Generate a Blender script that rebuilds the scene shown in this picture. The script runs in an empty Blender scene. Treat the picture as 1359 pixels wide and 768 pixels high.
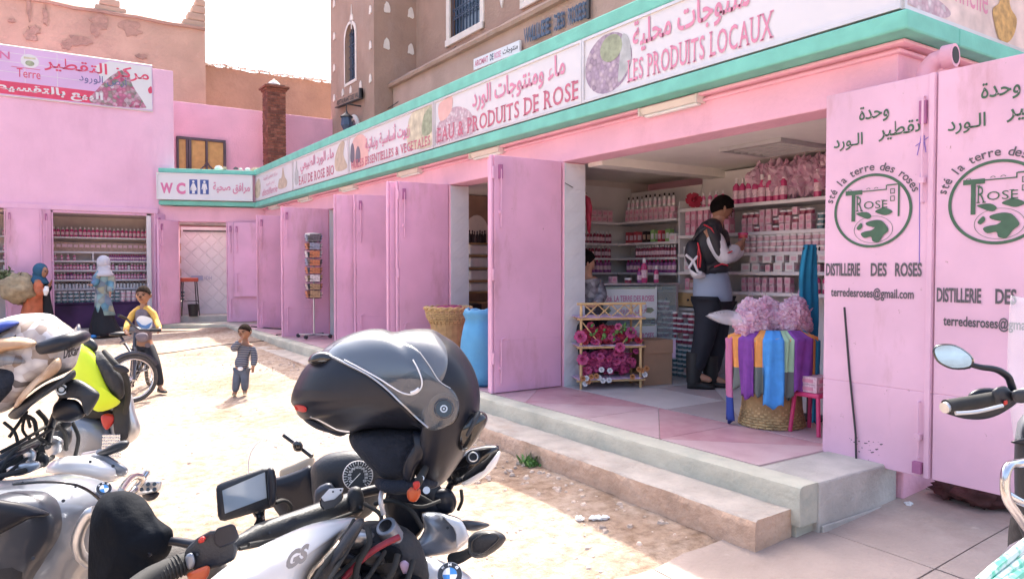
import bpy, bmesh, math, random
from mathutils import Vector, Matrix, noise
random.seed(7)
S = bpy.context.scene
COL = S.collection
PI = math.pi
R = math.radians

# ---------------------------------------------------------------- camera
TH = R(33.6); PITCH = math.atan(27/960); H = 1.6
FH = Vector((math.sin(TH), math.cos(TH), 0)); RT = Vector((math.cos(TH), -math.sin(TH), 0)); ZU = Vector((0, 0, 1))
FW = FH*math.cos(PITCH)-ZU*math.sin(PITCH); UP = FH*math.sin(PITCH)+ZU*math.cos(PITCH)
CAMP = Vector((0, 0, H))
cam = bpy.data.cameras.new('camera'); cam.sensor_width = 36; cam.lens = 960/1359*36
cam.clip_start = 0.05; cam.clip_end = 1000
co = bpy.data.objects.new('camera', cam); COL.objects.link(co)
co.matrix_world = Matrix(((RT.x, UP.x, -FW.x, 0), (RT.y, UP.y, -FW.y, 0), (RT.z, UP.z, -FW.z, H), (0, 0, 0, 1)))
S.camera = co
# ---------------------------------------------------------------- sky, sun, exposure
SUN = Vector((.40, .55, 1)).normalized()
w = bpy.data.worlds.new('World'); S.world = w; w.use_nodes = True
nt = w.node_tree; bg = nt.nodes['Background']; sk = nt.nodes.new('ShaderNodeTexSky'); sk.sky_type = 'NISHITA'
sk.sun_disc = False; sk.sun_elevation = math.asin(SUN.z); sk.sun_rotation = math.atan2(SUN.x, SUN.y)
sk.air_density = .8; sk.dust_density = 6.0; sk.ozone_density = .3
nt.links.new(sk.outputs[0], bg.inputs[0]); bg.inputs[1].default_value = 0.15
sl = bpy.data.lights.new('sun', 'SUN'); sl.energy = 2.3; sl.angle = R(.5); sl.color = (1, .95, .87)
so = bpy.data.objects.new('sun', sl); COL.objects.link(so); so.rotation_euler = SUN.to_track_quat('Z', 'Y').to_euler()
S.view_settings.view_transform = 'Standard'; S.view_settings.look = 'None'
S.view_settings.gamma = 1; S.view_settings.exposure = 2.12

# ---------------------------------------------------------------- helpers
def at(px, py, f):
    """point seen at picture position px,py at horizontal distance f ahead"""
    d = RT*((px-679.5)/960)+UP*((384-py)/960)+FW
    return CAMP+d*(f/d.dot(FH))
def onX(px, py, X):
    d = RT*((px-679.5)/960)+UP*((384-py)/960)+FW
    return CAMP+d*(X/d.x)
def onY(px, py, Y):
    d = RT*((px-679.5)/960)+UP*((384-py)/960)+FW
    return CAMP+d*(Y/d.y)
def gz(x, y):
    return .065*max(-4, min(4.3, x))+.018*max(-6, min(20, y))
MATS = {}
def mat(name, c, rough=.7, metal=0, n=.12, scale=6, bump=.0, bscale=None, c2=None, spec=.5, coat=0, alpha=1, trans=0, coords='Object', thr=None, emit=0, sss=0, det=6, wear=None):
    m = bpy.data.materials.new(name); m.use_nodes = True; MATS[name] = m
    t = m.node_tree; b = t.nodes['Principled BSDF']; b.inputs['Roughness'].default_value = rough; b.inputs['Metallic'].default_value = metal
    b.inputs['Specular IOR Level'].default_value = spec; b.inputs['Coat Weight'].default_value = coat; b.inputs['Coat Roughness'].default_value = .08
    b.inputs['Alpha'].default_value = alpha; b.inputs['Transmission Weight'].default_value = trans
    if sss: b.inputs['Subsurface Weight'].default_value = sss; b.inputs['Subsurface Scale'].default_value = .02
    c = tuple(c)
    if n or c2:
        tc = t.nodes.new('ShaderNodeTexCoord'); ns = t.nodes.new('ShaderNodeTexNoise'); ns.inputs['Scale'].default_value = scale; ns.inputs['Detail'].default_value = det
        cr = t.nodes.new('ShaderNodeValToRGB')
        lo = tuple(max(0, v*(1-n)) for v in c); hi = tuple(min(1, v*(1+n)) for v in c)
        if c2: lo, hi = c, tuple(c2)
        a, bb = thr or (.3, .7)
        cr.color_ramp.elements[0].position = a; cr.color_ramp.elements[1].position = bb
        cr.color_ramp.elements[0].color = (*lo, 1); cr.color_ramp.elements[1].color = (*hi, 1)
        t.links.new(tc.outputs[coords], ns.inputs['Vector']); t.links.new(ns.outputs['Fac'], cr.inputs['Fac']); t.links.new(cr.outputs['Color'], b.inputs['Base Color'])
        if wear:
            last = cr.outputs['Color']
            for wc, ws, w0, w1, amt, st in wear:
                mp = t.nodes.new('ShaderNodeMapping'); mp.inputs['Scale'].default_value = st; wn2 = t.nodes.new('ShaderNodeTexNoise'); wn2.inputs['Scale'].default_value = ws; wn2.inputs['Detail'].default_value = 8; wn2.inputs['Roughness'].default_value = .7
                mr_ = t.nodes.new('ShaderNodeMapRange'); mr_.inputs[1].default_value = w0; mr_.inputs[2].default_value = w1; mr_.inputs[4].default_value = amt
                mx = t.nodes.new('ShaderNodeMix'); mx.data_type = 'RGBA'; mx.inputs[7].default_value = (*wc, 1)
                t.links.new(tc.outputs[coords], mp.inputs[0]); t.links.new(mp.outputs[0], wn2.inputs['Vector']); t.links.new(wn2.outputs['Fac'], mr_.inputs[0]); t.links.new(mr_.outputs[0], mx.inputs[0]); t.links.new(last, mx.inputs[6]); last = mx.outputs[2]
            t.links.new(last, b.inputs['Base Color'])
        if bump:
            nb = t.nodes.new('ShaderNodeTexNoise'); nb.inputs['Scale'].default_value = bscale or scale*6; nb.inputs['Detail'].default_value = 5
            bp = t.nodes.new('ShaderNodeBump'); bp.inputs['Strength'].default_value = bump; bp.inputs['Distance'].default_value = .02
            t.links.new(tc.outputs[coords], nb.inputs['Vector']); t.links.new(nb.outputs['Fac'], bp.inputs['Height']); t.links.new(bp.outputs['Normal'], b.inputs['Normal'])
    else:
        b.inputs['Base Color'].default_value = (*c, 1)
    if emit: b.inputs['Emission Color'].default_value = (*c, 1); b.inputs['Emission Strength'].default_value = emit
    return m
class G:
    """collects geometry for one mesh"""
    def __init__(s): s.v = []; s.f = []; s.m = []; s.k = 0
    def add(s, vs, fs):
        o = len(s.v); s.v += [Vector(q) for q in vs]; s.f += [tuple(i+o for i in f) for f in fs]; s.m += [s.k]*len(fs); return s
    def box(s, a, b, M=None):
        x0, y0, z0 = a; x1, y1, z1 = b
        if x0 > x1: x0, x1 = x1, x0
        if y0 > y1: y0, y1 = y1, y0
        if z0 > z1: z0, z1 = z1, z0
        v = [Vector(q) for q in ((x0,y0,z0),(x1,y0,z0),(x1,y1,z0),(x0,y1,z0),(x0,y0,z1),(x1,y0,z1),(x1,y1,z1),(x0,y1,z1))]
        if M: v = [M@q for q in v]
        return s.add(v, [(0,3,2,1),(4,5,6,7),(0,1,5,4),(1,2,6,5),(2,3,7,6),(3,0,4,7)])
    def slab(s, p, q, z0, z1, t, side=0):
        """upright panel from p to q (xy), thickness t"""
        p = Vector((p[0], p[1])); q = Vector((q[0], q[1])); d = (q-p).normalized(); n = Vector((-d.y, d.x))
        a, b = n*(t/2+side), n*(-t/2+side); c = [p+a, q+a, q+b, p+b]
        return s.add([(u.x, u.y, z0) for u in c]+[(u.x, u.y, z1) for u in c], [(0,1,2,3),(7,6,5,4),(0,4,5,1),(1,5,6,2),(2,6,7,3),(3,7,4,0)])
    def prism(s, poly, a, b, fn):
        """poly: 2d pts; fn(u,v,w) -> 3d"""
        n = len(poly)
        return s.add([fn(u, v, a) for u, v in poly]+[fn(u, v, b) for u, v in poly], [tuple(range(n))[::-1], tuple(range(n, 2*n))]+[(i, (i+1) % n, n+(i+1) % n, n+i) for i in range(n)])
    def tube(s, pts, r, n=8, cap=True):
        pts = [Vector(p) for p in pts]; N = len(pts)
        rs = r if isinstance(r, (list, tuple)) else [r]*N
        T = [(pts[min(i+1, N-1)]-pts[max(i-1, 0)]).normalized() for i in range(N)]
        u = T[0].orthogonal().normalized(); vs = []
        for i in range(N):
            u = (u-T[i]*u.dot(T[i]));  u = u.normalized() if u.length > 1e-6 else T[i].orthogonal().normalized()
            w_ = T[i].cross(u)
            for k in range(n):
                a = 2*PI*k/n; vs.append(pts[i]+(u*math.cos(a)+w_*math.sin(a))*rs[i])
        fs = [(i*n+k, i*n+(k+1) % n, (i+1)*n+(k+1) % n, (i+1)*n+k) for i in range(N-1) for k in range(n)]
        if cap: fs += [tuple(range(n))[::-1], tuple(range((N-1)*n, N*n))]
        return s.add(vs, fs)
    def lathe(s, prof, n=16, c=(0,0,0), M=None, sy=1, mats=None):
        vs = []; c = Vector(c)
        for r, z in prof:
            for k in range(n):
                a = 2*PI*k/n; p = Vector((r*math.cos(a), sy*r*math.sin(a), z)); vs.append((M@p if M else p)+c)
        N = len(prof)
        for i in range(N-1):
            o = len(s.v)
            if i == 0: s.v += vs; base = o
            for k in range(n):
                s.f.append((base+i*n+k, base+i*n+(k+1) % n, base+(i+1)*n+(k+1) % n, base+(i+1)*n+k)); s.m.append(mats[i] if mats else s.k)
        if prof[0][0] > 1e-5: s.f.append(tuple(base+k for k in range(n))[::-1]); s.m.append(mats[0] if mats else s.k)
        if prof[-1][0] > 1e-5: s.f.append(tuple(base+(N-1)*n+k for k in range(n))); s.m.append(mats[-1] if mats else s.k)
        return s
    def ball(s, c, r, n=12, m=8, M=None):
        rr = r if isinstance(r, (tuple, list)) else (r, r, r); c = Vector(c); vs = []
        for i in range(m+1):
            t = PI*i/m
            for k in range(n):
                a = 2*PI*k/n; p = Vector((rr[0]*math.sin(t)*math.cos(a), rr[1]*math.sin(t)*math.sin(a), rr[2]*math.cos(t))); vs.append(c+(M@p if M else p))
        return s.add(vs, [(i*n+k, (i+1)*n+k, (i+1)*n+(k+1) % n, i*n+(k+1) % n) for i in range(m) for k in range(n)])
    def loft(s, rings, cap=True, closed=True):
        n = len(rings[0]); vs = [p for r in rings for p in r]
        kk = n if closed else n-1
        fs = [(i*n+k, i*n+(k+1) % n, (i+1)*n+(k+1) % n, (i+1)*n+k) for i in range(len(rings)-1) for k in range(kk)]
        if cap: fs += [tuple(range(n))[::-1], tuple(range((len(rings)-1)*n, len(rings)*n))]
        return s.add(vs, fs)
    def puff(s, pts, f, hw, kx=0, ky=0, p=2.2, L=9, res=3, sm=True, fc=None, trim=(-1, 1), cen=None):
        """rounded solid: a side outline (picture points at distance f, receding by kx, ky per pixel) with real thickness 2*hw"""
        if sm: pts = smooth(pts, res)
        cx, cy = cen or (sum(q[0] for q in pts)/len(pts), sum(q[1] for q in pts)/len(pts)); rings = []
        for i in range(L+1):
            t = math.sin((i/L-.5)*PI)*.999
            t = max(trim[0], min(trim[1], t))
            sc = (1-abs(t)**p)**(1/p)
            ring = []
            for x, y in pts:
                X, Y = cx+(x-cx)*sc, cy+(y-cy)*sc
                ring.append(at(X, Y, f+kx*(X-cx)+ky*(Y-cy)+t*hw))
            rings.append(ring)
        return s.loft(rings)
def smooth(pts, res=3, closed=True):
    out = []; n = len(pts)
    for i in range(n if closed else n-1):
        if closed: a, b, c, d = pts[i-1], pts[i], pts[(i+1) % n], pts[(i+2) % n]
        else: a, b, c, d = pts[max(i-1, 0)], pts[i], pts[i+1], pts[min(i+2, n-1)]
        for k in range(res):
            t = k/res
            out.append(tuple(.5*((2*b[j])+(-a[j]+c[j])*t+(2*a[j]-5*b[j]+4*c[j]-d[j])*t*t+(-a[j]+3*b[j]-3*c[j]+d[j])*t**3) for j in range(len(b))))
    if not closed: out.append(tuple(pts[-1]))
    return out
def wpos(o):
    p = Vector((0, 0, 0))
    while o: p = p+o.location; o = o.parent
    return p
def obj(name, g, m, parent=None, label=None, cat=None, group=None, kind=None, sm=False, bev=0, local=False, org=None, seg=2, flip=True):
    me = bpy.data.meshes.new(name)
    off = wpos(parent) if (parent and not local) else Vector((0, 0, 0))
    o = bpy.data.objects.new(name, me)
    if parent is None and org is not None: off = Vector(org); o.location = off
    me.from_pydata([tuple(v-off) for v in g.v], [], g.f)
    ms = m if isinstance(m, (list, tuple)) else [m]
    for q in ms: me.materials.append(MATS[q] if isinstance(q, str) else q)
    if any(g.m): me.polygons.foreach_set('material_index', g.m)
    if flip:
        b = bmesh.new(); b.from_mesh(me); bmesh.ops.recalc_face_normals(b, faces=b.faces); b.to_mesh(me); b.free()
    if sm:
        me.polygons.foreach_set('use_smooth', [True]*len(me.polygons))
        if sm != 2:
            try: me.set_sharp_from_angle(angle=R(40))
            except Exception: pass
    if bev:
        md = o.modifiers.new('bevel', 'BEVEL'); md.width = bev; md.segments = seg; md.limit_method = 'ANGLE'; md.harden_normals = False
    COL.objects.link(o)
    if parent: o.parent = parent
    return tag(o, label, cat, group, kind)
def tag(o, label=None, cat=None, group=None, kind=None):
    if label: o['label'] = label
    if cat: o['category'] = cat
    if group: o['group'] = group
    if kind: o['kind'] = kind
    return o
def thing(name, loc, label, cat, group=None, rz=0):
    o = bpy.data.objects.new(name, None); o.empty_display_size = .1; COL.objects.link(o); o.location = loc; o.rotation_euler = (0, 0, rz)
    return tag(o, label, cat, group)
def copy_tree(o, parent=None):
    c = o.copy(); COL.objects.link(c); c.parent = parent
    for ch in [q for q in o.children]: copy_tree(ch, c)
    return c
# ---- flat lettering
AR = {}
for ch, b, n in (('ا',0xFE8D,2),('أ',0xFE83,2),('ب',0xFE8F,4),('ة',0xFE93,2),('ت',0xFE95,4),('ج',0xFE9D,4),('ح',0xFEA1,4),('د',0xFEA9,2),('ر',0xFEAD,2),('ز',0xFEAF,2),('س',0xFEB1,4),('ص',0xFEB9,4),('ض',0xFEBD,4),('ط',0xFEC1,4),('ع',0xFEC9,4),('ف',0xFED1,4),('ق',0xFED5,4),('ك',0xFED9,4),('ل',0xFEDD,4),('م',0xFEE1,4),('ن',0xFEE5,4),('ه',0xFEE9,4),('و',0xFEED,2),('ي',0xFEF1,4)):
    AR[ch] = (b, n)
def shape_ar(s):
    out = []
    for i, c in enumerate(s):
        if c == 'ء': out.append('\uFE80'); continue
        if c == 'ـ' or c not in AR: out.append(c); continue
        pv = s[i-1] if i else ' '; nx = s[i+1] if i+1 < len(s) else ' '
        jp = (pv == 'ـ') or (pv in AR and AR[pv][1] == 4); b, n = AR[c]
        jn = n == 4 and (nx == 'ـ' or nx in AR)
        out.append(chr(b+((3 if jn else 1) if jp else (2 if jn else 0))) if n == 4 else chr(b+(1 if jp else 0)))
    return ''.join(reversed(out))
SER = {'E': 'lL', 'P': 'lL', 'R': 'lLr', 'D': 'lL', 'B': 'lL', 'I': 'cC', 'T': 'c', 'N': 'lLR', 'U': 'LR', 'X': 'lrLR', 'A': 'lr', 'V': 'LR', 'L': 'lL'}
def glyphs(s, bold=0, shear=0, space=1.0):
    cu = bpy.data.curves.new('t', 'FONT'); cu.body = s; cu.size = 1; cu.offset = bold; cu.shear = shear; cu.resolution_u = 3; cu.space_character = space
    o = bpy.data.objects.new('t', cu); COL.objects.link(o)
    dg = bpy.context.evaluated_depsgraph_get(); me = o.evaluated_get(dg).to_mesh()
    v = [(q.co.x, q.co.y) for q in me.vertices]; f = [tuple(p.vertices) for p in me.polygons]
    o.evaluated_get(dg).to_mesh_clear(); bpy.data.objects.remove(o); bpy.data.curves.remove(cu)
    return v, f
def text2d(s, box, arabic=False, bold=0, serif=False, shear=0, space=1.0):
    """lettering fitted to box (u0,v0,u1,v1)"""
    if arabic: s = shape_ar(s)
    if not serif: v, f = glyphs(s, bold, shear, space)
    else:
        v, f, x = [], [], 0
        for c in s:
            if c == ' ': x += .32; continue
            a, b = glyphs(c, bold); x0 = min(q[0] for q in a); x1 = max(q[0] for q in a)
            a = [(q[0]-x0+x, q[1]) for q in a]; o = len(v); v += a; f += [tuple(i+o for i in t) for t in b]; wd = x1-x0
            for k in SER.get(c, ''):
                xx = {'l': .05, 'r': wd-.05, 'c': wd/2}[k.lower()]+x; yy = .70 if k.isupper() else .0; yy = yy-.025
                o = len(v); v += [(xx-.13, yy), (xx+.13, yy), (xx+.13, yy+.05), (xx-.13, yy+.05)]; f.append((o, o+1, o+2, o+3))
            x += wd+.11
    X0 = min(q[0] for q in v); X1 = max(q[0] for q in v); Y0 = min(q[1] for q in v); Y1 = max(q[1] for q in v)
    u0, v0, u1, v1 = box
    return [(u0+(q[0]-X0)/(X1-X0)*(u1-u0), v0+(q[1]-Y0)/(Y1-Y0)*(v1-v0)) for q in v], f
def lay(g, vf, fn):
    v, f = vf; return g.add([fn(a, b) for a, b in v], f)
# ---------------------------------------------------------------- materials
mat('pink_wall', (.82,.45,.56), .85, n=.07, scale=1.5, bump=.3, bscale=30, wear=[((.60,.30,.38),1.6,.55,.75,.5,(1,1,.4)),((.62,.50,.50),5,.70,.76,.5,(1,1,1))])
mat('pink_wall2', (.78,.47,.62), .85, n=.07, scale=1.2, bump=.3, bscale=20, wear=[((.62,.32,.46),.9,.50,.75,.6,(1,1,.3)),((.60,.45,.50),4,.70,.78,.4,(1,1,.6))])
mat('pink_door', (.74,.41,.57), .42, n=.10, scale=2.0, bump=.28, bscale=3.5, wear=[((.45,.22,.22),2.2,.55,.72,.6,(1,1,.3)),((.30,.16,.12),14,.67,.72,.85,(1,1,1))])
mat('pink_door2', (.72,.44,.56), .48, n=.10, scale=2.0, bump=.28, bscale=3.5, wear=[((.45,.22,.22),2.6,.55,.72,.6,(1,1,.3)),((.30,.16,.12),16,.67,.72,.85,(1,1,1))])
mat('pink_dark', (.38,.13,.27), .6)
mat('teal', (.17,.52,.42), .7, n=.12, scale=5, bump=.1, bscale=50)
mat('sign_white', (.66,.65,.67), .35, n=.03, scale=2)
mat('sign_frame', (.62,.60,.60), .35, metal=.3, n=.05)
mat('sign_red', (.52,.14,.21), .5, n=.05)
mat('sign_rose', (.64,.24,.36), .5, n=.05)
mat('door_green', (.055,.12,.07), .6, n=.15, scale=20)
mat('door_ink', (.10,.09,.10), .6, n=.1)
mat('tile_white', (.66,.67,.69), .35, n=.04, scale=6, bump=.12, bscale=14)
mat('inner_wall', (.62,.54,.52), .8, n=.05)
mat('ceiling', (.80,.77,.72), .85, n=.04)
mat('shelf_white', (.72,.68,.68), .45, n=.04)
mat('concrete', (.44,.41,.37), .9, n=.22, scale=3.5, bump=.5, bscale=40)
mat('concrete_green', (.48,.46,.37), .9, n=.2, wear=[((.30,.33,.29),3,.5,.7,.6,(1,.6,1))], scale=3, bump=.4, bscale=30)
mat('step_earth', (.52,.36,.26), .95, n=.22, scale=4, bump=1.0, bscale=22, wear=[((.32,.27,.24),3,.52,.7,.7,(1,.5,1))]); mat('step_top', (.46,.40,.345), .95, n=.18, scale=5, bump=.7, bscale=30, wear=[((.36,.26,.2),4,.55,.7,.5,(1,.5,1))])
mat('pave', (.38,.30,.26), .92, n=.16, scale=2.5, bump=.5, bscale=40, wear=[((.25,.18,.15),1.6,.5,.68,.6,(1,1,1)),((.5,.42,.36),6,.62,.7,.4,(1,1,1))])
mat('marble_rose', (.50,.26,.29), .45, n=.12, scale=5, wear=[((.55,.40,.40),2.5,.45,.65,.6,(1,1,1))])
mat('marble_pale', (.55,.36,.38), .45, n=.1, scale=5, wear=[((.58,.46,.45),2.5,.45,.65,.6,(1,1,1))])
mat('marble_white', (.60,.56,.55), .35, n=.1, scale=4)
mat('marble_dark', (.46,.38,.38), .35, n=.1, scale=4)
mat('adobe', (.47,.33,.24), .95, n=.12, scale=1.3, bump=.8, bscale=12, wear=[((.36,.25,.19),1.1,.52,.7,.8,(1,1,1.6)),((.55,.44,.36),2.2,.6,.72,.6,(1,1,1))])
mat('adobe_brown', (.36,.24,.18), .95, n=.14, scale=1.2, bump=.8, bscale=12, wear=[((.28,.18,.14),1.3,.5,.7,.7,(1,1,1.5))])
mat('tower_mud', (.34,.225,.175), .95, n=.12, scale=1.4, bump=.7, bscale=14, wear=[((.40,.29,.25),.9,.5,.7,.7,(1,1,.5)),((.24,.16,.13),2.0,.55,.7,.5,(1,1,.4))])
mat('lower_mud', (.42,.29,.24), .95, n=.14, scale=1.4, bump=.5, bscale=14)
mat('plaster_white', (.70,.63,.58), .9, n=.08, bump=.3)
mat('scar', (.36,.24,.18), .95, n=.2, scale=6, bump=1, bscale=20)
mat('brick', (.22,.075,.05), .9, n=.3, scale=9, bump=.4, bscale=40)
mat('mortar', (.20,.12,.10), .95)
mat('iron_blue', (.05,.08,.14), .5, n=.15)
mat('iron_dark', (.03,.03,.035), .5)
mat('glass_dark', (.03,.05,.08), .1, n=0)
mat('wood_yellow', (.55,.34,.12), .6, n=.15, scale=8)
mat('wood_grey', (.10,.085,.10), .8, n=.2)
mat('black', (.012,.012,.013), .5, n=0)
mat('steel', (.55,.55,.56), .35, metal=.8, n=.08)
mat('lamp_white', (.72,.66,.62), .5, n=.05)
mat('paper', (.75,.75,.74), .7, n=.04)
# ---------------------------------------------------------------- ground
def dirt_material():
    m = bpy.data.materials.new('dirt'); m.use_nodes = True; t = m.node_tree; b = t.nodes['Principled BSDF']; b.inputs['Roughness'].default_value = .95
    b.inputs['Specular IOR Level'].default_value = .2
    tc = t.nodes.new('ShaderNodeTexCoord')
    def nz(s, d=8):
        q = t.nodes.new('ShaderNodeTexNoise'); q.inputs['Scale'].default_value = s; q.inputs['Detail'].default_value = d; q.inputs['Roughness'].default_value = .65
        t.links.new(tc.outputs['Object'], q.inputs['Vector']); return q
    a = nz(.9); c = t.nodes.new('ShaderNodeValToRGB'); c.color_ramp.elements[0].position = .33; c.color_ramp.elements[1].position = .62
    c.color_ramp.elements[0].color = (.38,.26,.185,1); c.color_ramp.elements[1].color = (.56,.46,.38,1)
    d = nz(14); c2 = t.nodes.new('ShaderNodeValToRGB'); c2.color_ramp.elements[0].position = .36; c2.color_ramp.elements[1].position = .6
    c2.color_ramp.elements[0].color = (.5,.45,.4,1); c2.color_ramp.elements[1].color = (1,1,1,1)
    mx = t.nodes.new('ShaderNodeMix'); mx.data_type = 'RGBA'; mx.blend_type = 'MULTIPLY'; mx.inputs[0].default_value = .8
    t.links.new(a.outputs['Fac'], c.inputs['Fac']); t.links.new(d.outputs['Fac'], c2.inputs['Fac']); t.links.new(c.outputs['Color'], mx.inputs[6]); t.links.new(c2.outputs['Color'], mx.inputs[7])
    t.links.new(mx.outputs[2], b.inputs['Base Color'])
    e = nz(22); bp = t.nodes.new('ShaderNodeBump'); bp.inputs['Strength'].default_value = .9; bp.inputs['Distance'].default_value = .04
    t.links.new(e.outputs['Fac'], bp.inputs['Height']); t.links.new(bp.outputs['Normal'], b.inputs['Normal']); MATS['dirt'] = m
dirt_material()
g = G(); xs = [-300,-120,-40,-15,-8]+[-5+.09*i for i in range(96)]+[4,4.6,6,10,30,120,300]; ys = [-300,-100,-30,-8,-3]+[-1+.11*i for i in range(160)]+[17,18.5,22,40,120,300]
vs = []
for y in ys:
    for x in xs:
        fine = -5.2 < x < 4 and -1.5 < y < 17
        z = gz(x, y)
        if fine:
            z += .012*noise.noise(Vector((x*1.1, y*1.1, 0)))+.008*noise.noise(Vector((x*5, y*5, 3)))
            if y < 2.5 and x > 1.9: z -= .02
        vs.append((x, y, z))
nx = len(xs)
g.add(vs, [(j*nx+i, j*nx+i+1, (j+1)*nx+i+1, (j+1)*nx+i) for j in range(len(ys)-1) for i in range(nx-1)])
obj('ground', g, 'dirt', kind='structure', sm=2, label='sunlit reddish dirt yard in front of the pink shops')
# loose stones
g = G()
def stone(g, x, y, z, s, rnd=random):
    a = rnd.random()*6; pts = []
    for i in range(6):
        t = a+i*PI/3; pts.append((x+s*rnd.uniform(.6,1.1)*math.cos(t), y+s*rnd.uniform(.6,1.1)*math.sin(t), z-s*.2))
    pts += [(x+(p[0]-x)*.6, y+(p[1]-y)*.6, z+s*rnd.uniform(.25,.5)) for p in pts]
    g.add(pts, [(i, (i+1) % 6, 6+(i+1) % 6, 6+i) for i in range(6)]+[tuple(range(6,12))])
for i in range(1500):
    x = random.uniform(-3, 2.85); y = random.uniform(1.5, 12) if i % 3 else random.uniform(2, 6)
    stone(g, x, y, gz(x, y), random.choice((.006,.008,.011,.015,.02)))
for i in range(260):
    x = 2.85-abs(random.gauss(0, .25)); y = random.uniform(2.5, 10); stone(g, x, y, gz(x, y), random.uniform(.01,.03))
obj('pebbles', g, mat('pebble', (.52,.42,.35), .95, n=.35, scale=4), kind='stuff', label='loose pebbles scattered over the dirt yard')
# concrete pavement: separate slabs with open joints
rootpv = bpy.data.objects.new('pavement', None); COL.objects.link(rootpv); rootpv['kind'] = 'structure'; rootpv['label'] = 'cracked concrete slab pavement beside the end of the shop steps'
ex = [1.55, 2.38, 3.35, 4.3, 5.3, 6.4]; ey = [2.42, 1.62, .75, -.2, -1.4, -2.8]
for i in range(5):
    for j in range(5):
        x0, x1, y0, y1 = ex[i]+.005, ex[i+1]-.005, ey[j+1]+.005, ey[j]-.005
        if i == 0 and j > 3: continue
        g = G(); n = 8; tp = []
        for b in range(n+1):
            for a in range(n+1):
                x = x0+(x1-x0)*a/n; y = y0+(y1-y0)*b/n
                if i == 0 and a == 0: x += .12*noise.noise(Vector((y*3, 1, 0)))+.1*(2.4-y)*.0
                if j == 0 and b == n: y += .05*noise.noise(Vector((x*4, 7, 0)))
                tp.append((x, y, gz(x, y)+.012+.004*noise.noise(Vector((x*2, y*2, 5)))+random.Random(i*9+j).uniform(-.003,.004)))
        N = (n+1)**2; g.add(tp+[(p[0], p[1], p[2]-.09) for p in tp], [(b*(n+1)+a, b*(n+1)+a+1, (b+1)*(n+1)+a+1, (b+1)*(n+1)+a) for b in range(n) for a in range(n)])
        rim = [a for a in range(n+1)]+[b*(n+1)+n for b in range(1, n+1)]+[n*(n+1)+a for a in range(n-1, -1, -1)]+[b*(n+1) for b in range(n-1, 0, -1)]
        g.f += [(rim[k], rim[k]+N, rim[(k+1) % len(rim)]+N, rim[(k+1) % len(rim)]) for k in range(len(rim))]; g.m += [0]*len(rim)
        obj('slab', g, 'pave', rootpv, sm=1)

# ---------------------------------------------------------------- platform with tiled floor, and the lower step
PZ = .52
pl = bpy.data.objects.new('platform', None); COL.objects.link(pl); pl['kind'] = 'structure'; pl['label'] = 'raised shop platform with rose and pale stone floor tiles and concrete edge'
g = G(); pol = [(3.17,2.2),(3.17,14.86),(2.05,15.62),(2.05,16.3),(7,16.3),(7,2.2)]
base = [(x, y) for x, y in pol]
g.prism(base, -.1, PZ-.006, lambda u, v, w_: Vector((u, v, w_)))
obj('platform_core', g, 'concrete_green', pl)
g = G()
# worn kerb strip along the front, uneven edge
rings = []
for i in range(160):
    y = 2.17+i*(12.74/159); q = .008*noise.noise(Vector((0, y*5, 0)))+.004*noise.noise(Vector((0, y*25, 9))); k = min(1, abs(y-2.2)*6)
    rings.append([(3.155+q, y, .36-.04), (3.152+q, y, PZ-.03), (3.160+q, y, PZ-.008), (3.18, y, PZ+.002), (3.30, y, PZ+.003), (3.30, y, .36-.04)])
rings = [[Vector(p) for p in r] for r in rings]
g.loft(rings); obj('kerb_edge', g, 'concrete_green', pl, sm=1)
g = G(); g.box((3.305,2.165,.0),(4.04,2.52,PZ+.003)); obj('corner_block', g, 'concrete', pl, bev=.012)
g = G(); g.box((3.32,2.15,.02),(4.5,2.163,.30)); obj('footing', g, 'concrete', pl, bev=.01)
# tiles: squares of ~.62 m cut along a diagonal, rose and pale alternately
def tri(pts, m, z=PZ+.004):
    c = Vector((sum(p[0] for p in pts)/len(pts), sum(p[1] for p in pts)/len(pts), 0)); q = []
    for x, y in pts:
        d = Vector((x, y, 0))-c; q.append(c+d*(1-.006/max(d.length, .01)))
    g = G(); n = len(q); g.add([Vector((p.x, p.y, z-.012)) for p in q]+[Vector((p.x, p.y, z)) for p in q], [tuple(range(n, 2*n))]+[(i, (i+1) % n, n+(i+1) % n, n+i) for i in range(n)])
    return obj('tile', g, m, pl)
T = .75; rt = random.Random(4)
for j in range(17):
    y0 = 2.535+j*T
    x0, x1 = 3.31, 4.05
    flip = j % 2
    a, b, c, d = (x0, y0), (x1, y0), (x1, y0+T), (x0, y0+T)
    if y0+T > 14.9: break
    if flip: tri((a, b, c), 'marble_rose'); tri((a, c, d), 'marble_pale')
    else: tri((a, b, d), 'marble_pale'); tri((b, c, d), 'marble_rose')
for i in range(3):
    for j in range(17):
        x0 = 4.06+i*.66; y0 = 2.45+j*T; m = 'marble_white'
        a, b, c, d = (x0, y0), (x0+.66, y0), (x0+.66, y0+T), (x0, y0+T)
        if j > 5 and i > 0: continue
        if (i*3+j) % 4 == 1: tri((a, b, c), 'marble_white'); tri((a, c, d), 'marble_dark')
        else: tri((a, b, c, d), 'marble_pale' if i == 0 and j < 2 else m)
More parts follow.
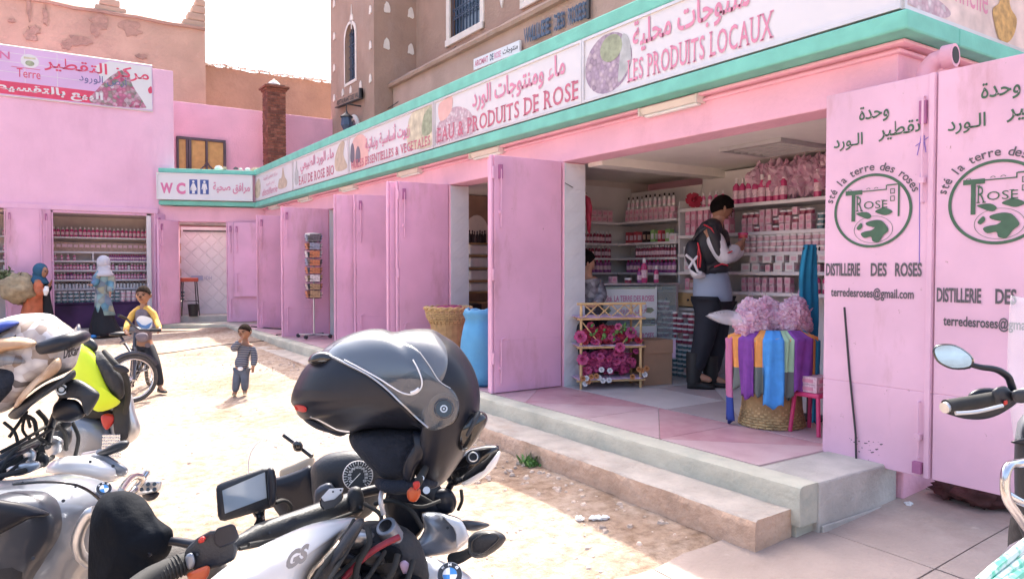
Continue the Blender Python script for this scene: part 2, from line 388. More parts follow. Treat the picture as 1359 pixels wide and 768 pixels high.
# lower step
st = G(); rings = []
for i in range(230):
    y = 2.22+i*(11.9/229)
    a = .012*noise.noise(Vector((2, y*3, 0)))+.012*noise.noise(Vector((5, y*17, 0)))+(.03*max(0, noise.noise(Vector((8, y*6, 0)))-.35)); b = .012*noise.noise(Vector((9, y*4, 1)))+.006*noise.noise(Vector((9, y*22, 1)))
    xo = 2.885+a; zt = .395+b*.5; zb = gz(2.88, y)-.06
    rings.append([Vector(p) for p in ((xo-.004+b, y, zb), (xo-.006+b*1.2, y, zt-.05), (xo, y, zt-.012), (xo+.012, y, zt-.002), (xo+.12, y, zt+b*.3), (3.16, y, zt+.004), (3.16, y, zb))])
st.loft(rings); st.m = [0 if (i % 7) in (0,1,6,5) else 1 for i in range(len(st.f))]; obj('step', st, ['step_earth','step_top'], kind='structure', sm=1, label='worn earthen lower step along the shop platform')
g = G()
rings = []
for i in range(40):
    t = i/39; x = 3.2-t*1.25; y = 14.6+t*.72; q = .01*noise.noise(Vector((x*6, 0, 0)))
    n = Vector((-.5, -.87, 0)).normalized(); p = Vector((x, y, 0))+n*(.0+q)
    rings.append([p+n*.22+ZU*.2, p+n*.2+ZU*(.44), p+ZU*.45, p+ZU*.2])
g.loft(rings); obj('toilet_step', g, 'step_earth', kind='structure', sm=1, label='low earthen step below the toilet doorway')

# ---------------------------------------------------------------- the long pink shop
shop = thing('shop_building', (4.05, 2.2, 0), 'long single storey pink shop with teal ledges and a row of open metal doors', 'building')
OPEN = [(2.6,5.25),(6.55,7.40),(7.95,8.95),(10.2,11.5),(12.3,13.45)]
g = G(); y = 2.2; LZ = 2.575
for a, b in OPEN+[(15.35, 15.35)]:
    g.box((4.05, y, .0), (4.30, a, LZ)) ; y = b
g.box((4.05,2.2,LZ),(4.30,15.35,2.86)); g.box((4.30,2.2,.0),(7.0,2.45,2.86)); g.box((6.25,2.45,0),(6.45,16.2,2.86))
obj('wall', g, 'pink_wall', shop, bev=.008)
g = G(); g.box((4.30,2.45,2.62),(6.25,15.9,2.8)); obj('ceiling', g, 'ceiling', shop)
g = G(); g.box((4.30,5.0,2.54),(6.25,5.2,2.62)); obj('ceiling_beam', g, 'ceiling', shop)
g = G(); g.box((4.12,2.22,3.30),(7.4,15.9,3.42)); obj('roof', g, 'concrete', shop)
for nm, a, b, k in (('ledge', 2.86, 2.965, .215), ('coping', 3.515, 3.64, .20)):
    g = G(); x0 = 4.05-k
    g.box((x0, 2.2-.16, a), (4.4, 15.42, b)); g.box((4.4, 2.2-.16, a), (7.2, 2.45, b))
    obj(nm, g, 'teal', shop, bev=.012)
g = G(); g.box((3.92,2.12,2.967),(4.3,15.4,3.513)); g.box((4.3,2.12,2.967),(7.1,2.4,3.513)); obj('parapet', g, 'pink_wall', shop)
g = G()   # rounded pink moulding under the ledge
for z, k in ((2.835,.075),(2.80,.03)):
    g.box((4.05-k, 2.2-k, z), (4.10, 15.36, z+.022)); g.box((4.10, 2.2-k, z), (7.0, 2.25, z+.022))
obj('moulding', g, 'pink_wall', shop, bev=.008)
# inner partitions
for y in (6.42, 8.62, 9.9, 12.0):
    g = G(); g.box((4.302, y, PZ), (6.248, y+.06, 2.62)); obj('partition', g, 'inner_wall', shop)
for a, b in OPEN: g = G(); g.box((4.062, b-.010, PZ), (4.298, b-.002, LZ-.01)); obj('jamb_lining', g, 'tile_white', shop)
# glazed relief tiles on the jambs: one object per tile
tme = None
for (a, b) in OPEN[:4]:
    z = PZ+.01
    while z < 2.4:
        g = G(); h = .2; yb = b-.013
        n = 6; c = []
        for u in range(n+1):
            for v in range(n+1):
                bm_ = .004*math.sin(u/n*PI)*math.sin(v/n*PI)+(.0012 if (u+v) % 2 else 0)
                c.append((4.066+.115*u/n*2, yb-bm_, z+.002+(h-.004)*v/n))
        g.add(c, [(u*(n+1)+v, (u+1)*(n+1)+v, (u+1)*(n+1)+v+1, u*(n+1)+v+1) for u in range(n) for v in range(n)])
        obj('jamb_tile', g, 'tile_white', shop, flip=False); z += h
# drain elbow on the end wall
g = G(); a = at(1222,128,3.93); 
px_, py_ = 4.13, 2.09
dd = (RT*.62-FH*.78).normalized(); P5 = Vector((px_,py_,0)); g.tube([P5+ZU*1.9, P5+ZU*2.66, P5+ZU*2.705+dd*.012, P5+ZU*2.735+dd*.045, P5+ZU*2.745+dd*.10], .05, 16)
g.tube([P5+ZU*2.745+dd*.09, P5+ZU*2.745+dd*.15], .062, 16); g.tube([P5+ZU*2.58, P5+ZU*2.64], .060, 16)
obj('drain_pipe', g, 'pink_wall', shop, sm=1)
g = G(); g.tube([P5+ZU*2.745+dd*.1505, P5+ZU*2.745+dd*.1515], .046, 14); obj('pipe_mouth', g, 'black', shop)
# base of end wall
g = G(); g.box((4.06,2.14,0),(4.5,2.19,.9)); obj('wall_base', g, 'pink_wall', shop, bev=.01)

# ---- door leaves
def leaf(p, q, z0, z1, label, mt='pink_door', parent=shop, side=-1, rods=True, seamz=.45, t=.035):
    """p outer edge, q hinge edge"""
    P, Q = Vector((p[0], p[1], 0)), Vector((q[0], q[1], 0)); d = (Q-P).normalized(); n = Vector((-d.y, d.x, 0)); W = (Q-P).length
    if n.dot(CAMP-P) < 0: n = -n
    def fn(u, v, w_): return P+d*u+n*w_+ZU*v
    def bx(g, u0, u1, v0, v1, w0, w1): g.add([fn(a, b, c) for c in (w0, w1) for a, b in ((u0,v0),(u1,v0),(u1,v1),(u0,v1))], [(0,3,2,1),(4,5,6,7),(0,1,5,4),(1,2,6,5),(2,3,7,6),(3,0,4,7)])
    g = G(); bx(g, 0, W, z0, z0+seamz-.002, -t/2, t/2); bx(g, 0, W, z0+seamz+.002, z1, -t/2, t/2); bx(g, .004, W-.004, z0+.01, z1-.01, -t/2+.003, t/2-.002)
    o = obj('door', g, mt, parent, label=label, bev=.003)
    g = G(); w1 = t/2
    bx(g, -.028, -.006, z0, z1, -t/2-.01, t/2-.006)
    obj('door_edge', g, mt, o, bev=.003)
    if rods:
        for va, vb in ((z1-.62, z1-.12), (z0+.08, z0+.46)):
            g = G(); pts = [fn(.055, va, w1+.002), fn(.055, va, w1+.022), fn(.055, vb, w1+.022)]
            if va < z0+.2: pts = [fn(.055, va, w1+.022), fn(.055, vb, w1+.022), fn(.075, vb+.012, w1+.022), fn(.10, vb+.012, w1+.022)]
            g.tube(pts, .0065, 6); bx(g, .04, .07, va+.12, va+.15, w1, w1+.03); obj('bolt', g, mt, o)
        g = G(); bx(g, .038, .072, z1-.20, z1-.08, w1, w1+.024); obj('latch', g, 'pink_dark', o)
        for v in (z1-.15, (z0+z1)/2, z0+.3):
            g = G(); g.tube([fn(-.015, v-.05, w1+.005), fn(-.015, v+.05, w1+.005)], .011, 6); obj('hinge', g, mt, o)
    return o, fn
ZT = 2.575
leaf((3.31,5.27),(4.03,5.27), PZ+.012, ZT, 'wide open pink metal door right beside the bamboo rack')
leaf((3.335,5.33),(4.03,5.325), PZ+.012, ZT-.02, 'pink door folded flat behind the one beside the bamboo rack', rods=False)
leaf((3.42,7.43),(4.04,7.43), PZ+.012, ZT, 'pink metal door behind the wicker basket')
leaf((3.34,7.50),(4.04,7.52), PZ+.012, ZT, 'pink door folded behind the one at the wicker basket', rods=False)
leaf((3.56,9.06),(4.04,8.97), PZ+.012, ZT, 'narrow pink door standing between the postcard rack and the wicker basket')
leaf((3.34,9.20),(4.0,9.10), PZ+.012, ZT, 'pink door half hidden behind the narrow one', rods=False)
leaf((3.31,11.50),(4.04,11.50), PZ+.012, ZT, 'pink metal door behind the postcard rack')
leaf((3.44,13.50),(4.04,13.50), PZ+.012, ZT, 'pink metal door nearest the toilet doorway')
# two lettered leaves in line with the facade at the end
def ink(o, box, s, fn, w_=.0215, mt='door_green', **k):
    g = G(); lay(g, text2d(s, box, **k), lambda a, b: fn(a, b, w_)); return obj('lettering', g, mt, o, flip=False)
def door_print(o, fn, W, dz, tz):
    w_ = .0215
    ink(o, (W*.36, 2.41+dz, W*.66, 2.51+dz), 'وحدة', fn, arabic=True, bold=.012)
    ink(o, (W*.09, 2.28+dz, W*.40, 2.37+dz), 'الـورد', fn, arabic=True, bold=.012); ink(o, (W*.56, 2.30+dz, W*.96, 2.40+dz), 'تقطير', fn, arabic=True, bold=.012)
    cx, cz, r = W*.5, 1.925+dz*.6, .212
    g = G(); n = 64
    pr = [(cx+q*math.cos(2*PI*k/n)*1.06, cz+q*math.sin(2*PI*k/n)*.97) for q in (r, r-.015) for k in range(n)]
    g.add([fn(a, b, w_) for a, b in pr], [(k, (k+1) % n, n+(k+1) % n, n+k) for k in range(n)])
    # letter T with long bar, roof line, square windows, leaf and globe
    wz_ = [w_]
    def rect(u0, v0, u1, v1): wz_[0] += .00012; g.add([fn(a, b, wz_[0]) for a, b in ((u0,v0),(u1,v0),(u1,v1),(u0,v1))], [(0,1,2,3)])
    rect(cx-.155, cz+.095, cx-.055, cz+.12); rect(cx-.118, cz-.055, cx-.096, cz+.12)
    rect(cx-.055, cz+.108, cx+.08, cz+.114); rect(cx+.08, cz+.108, cx+.086, cz+.135); rect(cx+.086, cz+.13, cx+.155, cz+.137); rect(cx+.147, cz-.04, cx+.157, cz+.137)
    for vv in (.045, .085):
        for a, b, c_, d in ((0,0,.025,.004),(0,.024,.025,.028),(0,0,.004,.028),(.021,0,.025,.028)): rect(cx+.105+a, cz+vv+b, cx+.105+c_, cz+vv+d)
    for k in range(3):
        for q in range(8):
            a0, a1 = PI*q/8, PI*(q+1)/8; ux = cx-.02+k*.045 if k < 2 else cx-.13
            g.add([fn(ux+.012*math.cos(t)*s_, cz+.12+.008*math.sin(t)*s_, w_) for t, s_ in ((a0,1),(a1,1),(a1,.7),(a0,.7))], [(0,1,2,3)])
    lf = smooth([(cx-.09, cz-.01), (cx-.03, cz-.005), (cx+.0, cz-.028), (cx-.02, cz-.045), (cx-.06, cz-.03)], 3); g.add([fn(a, b, w_) for a, b in lf], [tuple(range(len(lf)))])
    lf = smooth([(cx+.02, cz-.005), (cx+.07, cz+.012), (cx+.12, cz-.012), (cx+.085, cz-.03), (cx+.05, cz-.022)], 3); g.add([fn(a, b, w_) for a, b in lf], [tuple(range(len(lf)))])
    cont = [[(-.03,.04),(.02,.052),(.06,.046),(.085,.02),(.098,-.01),(.07,-.035),(.045,-.07),(.01,-.065),(.0,-.04),(-.04,-.045),(-.06,-.02),(-.03,-.008),(.0,-.004),(.02,.012),(-.02,.022)], [(-.085,.012),(-.06,.04),(-.05,.02),(-.07,.0)], [(-.005,.02),(.03,.028),(.022,.012)]]
    for c_ in cont:
        c_ = smooth([(cx+a, cz-.105+b*1.0) for a, b in c_], 3); wz_[0] += .0002; g.add([fn(a, b, wz_[0]) for a, b in c_], [tuple(range(len(c_)))])
    n = 48; pr = [(cx+.01+.112*q*math.cos(2*PI*k/n), cz-.105+.075*q*math.sin(2*PI*k/n)) for q in (1, .975) for k in range(n)]
    g.add([fn(a, b, w_-.0003) for a, b in pr], [(k, (k+1) % n, n+(k+1) % n, n+k) for k in range(n)])
    obj('emblem', g, 'door_green', o, flip=False)
    ink(o, (cx-.092, cz+.0, cx-.05, cz+.088), 'R', fn, serif=True); ink(o, (cx-.045, cz+.01, cx+.09, cz+.055), 'OSE', fn, serif=True)
    # lettering on an arc
    s = 'sté la terre des roses'; g = G(); a0, a1 = R(163), R(24)
    for i, ch in enumerate(s):
        if ch == ' ': continue
        v, f = glyphs(ch, .012); t = a0+(a1-a0)*i/(len(s)-1); q = .064; x0 = (min(p[0] for p in v)+max(p[0] for p in v))/2
        e = []
        for x, y in v:
            rr = r+.018+y*q; tt = t-(x-x0)*q/(r+.04); e.append(fn(cx+1.06*rr*math.cos(tt), cz+.97*rr*math.sin(tt), w_))
        g.add(e, f)
    obj('lettering', g, 'door_ink', o, flip=False)
    for a, b, t_ in ((.02, .39, 'DISTILLERIE'), (.50, .66, 'DES'), (.74, .99, 'ROSES')): ink(o, (W*a, 1.56+tz, W*b, 1.635+tz), t_, fn, mt='door_ink', bold=.03)
    ink(o, (W*.08, 1.425+tz, W*.92, 1.495+tz), 'terredesroses@gmail.com', fn, mt='door_ink', bold=.022)
XD = 3.93
def flat_leaf(ya, yb, label, dz, tz):
    W = ya-yb
    def fn(u, v, w_): return Vector((XD-w_, ya-u, v))
    g = G(); t = .018
    g.box((XD-t, ya, .50), (XD+t, yb, .949)); g.box((XD-t, ya, .953), (XD+t, yb, 2.615)); g.box((XD-t+.003, ya-.004, .505), (XD+t-.003, yb+.004, 2.61))
    o = obj('door', g, 'pink_door2', shop, label=label, bev=.003)
    g = G(); g.box((XD-t-.012, yb+.002, .50), (XD-t+.002, yb+.03, 2.615)); obj('door_edge', g, 'pink_door2', o, bev=.004)
    for va, vb in ((.6,.9),(1.95,2.5)):
        g = G(); g.tube([fn(W-.055, va, .022), fn(W-.055, va, .04), fn(W-.055, vb, .04), fn(W-.055, vb, .022)], .0065, 6); g.box(fn(W-.07, va+.1, .018), fn(W-.04, va+.13, .05)); obj('bolt', g, 'pink_door2', o)
    g = G(); g.box(fn(W-.075, 2.36, .018), fn(W-.04, 2.48, .04)); obj('latch', g, 'pink_dark', o)
    g = G(); g.box(fn(W-.08, .52, .018), fn(W-.035, .58, .045)); obj('latch', g, 'pink_dark', o)
    door_print(o, fn, W-.05, dz, tz)
    return o, fn
dA, fA = flat_leaf(2.545, 1.925, 'green lettered pink door closing the end of the wide doorway', 0, 0)
dB, fB = flat_leaf(1.915, 1.295, 'green lettered pink door behind the mirror of the parked motorcycle', 0, -.13)
g = G(); g.tube([fA(.13,1.38,.02), fA(.17,1.0,.025), fA(.215,.66,.03), fA(.22,.515,.03)], .006, 6); obj('iron_rod', g, 'iron_dark', dA)
g = G(); rs = random.Random(3)
for k in range(26):
    u, v, r_ = .17+rs.random()*.2, .56+rs.random()*.08, rs.uniform(.002,.007); g.add([fA(u+r_*math.cos(a), v+r_*math.sin(a)*.6, .0186) for a in (0,1.2,2.4,3.6,5)], [(0,1,2,3,4)])
obj('dirt_marks', g, 'wood_grey', dA, flip=False, kind='stuff')
mat('pen', (.22,.15,.5), .6, n=0)
g = G()
for a, b in (((.53,2.20),(.555,2.33)),((.555,2.33),(.575,2.21)),((.52,2.25),(.59,2.29)),((.565,2.3),(.545,2.05)),((.545,2.05),(.55,1.62))):
    g.tube([fA(a[0],a[1],.0195), fA(b[0],b[1],.0195)], .0022, 4)
obj('pen_scribble', g, 'pen', dA)

# strip lamps on the wall under the ledge
for k, (x, yy) in enumerate(((888,140),(644.5,203.5),(543,231.6),(462,252.5),(404.5,267),(364,275.6))):
    p = onX(x, yy, 3.99); p = Vector((4.05, p.y, 2.80))
    words = ('over the wide doorway of the rose shop', 'over the doorway by the blue sack', 'over the door behind the wicker basket', 'over the narrow pink door', 'over the door behind the postcard rack', 'closest to the toilet doorway')[k]
    t = thing('wall_lamp', (4.05, p.y, 2.80), 'white strip lamp fixed '+words, 'lamp', 'strip lamps under the teal ledge')
    g = G(); L = .29
    g.add([p+Vector(q) for q in ((0,-L,.04),(0,L,.04),(-.09,L,.045),(-.09,-L,.045),(0,-L,-.01),(0,L,-.01),(-.06,L,0),(-.06,-L,0))], [(0,1,2,3),(7,6,5,4),(0,4,5,1),(1,5,6,2),(2,6,7,3),(3,7,4,0)])
    obj('casing', g, 'lamp_white', t, bev=.006)
    g = G(); g.box(p+Vector((-.055,-L+.02,-.024)), p+Vector((-.01,L-.02,-.004))); obj('diffuser', g, 'paper', t, bev=.008)
    g = G(); g.box(p+Vector((-.095,-L-.008,-.012)), p+Vector((-.002,-L+.006,.05))); obj('end_cap', g, 'lamp_white', t); g = G(); g.box(p+Vector((-.095,L-.006,-.012)), p+Vector((-.002,L+.008,.05))); obj('end_cap', g, 'lamp_white', t)

# ---------------------------------------------------------------- far cross wing with toilet doorway
WA, WB = Vector((2.1,16.02,0)), Vector((4.06,15.36,0))
wd = (WB-WA).normalized(); wn = Vector((wd.y, -wd.x, 0))   # towards the yard
def wf(u, v, w_): return WA+wd*u+wn*w_+ZU*v
def wbox(g, u0, u1, v0, v1, w0, w1): return g.add([wf(a, b, c) for c in (w0, w1) for a, b in ((u0,v0),(u1,v0),(u1,v1),(u0,v1))], [(0,3,2,1),(4,5,6,7),(0,1,5,4),(1,2,6,5),(2,3,7,6),(3,0,4,7)])
def wu(px, f=None):
    # distance along the wing wall of the ray through picture column px
    d = RT*((px-679.5)/960)+FH; t = (WA.x*wn.x+WA.y*wn.y)/(d.x*wn.x+d.y*wn.y); return (d*t-WA).dot(wd)
wc = thing('toilet_block', (2.1,16.02,0), 'pink toilet entrance bay at the inner corner under the WC sign', 'building')
uo0, uo1 = wu(237), wu(303)
g = G(); wbox(g, -.1, uo0, 0, 2.56, -.2, 0); wbox(g, uo1, 2.1, 0, 2.56, -.2, 0); wbox(g, -.1, 2.1, 2.56, 2.86, -.2, 0)
obj('wall', g, 'pink_wall', wc, bev=.006)
g = G(); wbox(g, .08, 2.0, 2.875, 2.962, -.2, .17); wbox(g, .08, 2.0, 3.518, 3.60, -.2, .17); obj('ledge', g, 'teal', wc, bev=.01)
g = G(); wbox(g, .10, 2.0, 2.964, 3.516, -.2, .11); obj('parapet', g, 'pink_wall', wc)
g = G(); wbox(g, uo0-.1, uo1+.1, PZ, 2.5, -.95, -.9); obj('backing_wall', g, 'tile_white', wc)
g = G(); wbox(g, uo0-.05, uo1+.05, 2.40, 2.43, -.88, -.85); obj('rail', g, 'iron_dark', wc)
# diagonal wall tiles
cnt = 0
for a in range(-8, 12):
    for b in range(-8, 16):
        s_ = .135; cu_, cv_ = uo0+.1+(a+b)*s_, PZ+.2+(b-a)*s_
        if not (uo0-.05 < cu_ < uo1+.1 and PZ+.22 < cv_ < 2.36): continue
        g = G(); q = s_*.975; e = s_*.8
        g.add([wf(cu_+x, cv_+z, -.895+dp) for x, z, dp in ((-q,0,0),(0,-q,0),(q,0,0),(0,q,0),(-e,0,.005),(0,-e,.005),(e,0,.005),(0,e,.005))], [(4,5,6,7),(0,1,5,4),(1,2,6,5),(2,3,7,6),(3,0,4,7)])
        obj('wall_tile', g, 'tile_white', wc); cnt += 1
g = G(); wbox(g, uo0-.02, uo1+.02, PZ-.05, PZ+.12, -.9, -.15); obj('threshold', g, 'concrete', wc, bev=.008)
def wleaf(ua, wa, ub, wb, z0, z1, label, mt='pink_door'):
    p, q = wf(ua, 0, wa), wf(ub, 0, wb); return leaf((p.x, p.y), (q.x, q.y), z0, z1, label, mt, parent=wc)
wleaf(wu(221)-.03, .5, uo0, .02, PZ, 2.56, 'narrow pink door swung open on the stool side of the toilet doorway')
wleaf(uo1+.0, .03, uo1+.70, .03, PZ, 2.56, 'pink door folded on the wall beside the toilet doorway')
o, f_ = wleaf(uo1+.13, .14, uo1+.68, .12, PZ+.52, 2.55, 'short raised pink shutter hung over the toilet door')
g = G(); lay(g, text2d('1DH', (0,0,.14,.08), bold=.02), lambda a, b: wf(uo0+.37+a, 1.37+b, -.86)); wbox(g, uo0+.1, uo0+.33, 1.36, 1.46, -.872, -.868)
obj('price_note', g, mat('faint_blue', (.38,.42,.55), .7, n=.1), wc, flip=False)
# red topped stool and bucket in the doorway
p = wf(uo0+.14, PZ+.12, -.35)
t = thing('bar_stool', p, 'tall stool with red seat and thin black legs in the toilet doorway', 'stool')
mat('red_seat', (.45,.08,.04), .5)
g = G(); g.box(p+Vector((-.16,-.13,.70)), p+Vector((.16,.13,.78))); obj('seat', g, 'red_seat', t, bev=.015)
for a in (-1,1):
    for b in (-1,1):
        g = G(); g.tube([p+Vector((a*.13,b*.10,.70)), p+Vector((a*.17,b*.14,0))], .012, 6); obj('leg', g, 'iron_dark', t)
g = G(); g.tube([p+Vector((-.15,-.12,.3)), p+Vector((.15,-.12,.3))], .008, 6); obj('stretcher', g, 'iron_dark', t)
p = wf(uo0+.25, PZ+.12, -.12)
t = thing('bucket', p, 'small black bucket on the toilet threshold beside the stool', 'bucket')
g = G(); g.lathe([(.085,0),(.11,.24),(.118,.245),(.105,.235),(.08,.02)], 18, p); obj('pail', g, 'black', t, sm=1)
g = G(); g.tube([p+Vector((.112*math.cos(a),.0,.24+.05*math.sin(a))) for a in [PI*i/8 for i in range(9)]], .004, 5); obj('handle', g, 'steel', t)
# ---------------------------------------------------------------- left wing (wall facing the yard, plane y = 16)
lw = thing('pink_building', (2.1,16,0), 'tall pink building with a banner and an open shopfront full of bottles', 'building')
YL = 16.0
def xl(px): return onY(px, 357, YL).x
xo = [xl(-150), xl(9), xl(69), xl(201)]
g = G(); XR = 2.44; XW = -9
g.box((XW,YL,0),(xo[0],YL+.25,2.72)); g.box((xo[1],YL,0),(xo[2],YL+.25,2.72)); g.box((xo[3],YL,0),(XR,YL+.25,2.72)); g.box((XW,YL,2.72),(XR,YL+.25,5.58)); g.box((XR-.25,YL+.25,0),(XR,19,5.58)); g.box((XW,YL+.25,5.2),(XR-.25,19,5.4))
obj('wall', g, 'pink_wall2', lw, bev=.01)
g = G(); g.box((XW,YL-.05,2.70),(2.13,YL-.002,2.80)); obj('lintel_band', g, 'pink_wall2', lw, bev=.01)
g = G(); g.box((XW,YL+.26,2.66),(XR-.26,17.3,2.7)); obj('ceiling', g, 'inner_wall', lw)
g = G(); g.box((XW,17.2,.3),(XR-.26,17.26,2.66)); obj('back_wall', g, 'inner_wall', lw)
g = G(); g.box((XW,YL-.02,.1),(2.13,17.2,.45)); obj('floor', g, 'concrete', lw, bev=.01)
def lleaf(pa, wa, pb, wb, label, mt='pink_door'): return leaf((xl(pa), YL-wa), (xl(pb), YL-wb), .46, 2.70, label, mt, parent=lw)
lleaf(9,.06,56,.05,'wide pink door folded back beside the woman in the blue headscarf')
lleaf(57,.10,68,.04,'narrow pink door edge on to the left shopfront', 'pink_door')
lleaf(207,.10,219,.03,'shaded pink door panel at the right side of the bottle shopfront')
g = G(); g.box((xo[3]-.08,YL-.03,.45),(xo[3],YL+.05,2.70)); obj('door_frame', g, 'shelf_white', lw, bev=.004)
g = G(); g.box((xo[2],YL-.03,.45),(xo[2]+.03,YL+.05,2.70)); g.box((xo[2],YL-.03,2.655),(xo[3],YL+.05,2.698)); obj('door_frame', g, 'pink_door', lw, bev=.004)
# ---------------------------------------------------------------- rear pink wall, adobe buildings, chimney, tower
rw = thing('rear_pink_wall', (2.4,18,0), 'set back pink upper wall between the banner building and the tower', 'wall')
g = G(); g.box((2.3,18,2.5),(6.6,18.25,5.41)); obj('wall', g, 'pink_wall', rw, bev=.01)
g = G(); g.box((2.4,17.6,2.6),(6.5,18,3.3)); obj('roof_edge', g, 'concrete', rw)
wn_ = thing('shuttered_window', (3.3,18,3.9), 'window boarded with yellow wood in a dark frame over the WC sign', 'window')
wx0, wx1, wz0, wz1 = onY(235.5,200,17.95).x, onY(298,200,17.95).x, 3.75, 4.60
def bar(m, x0, z0, x1, z1, nm='frame_bar', d=.05):
    g = G(); g.box((x0,17.93-d,z0),(x1,17.995,z1)); return obj(nm, g, m, wn_, bev=.005)
for a, b in ((.02,.17),(.28,.58),(.63,.97)):
    g = G(); W = wx1-wx0
    g.box((wx0+W*a,17.93,wz0),(wx0+W*b,17.99,wz1-.05)); obj('board', g, 'wood_yellow', wn_, bev=.004)
bar('wood_grey', wx0-.02, wz1-.05, wx1+.02, wz1+.01, d=.03); W = wx1-wx0
for a, b in ((-.02,.02),(.17,.21),(.22,.28),(.585,.625),(.965,1.02)): bar('wood_grey', wx0+W*a, wz0, wx0+W*b, wz1-.052)
g = G(); c = wx0+W*.605
for s_ in (-1,1): g.tube([(c, 17.88, wz0+.32), (c+s_*.06, 17.88, wz0+.22), (c+s_*.16, 17.88, wz0+.12)], .018, 5)
obj('carved_brace', g, 'wood_grey', wn_)
# rubble on the roof edge above the WC sign
rb = random.Random(8)
for k in range(7):
    q = onY(285+k*9+rb.uniform(-3,3), 222, 16.1); m = ('paper','adobe','wood_grey','plaster_white')[k % 4]
    g = G(); s_ = rb.uniform(.05,.11); stone(g, q.x, 16.0-(q.x-2.1)*.3, 3.66, s_, rb); obj('rubble_piece', g, m, label=('pale stone','orange broken brick','grey stone','flat cream stone')[k % 4]+' lying on the roof edge above the WC sign', cat='rubble', group='rubble on the roof edge')
ad = thing('adobe_building', (0,19,0), 'tall weathered orange adobe building with stepped corner battlements', 'building')
g = G(); YA = 19.0; n = 40; x0, x1 = -11, onY(272.5,60,YA).x
top = [(x0+(x1-x0)*i/n) for i in range(n+1)]
pf = [(x0,1)]+[(x1,1)]+[(x, 7.45+.035*noise.noise(Vector((x*1.6,0,0)))) for x in reversed(top)]
g.prism(pf, YA, YA+2.2, lambda u,v,w_: Vector((u,w_,v))); obj('wall', g, 'adobe', ad)
g = G(); rings = []
for i in range(60):
    x = x0+(x1-x0)*i/59; q = .02*noise.noise(Vector((x*5,3,0))); z = 7.45+.035*noise.noise(Vector((x*1.6,0,0)))
    rings.append([Vector((x, YA+a, z+b)) for a, b in ((-.06+q,-.05),(-.07+q,.01),(0,.05+q),(.3,.05),(.3,-.05))])
g.loft(rings); obj('parapet_cap', g, 'adobe_brown', ad, sm=1)
def stepped(pxa, pxb, levels, nm='battlement'):
    a, b = onY(pxa,10,YA).x, onY(pxb,10,YA).x
    for (u0,u1,h0,h1) in levels:
        g = G(); g.box((a+(b-a)*u0, YA+.0, 7.47+h0), (a+(b-a)*u1, YA+.35, 7.47+h1)); obj(nm, g, 'adobe', ad, bev=.03)
stepped(126,168,[(0,1,0,.14),(.15,.8,.142,.3),(.35,.62,.302,.50)])
stepped(243,273,[(.0,1,0,.16),(.2,1,.162,.34),(.4,1,.342,.52),(.55,1,.522,.68),(.62,.95,.682,.76)])
def scar(px, py, w_, h_, seed, m='scar'):
    r_ = random.Random(seed); c = onY(px, py, YA-.012); pts = []
    for i in range(14):
        a = 2*PI*i/14; q = r_.uniform(.55,1.1); pts.append((c.x+w_*q*math.cos(a), c.z+h_*q*math.sin(a)))
    g = G(); g.prism(smooth(pts,2), YA-.012-.003*seed, YA+.02, lambda u,v,z: Vector((u,z,v))); obj('plaster_scar', g, m, ad)
scar(172,37,.26,.22,1); scar(176,42,.2,.1,2,'adobe_brown'); scar(132,28,.22,.22,3); scar(128,40,.12,.22,4); scar(105,55,.3,.12,5); scar(88,60,.12,.12,6); scar(40,48,.16,.16,7); scar(46,40,.12,.12,8); scar(60,22,.06,.26,9); scar(38,10,.05,.3,10); scar(15,28,.08,.05,11); scar(188,75,.14,.08,12)
br = thing('brown_building', (5,20.6,0), 'lower brown mud brick building with a ragged top behind the chimney', 'building')
g = G(); YB = 20.6; a, b = onY(272,100,YB).x, onY(446,100,YB).x
pf = [(a-.5,1),(b+1,1)]+[(b+1-(b+1-a+.5)*i/40, 7.0-.0*(i)+.06*noise.noise(Vector((i*.35,1,0)))+.04*noise.noise(Vector((i*.9,4,0)))) for i in range(41)]
g.prism(pf, YB, YB+2, lambda u,v,w_: Vector((u,w_,v))); obj('wall', g, 'adobe_brown', br)
g = G(); r_ = random.Random(5)
for i in range(150):
    x = a-.4+(b-a+.9)*i/149; q = 7.0+.05*noise.noise(Vector((i/150*14,1,0))); L = r_.uniform(.08,.22)
    g.tube([(x, YB-.12+r_.uniform(-.05,.05), q+r_.uniform(-.0,.06)), (x+r_.uniform(-.2,.2), YB+.1, q+r_.uniform(.02,.09))], r_.uniform(.01,.025), 4)
obj('straw_capping', g, 'plaster_white', br)
# chimney of small bricks
cx0 = onY(355.5,200,17.0).x; cx1 = onY(380,200,17.0).x; cw = cx1-cx0; cd = cw
ch = thing('brick_chimney', ((cx0+cx1)/2,17.2,3.3), 'square red brick chimney with white dome cap above the signs', 'chimney')
g = G(); g.box((cx0+.012,17.012,3.0),(cx1-.012,17+cd-.012,5.86)); obj('mortar_core', g, 'mortar', ch)
bh = .068; z = 3.42; k = 0; rbk = random.Random(2)
bm_cache = []
mats_b = ['brick', mat('brick_b', (.27,.10,.07), .9, n=.25, scale=9, bump=.4), mat('brick_c', (.17,.06,.045), .9, n=.25, scale=9, bump=.4)]
while z < 5.72:
    off = (k % 2)*.5; n = 3
    for face in (0, 1):
        j = -off
        while j < n:
            u0, u1 = max(0, j)/n, min(n, j+1)/n; j += 1
            if u1-u0 < .05: continue
            g = G(); pr = rbk.uniform(-.003,.005)
            if face == 0: g.box((cx0+cw*u0+.004, 17-.002-pr, z), (cx0+cw*u1-.004, 17.03, z+bh-.012))
            else: g.box((cx0-.002-pr, 17.032+(cd-.03)*u0, z), (cx0+.03, 17.03+(cd-.03)*u1-.004, z+bh-.012))
            obj('brick', g, rbk.choice(mats_b), ch)
    z += bh; k += 1
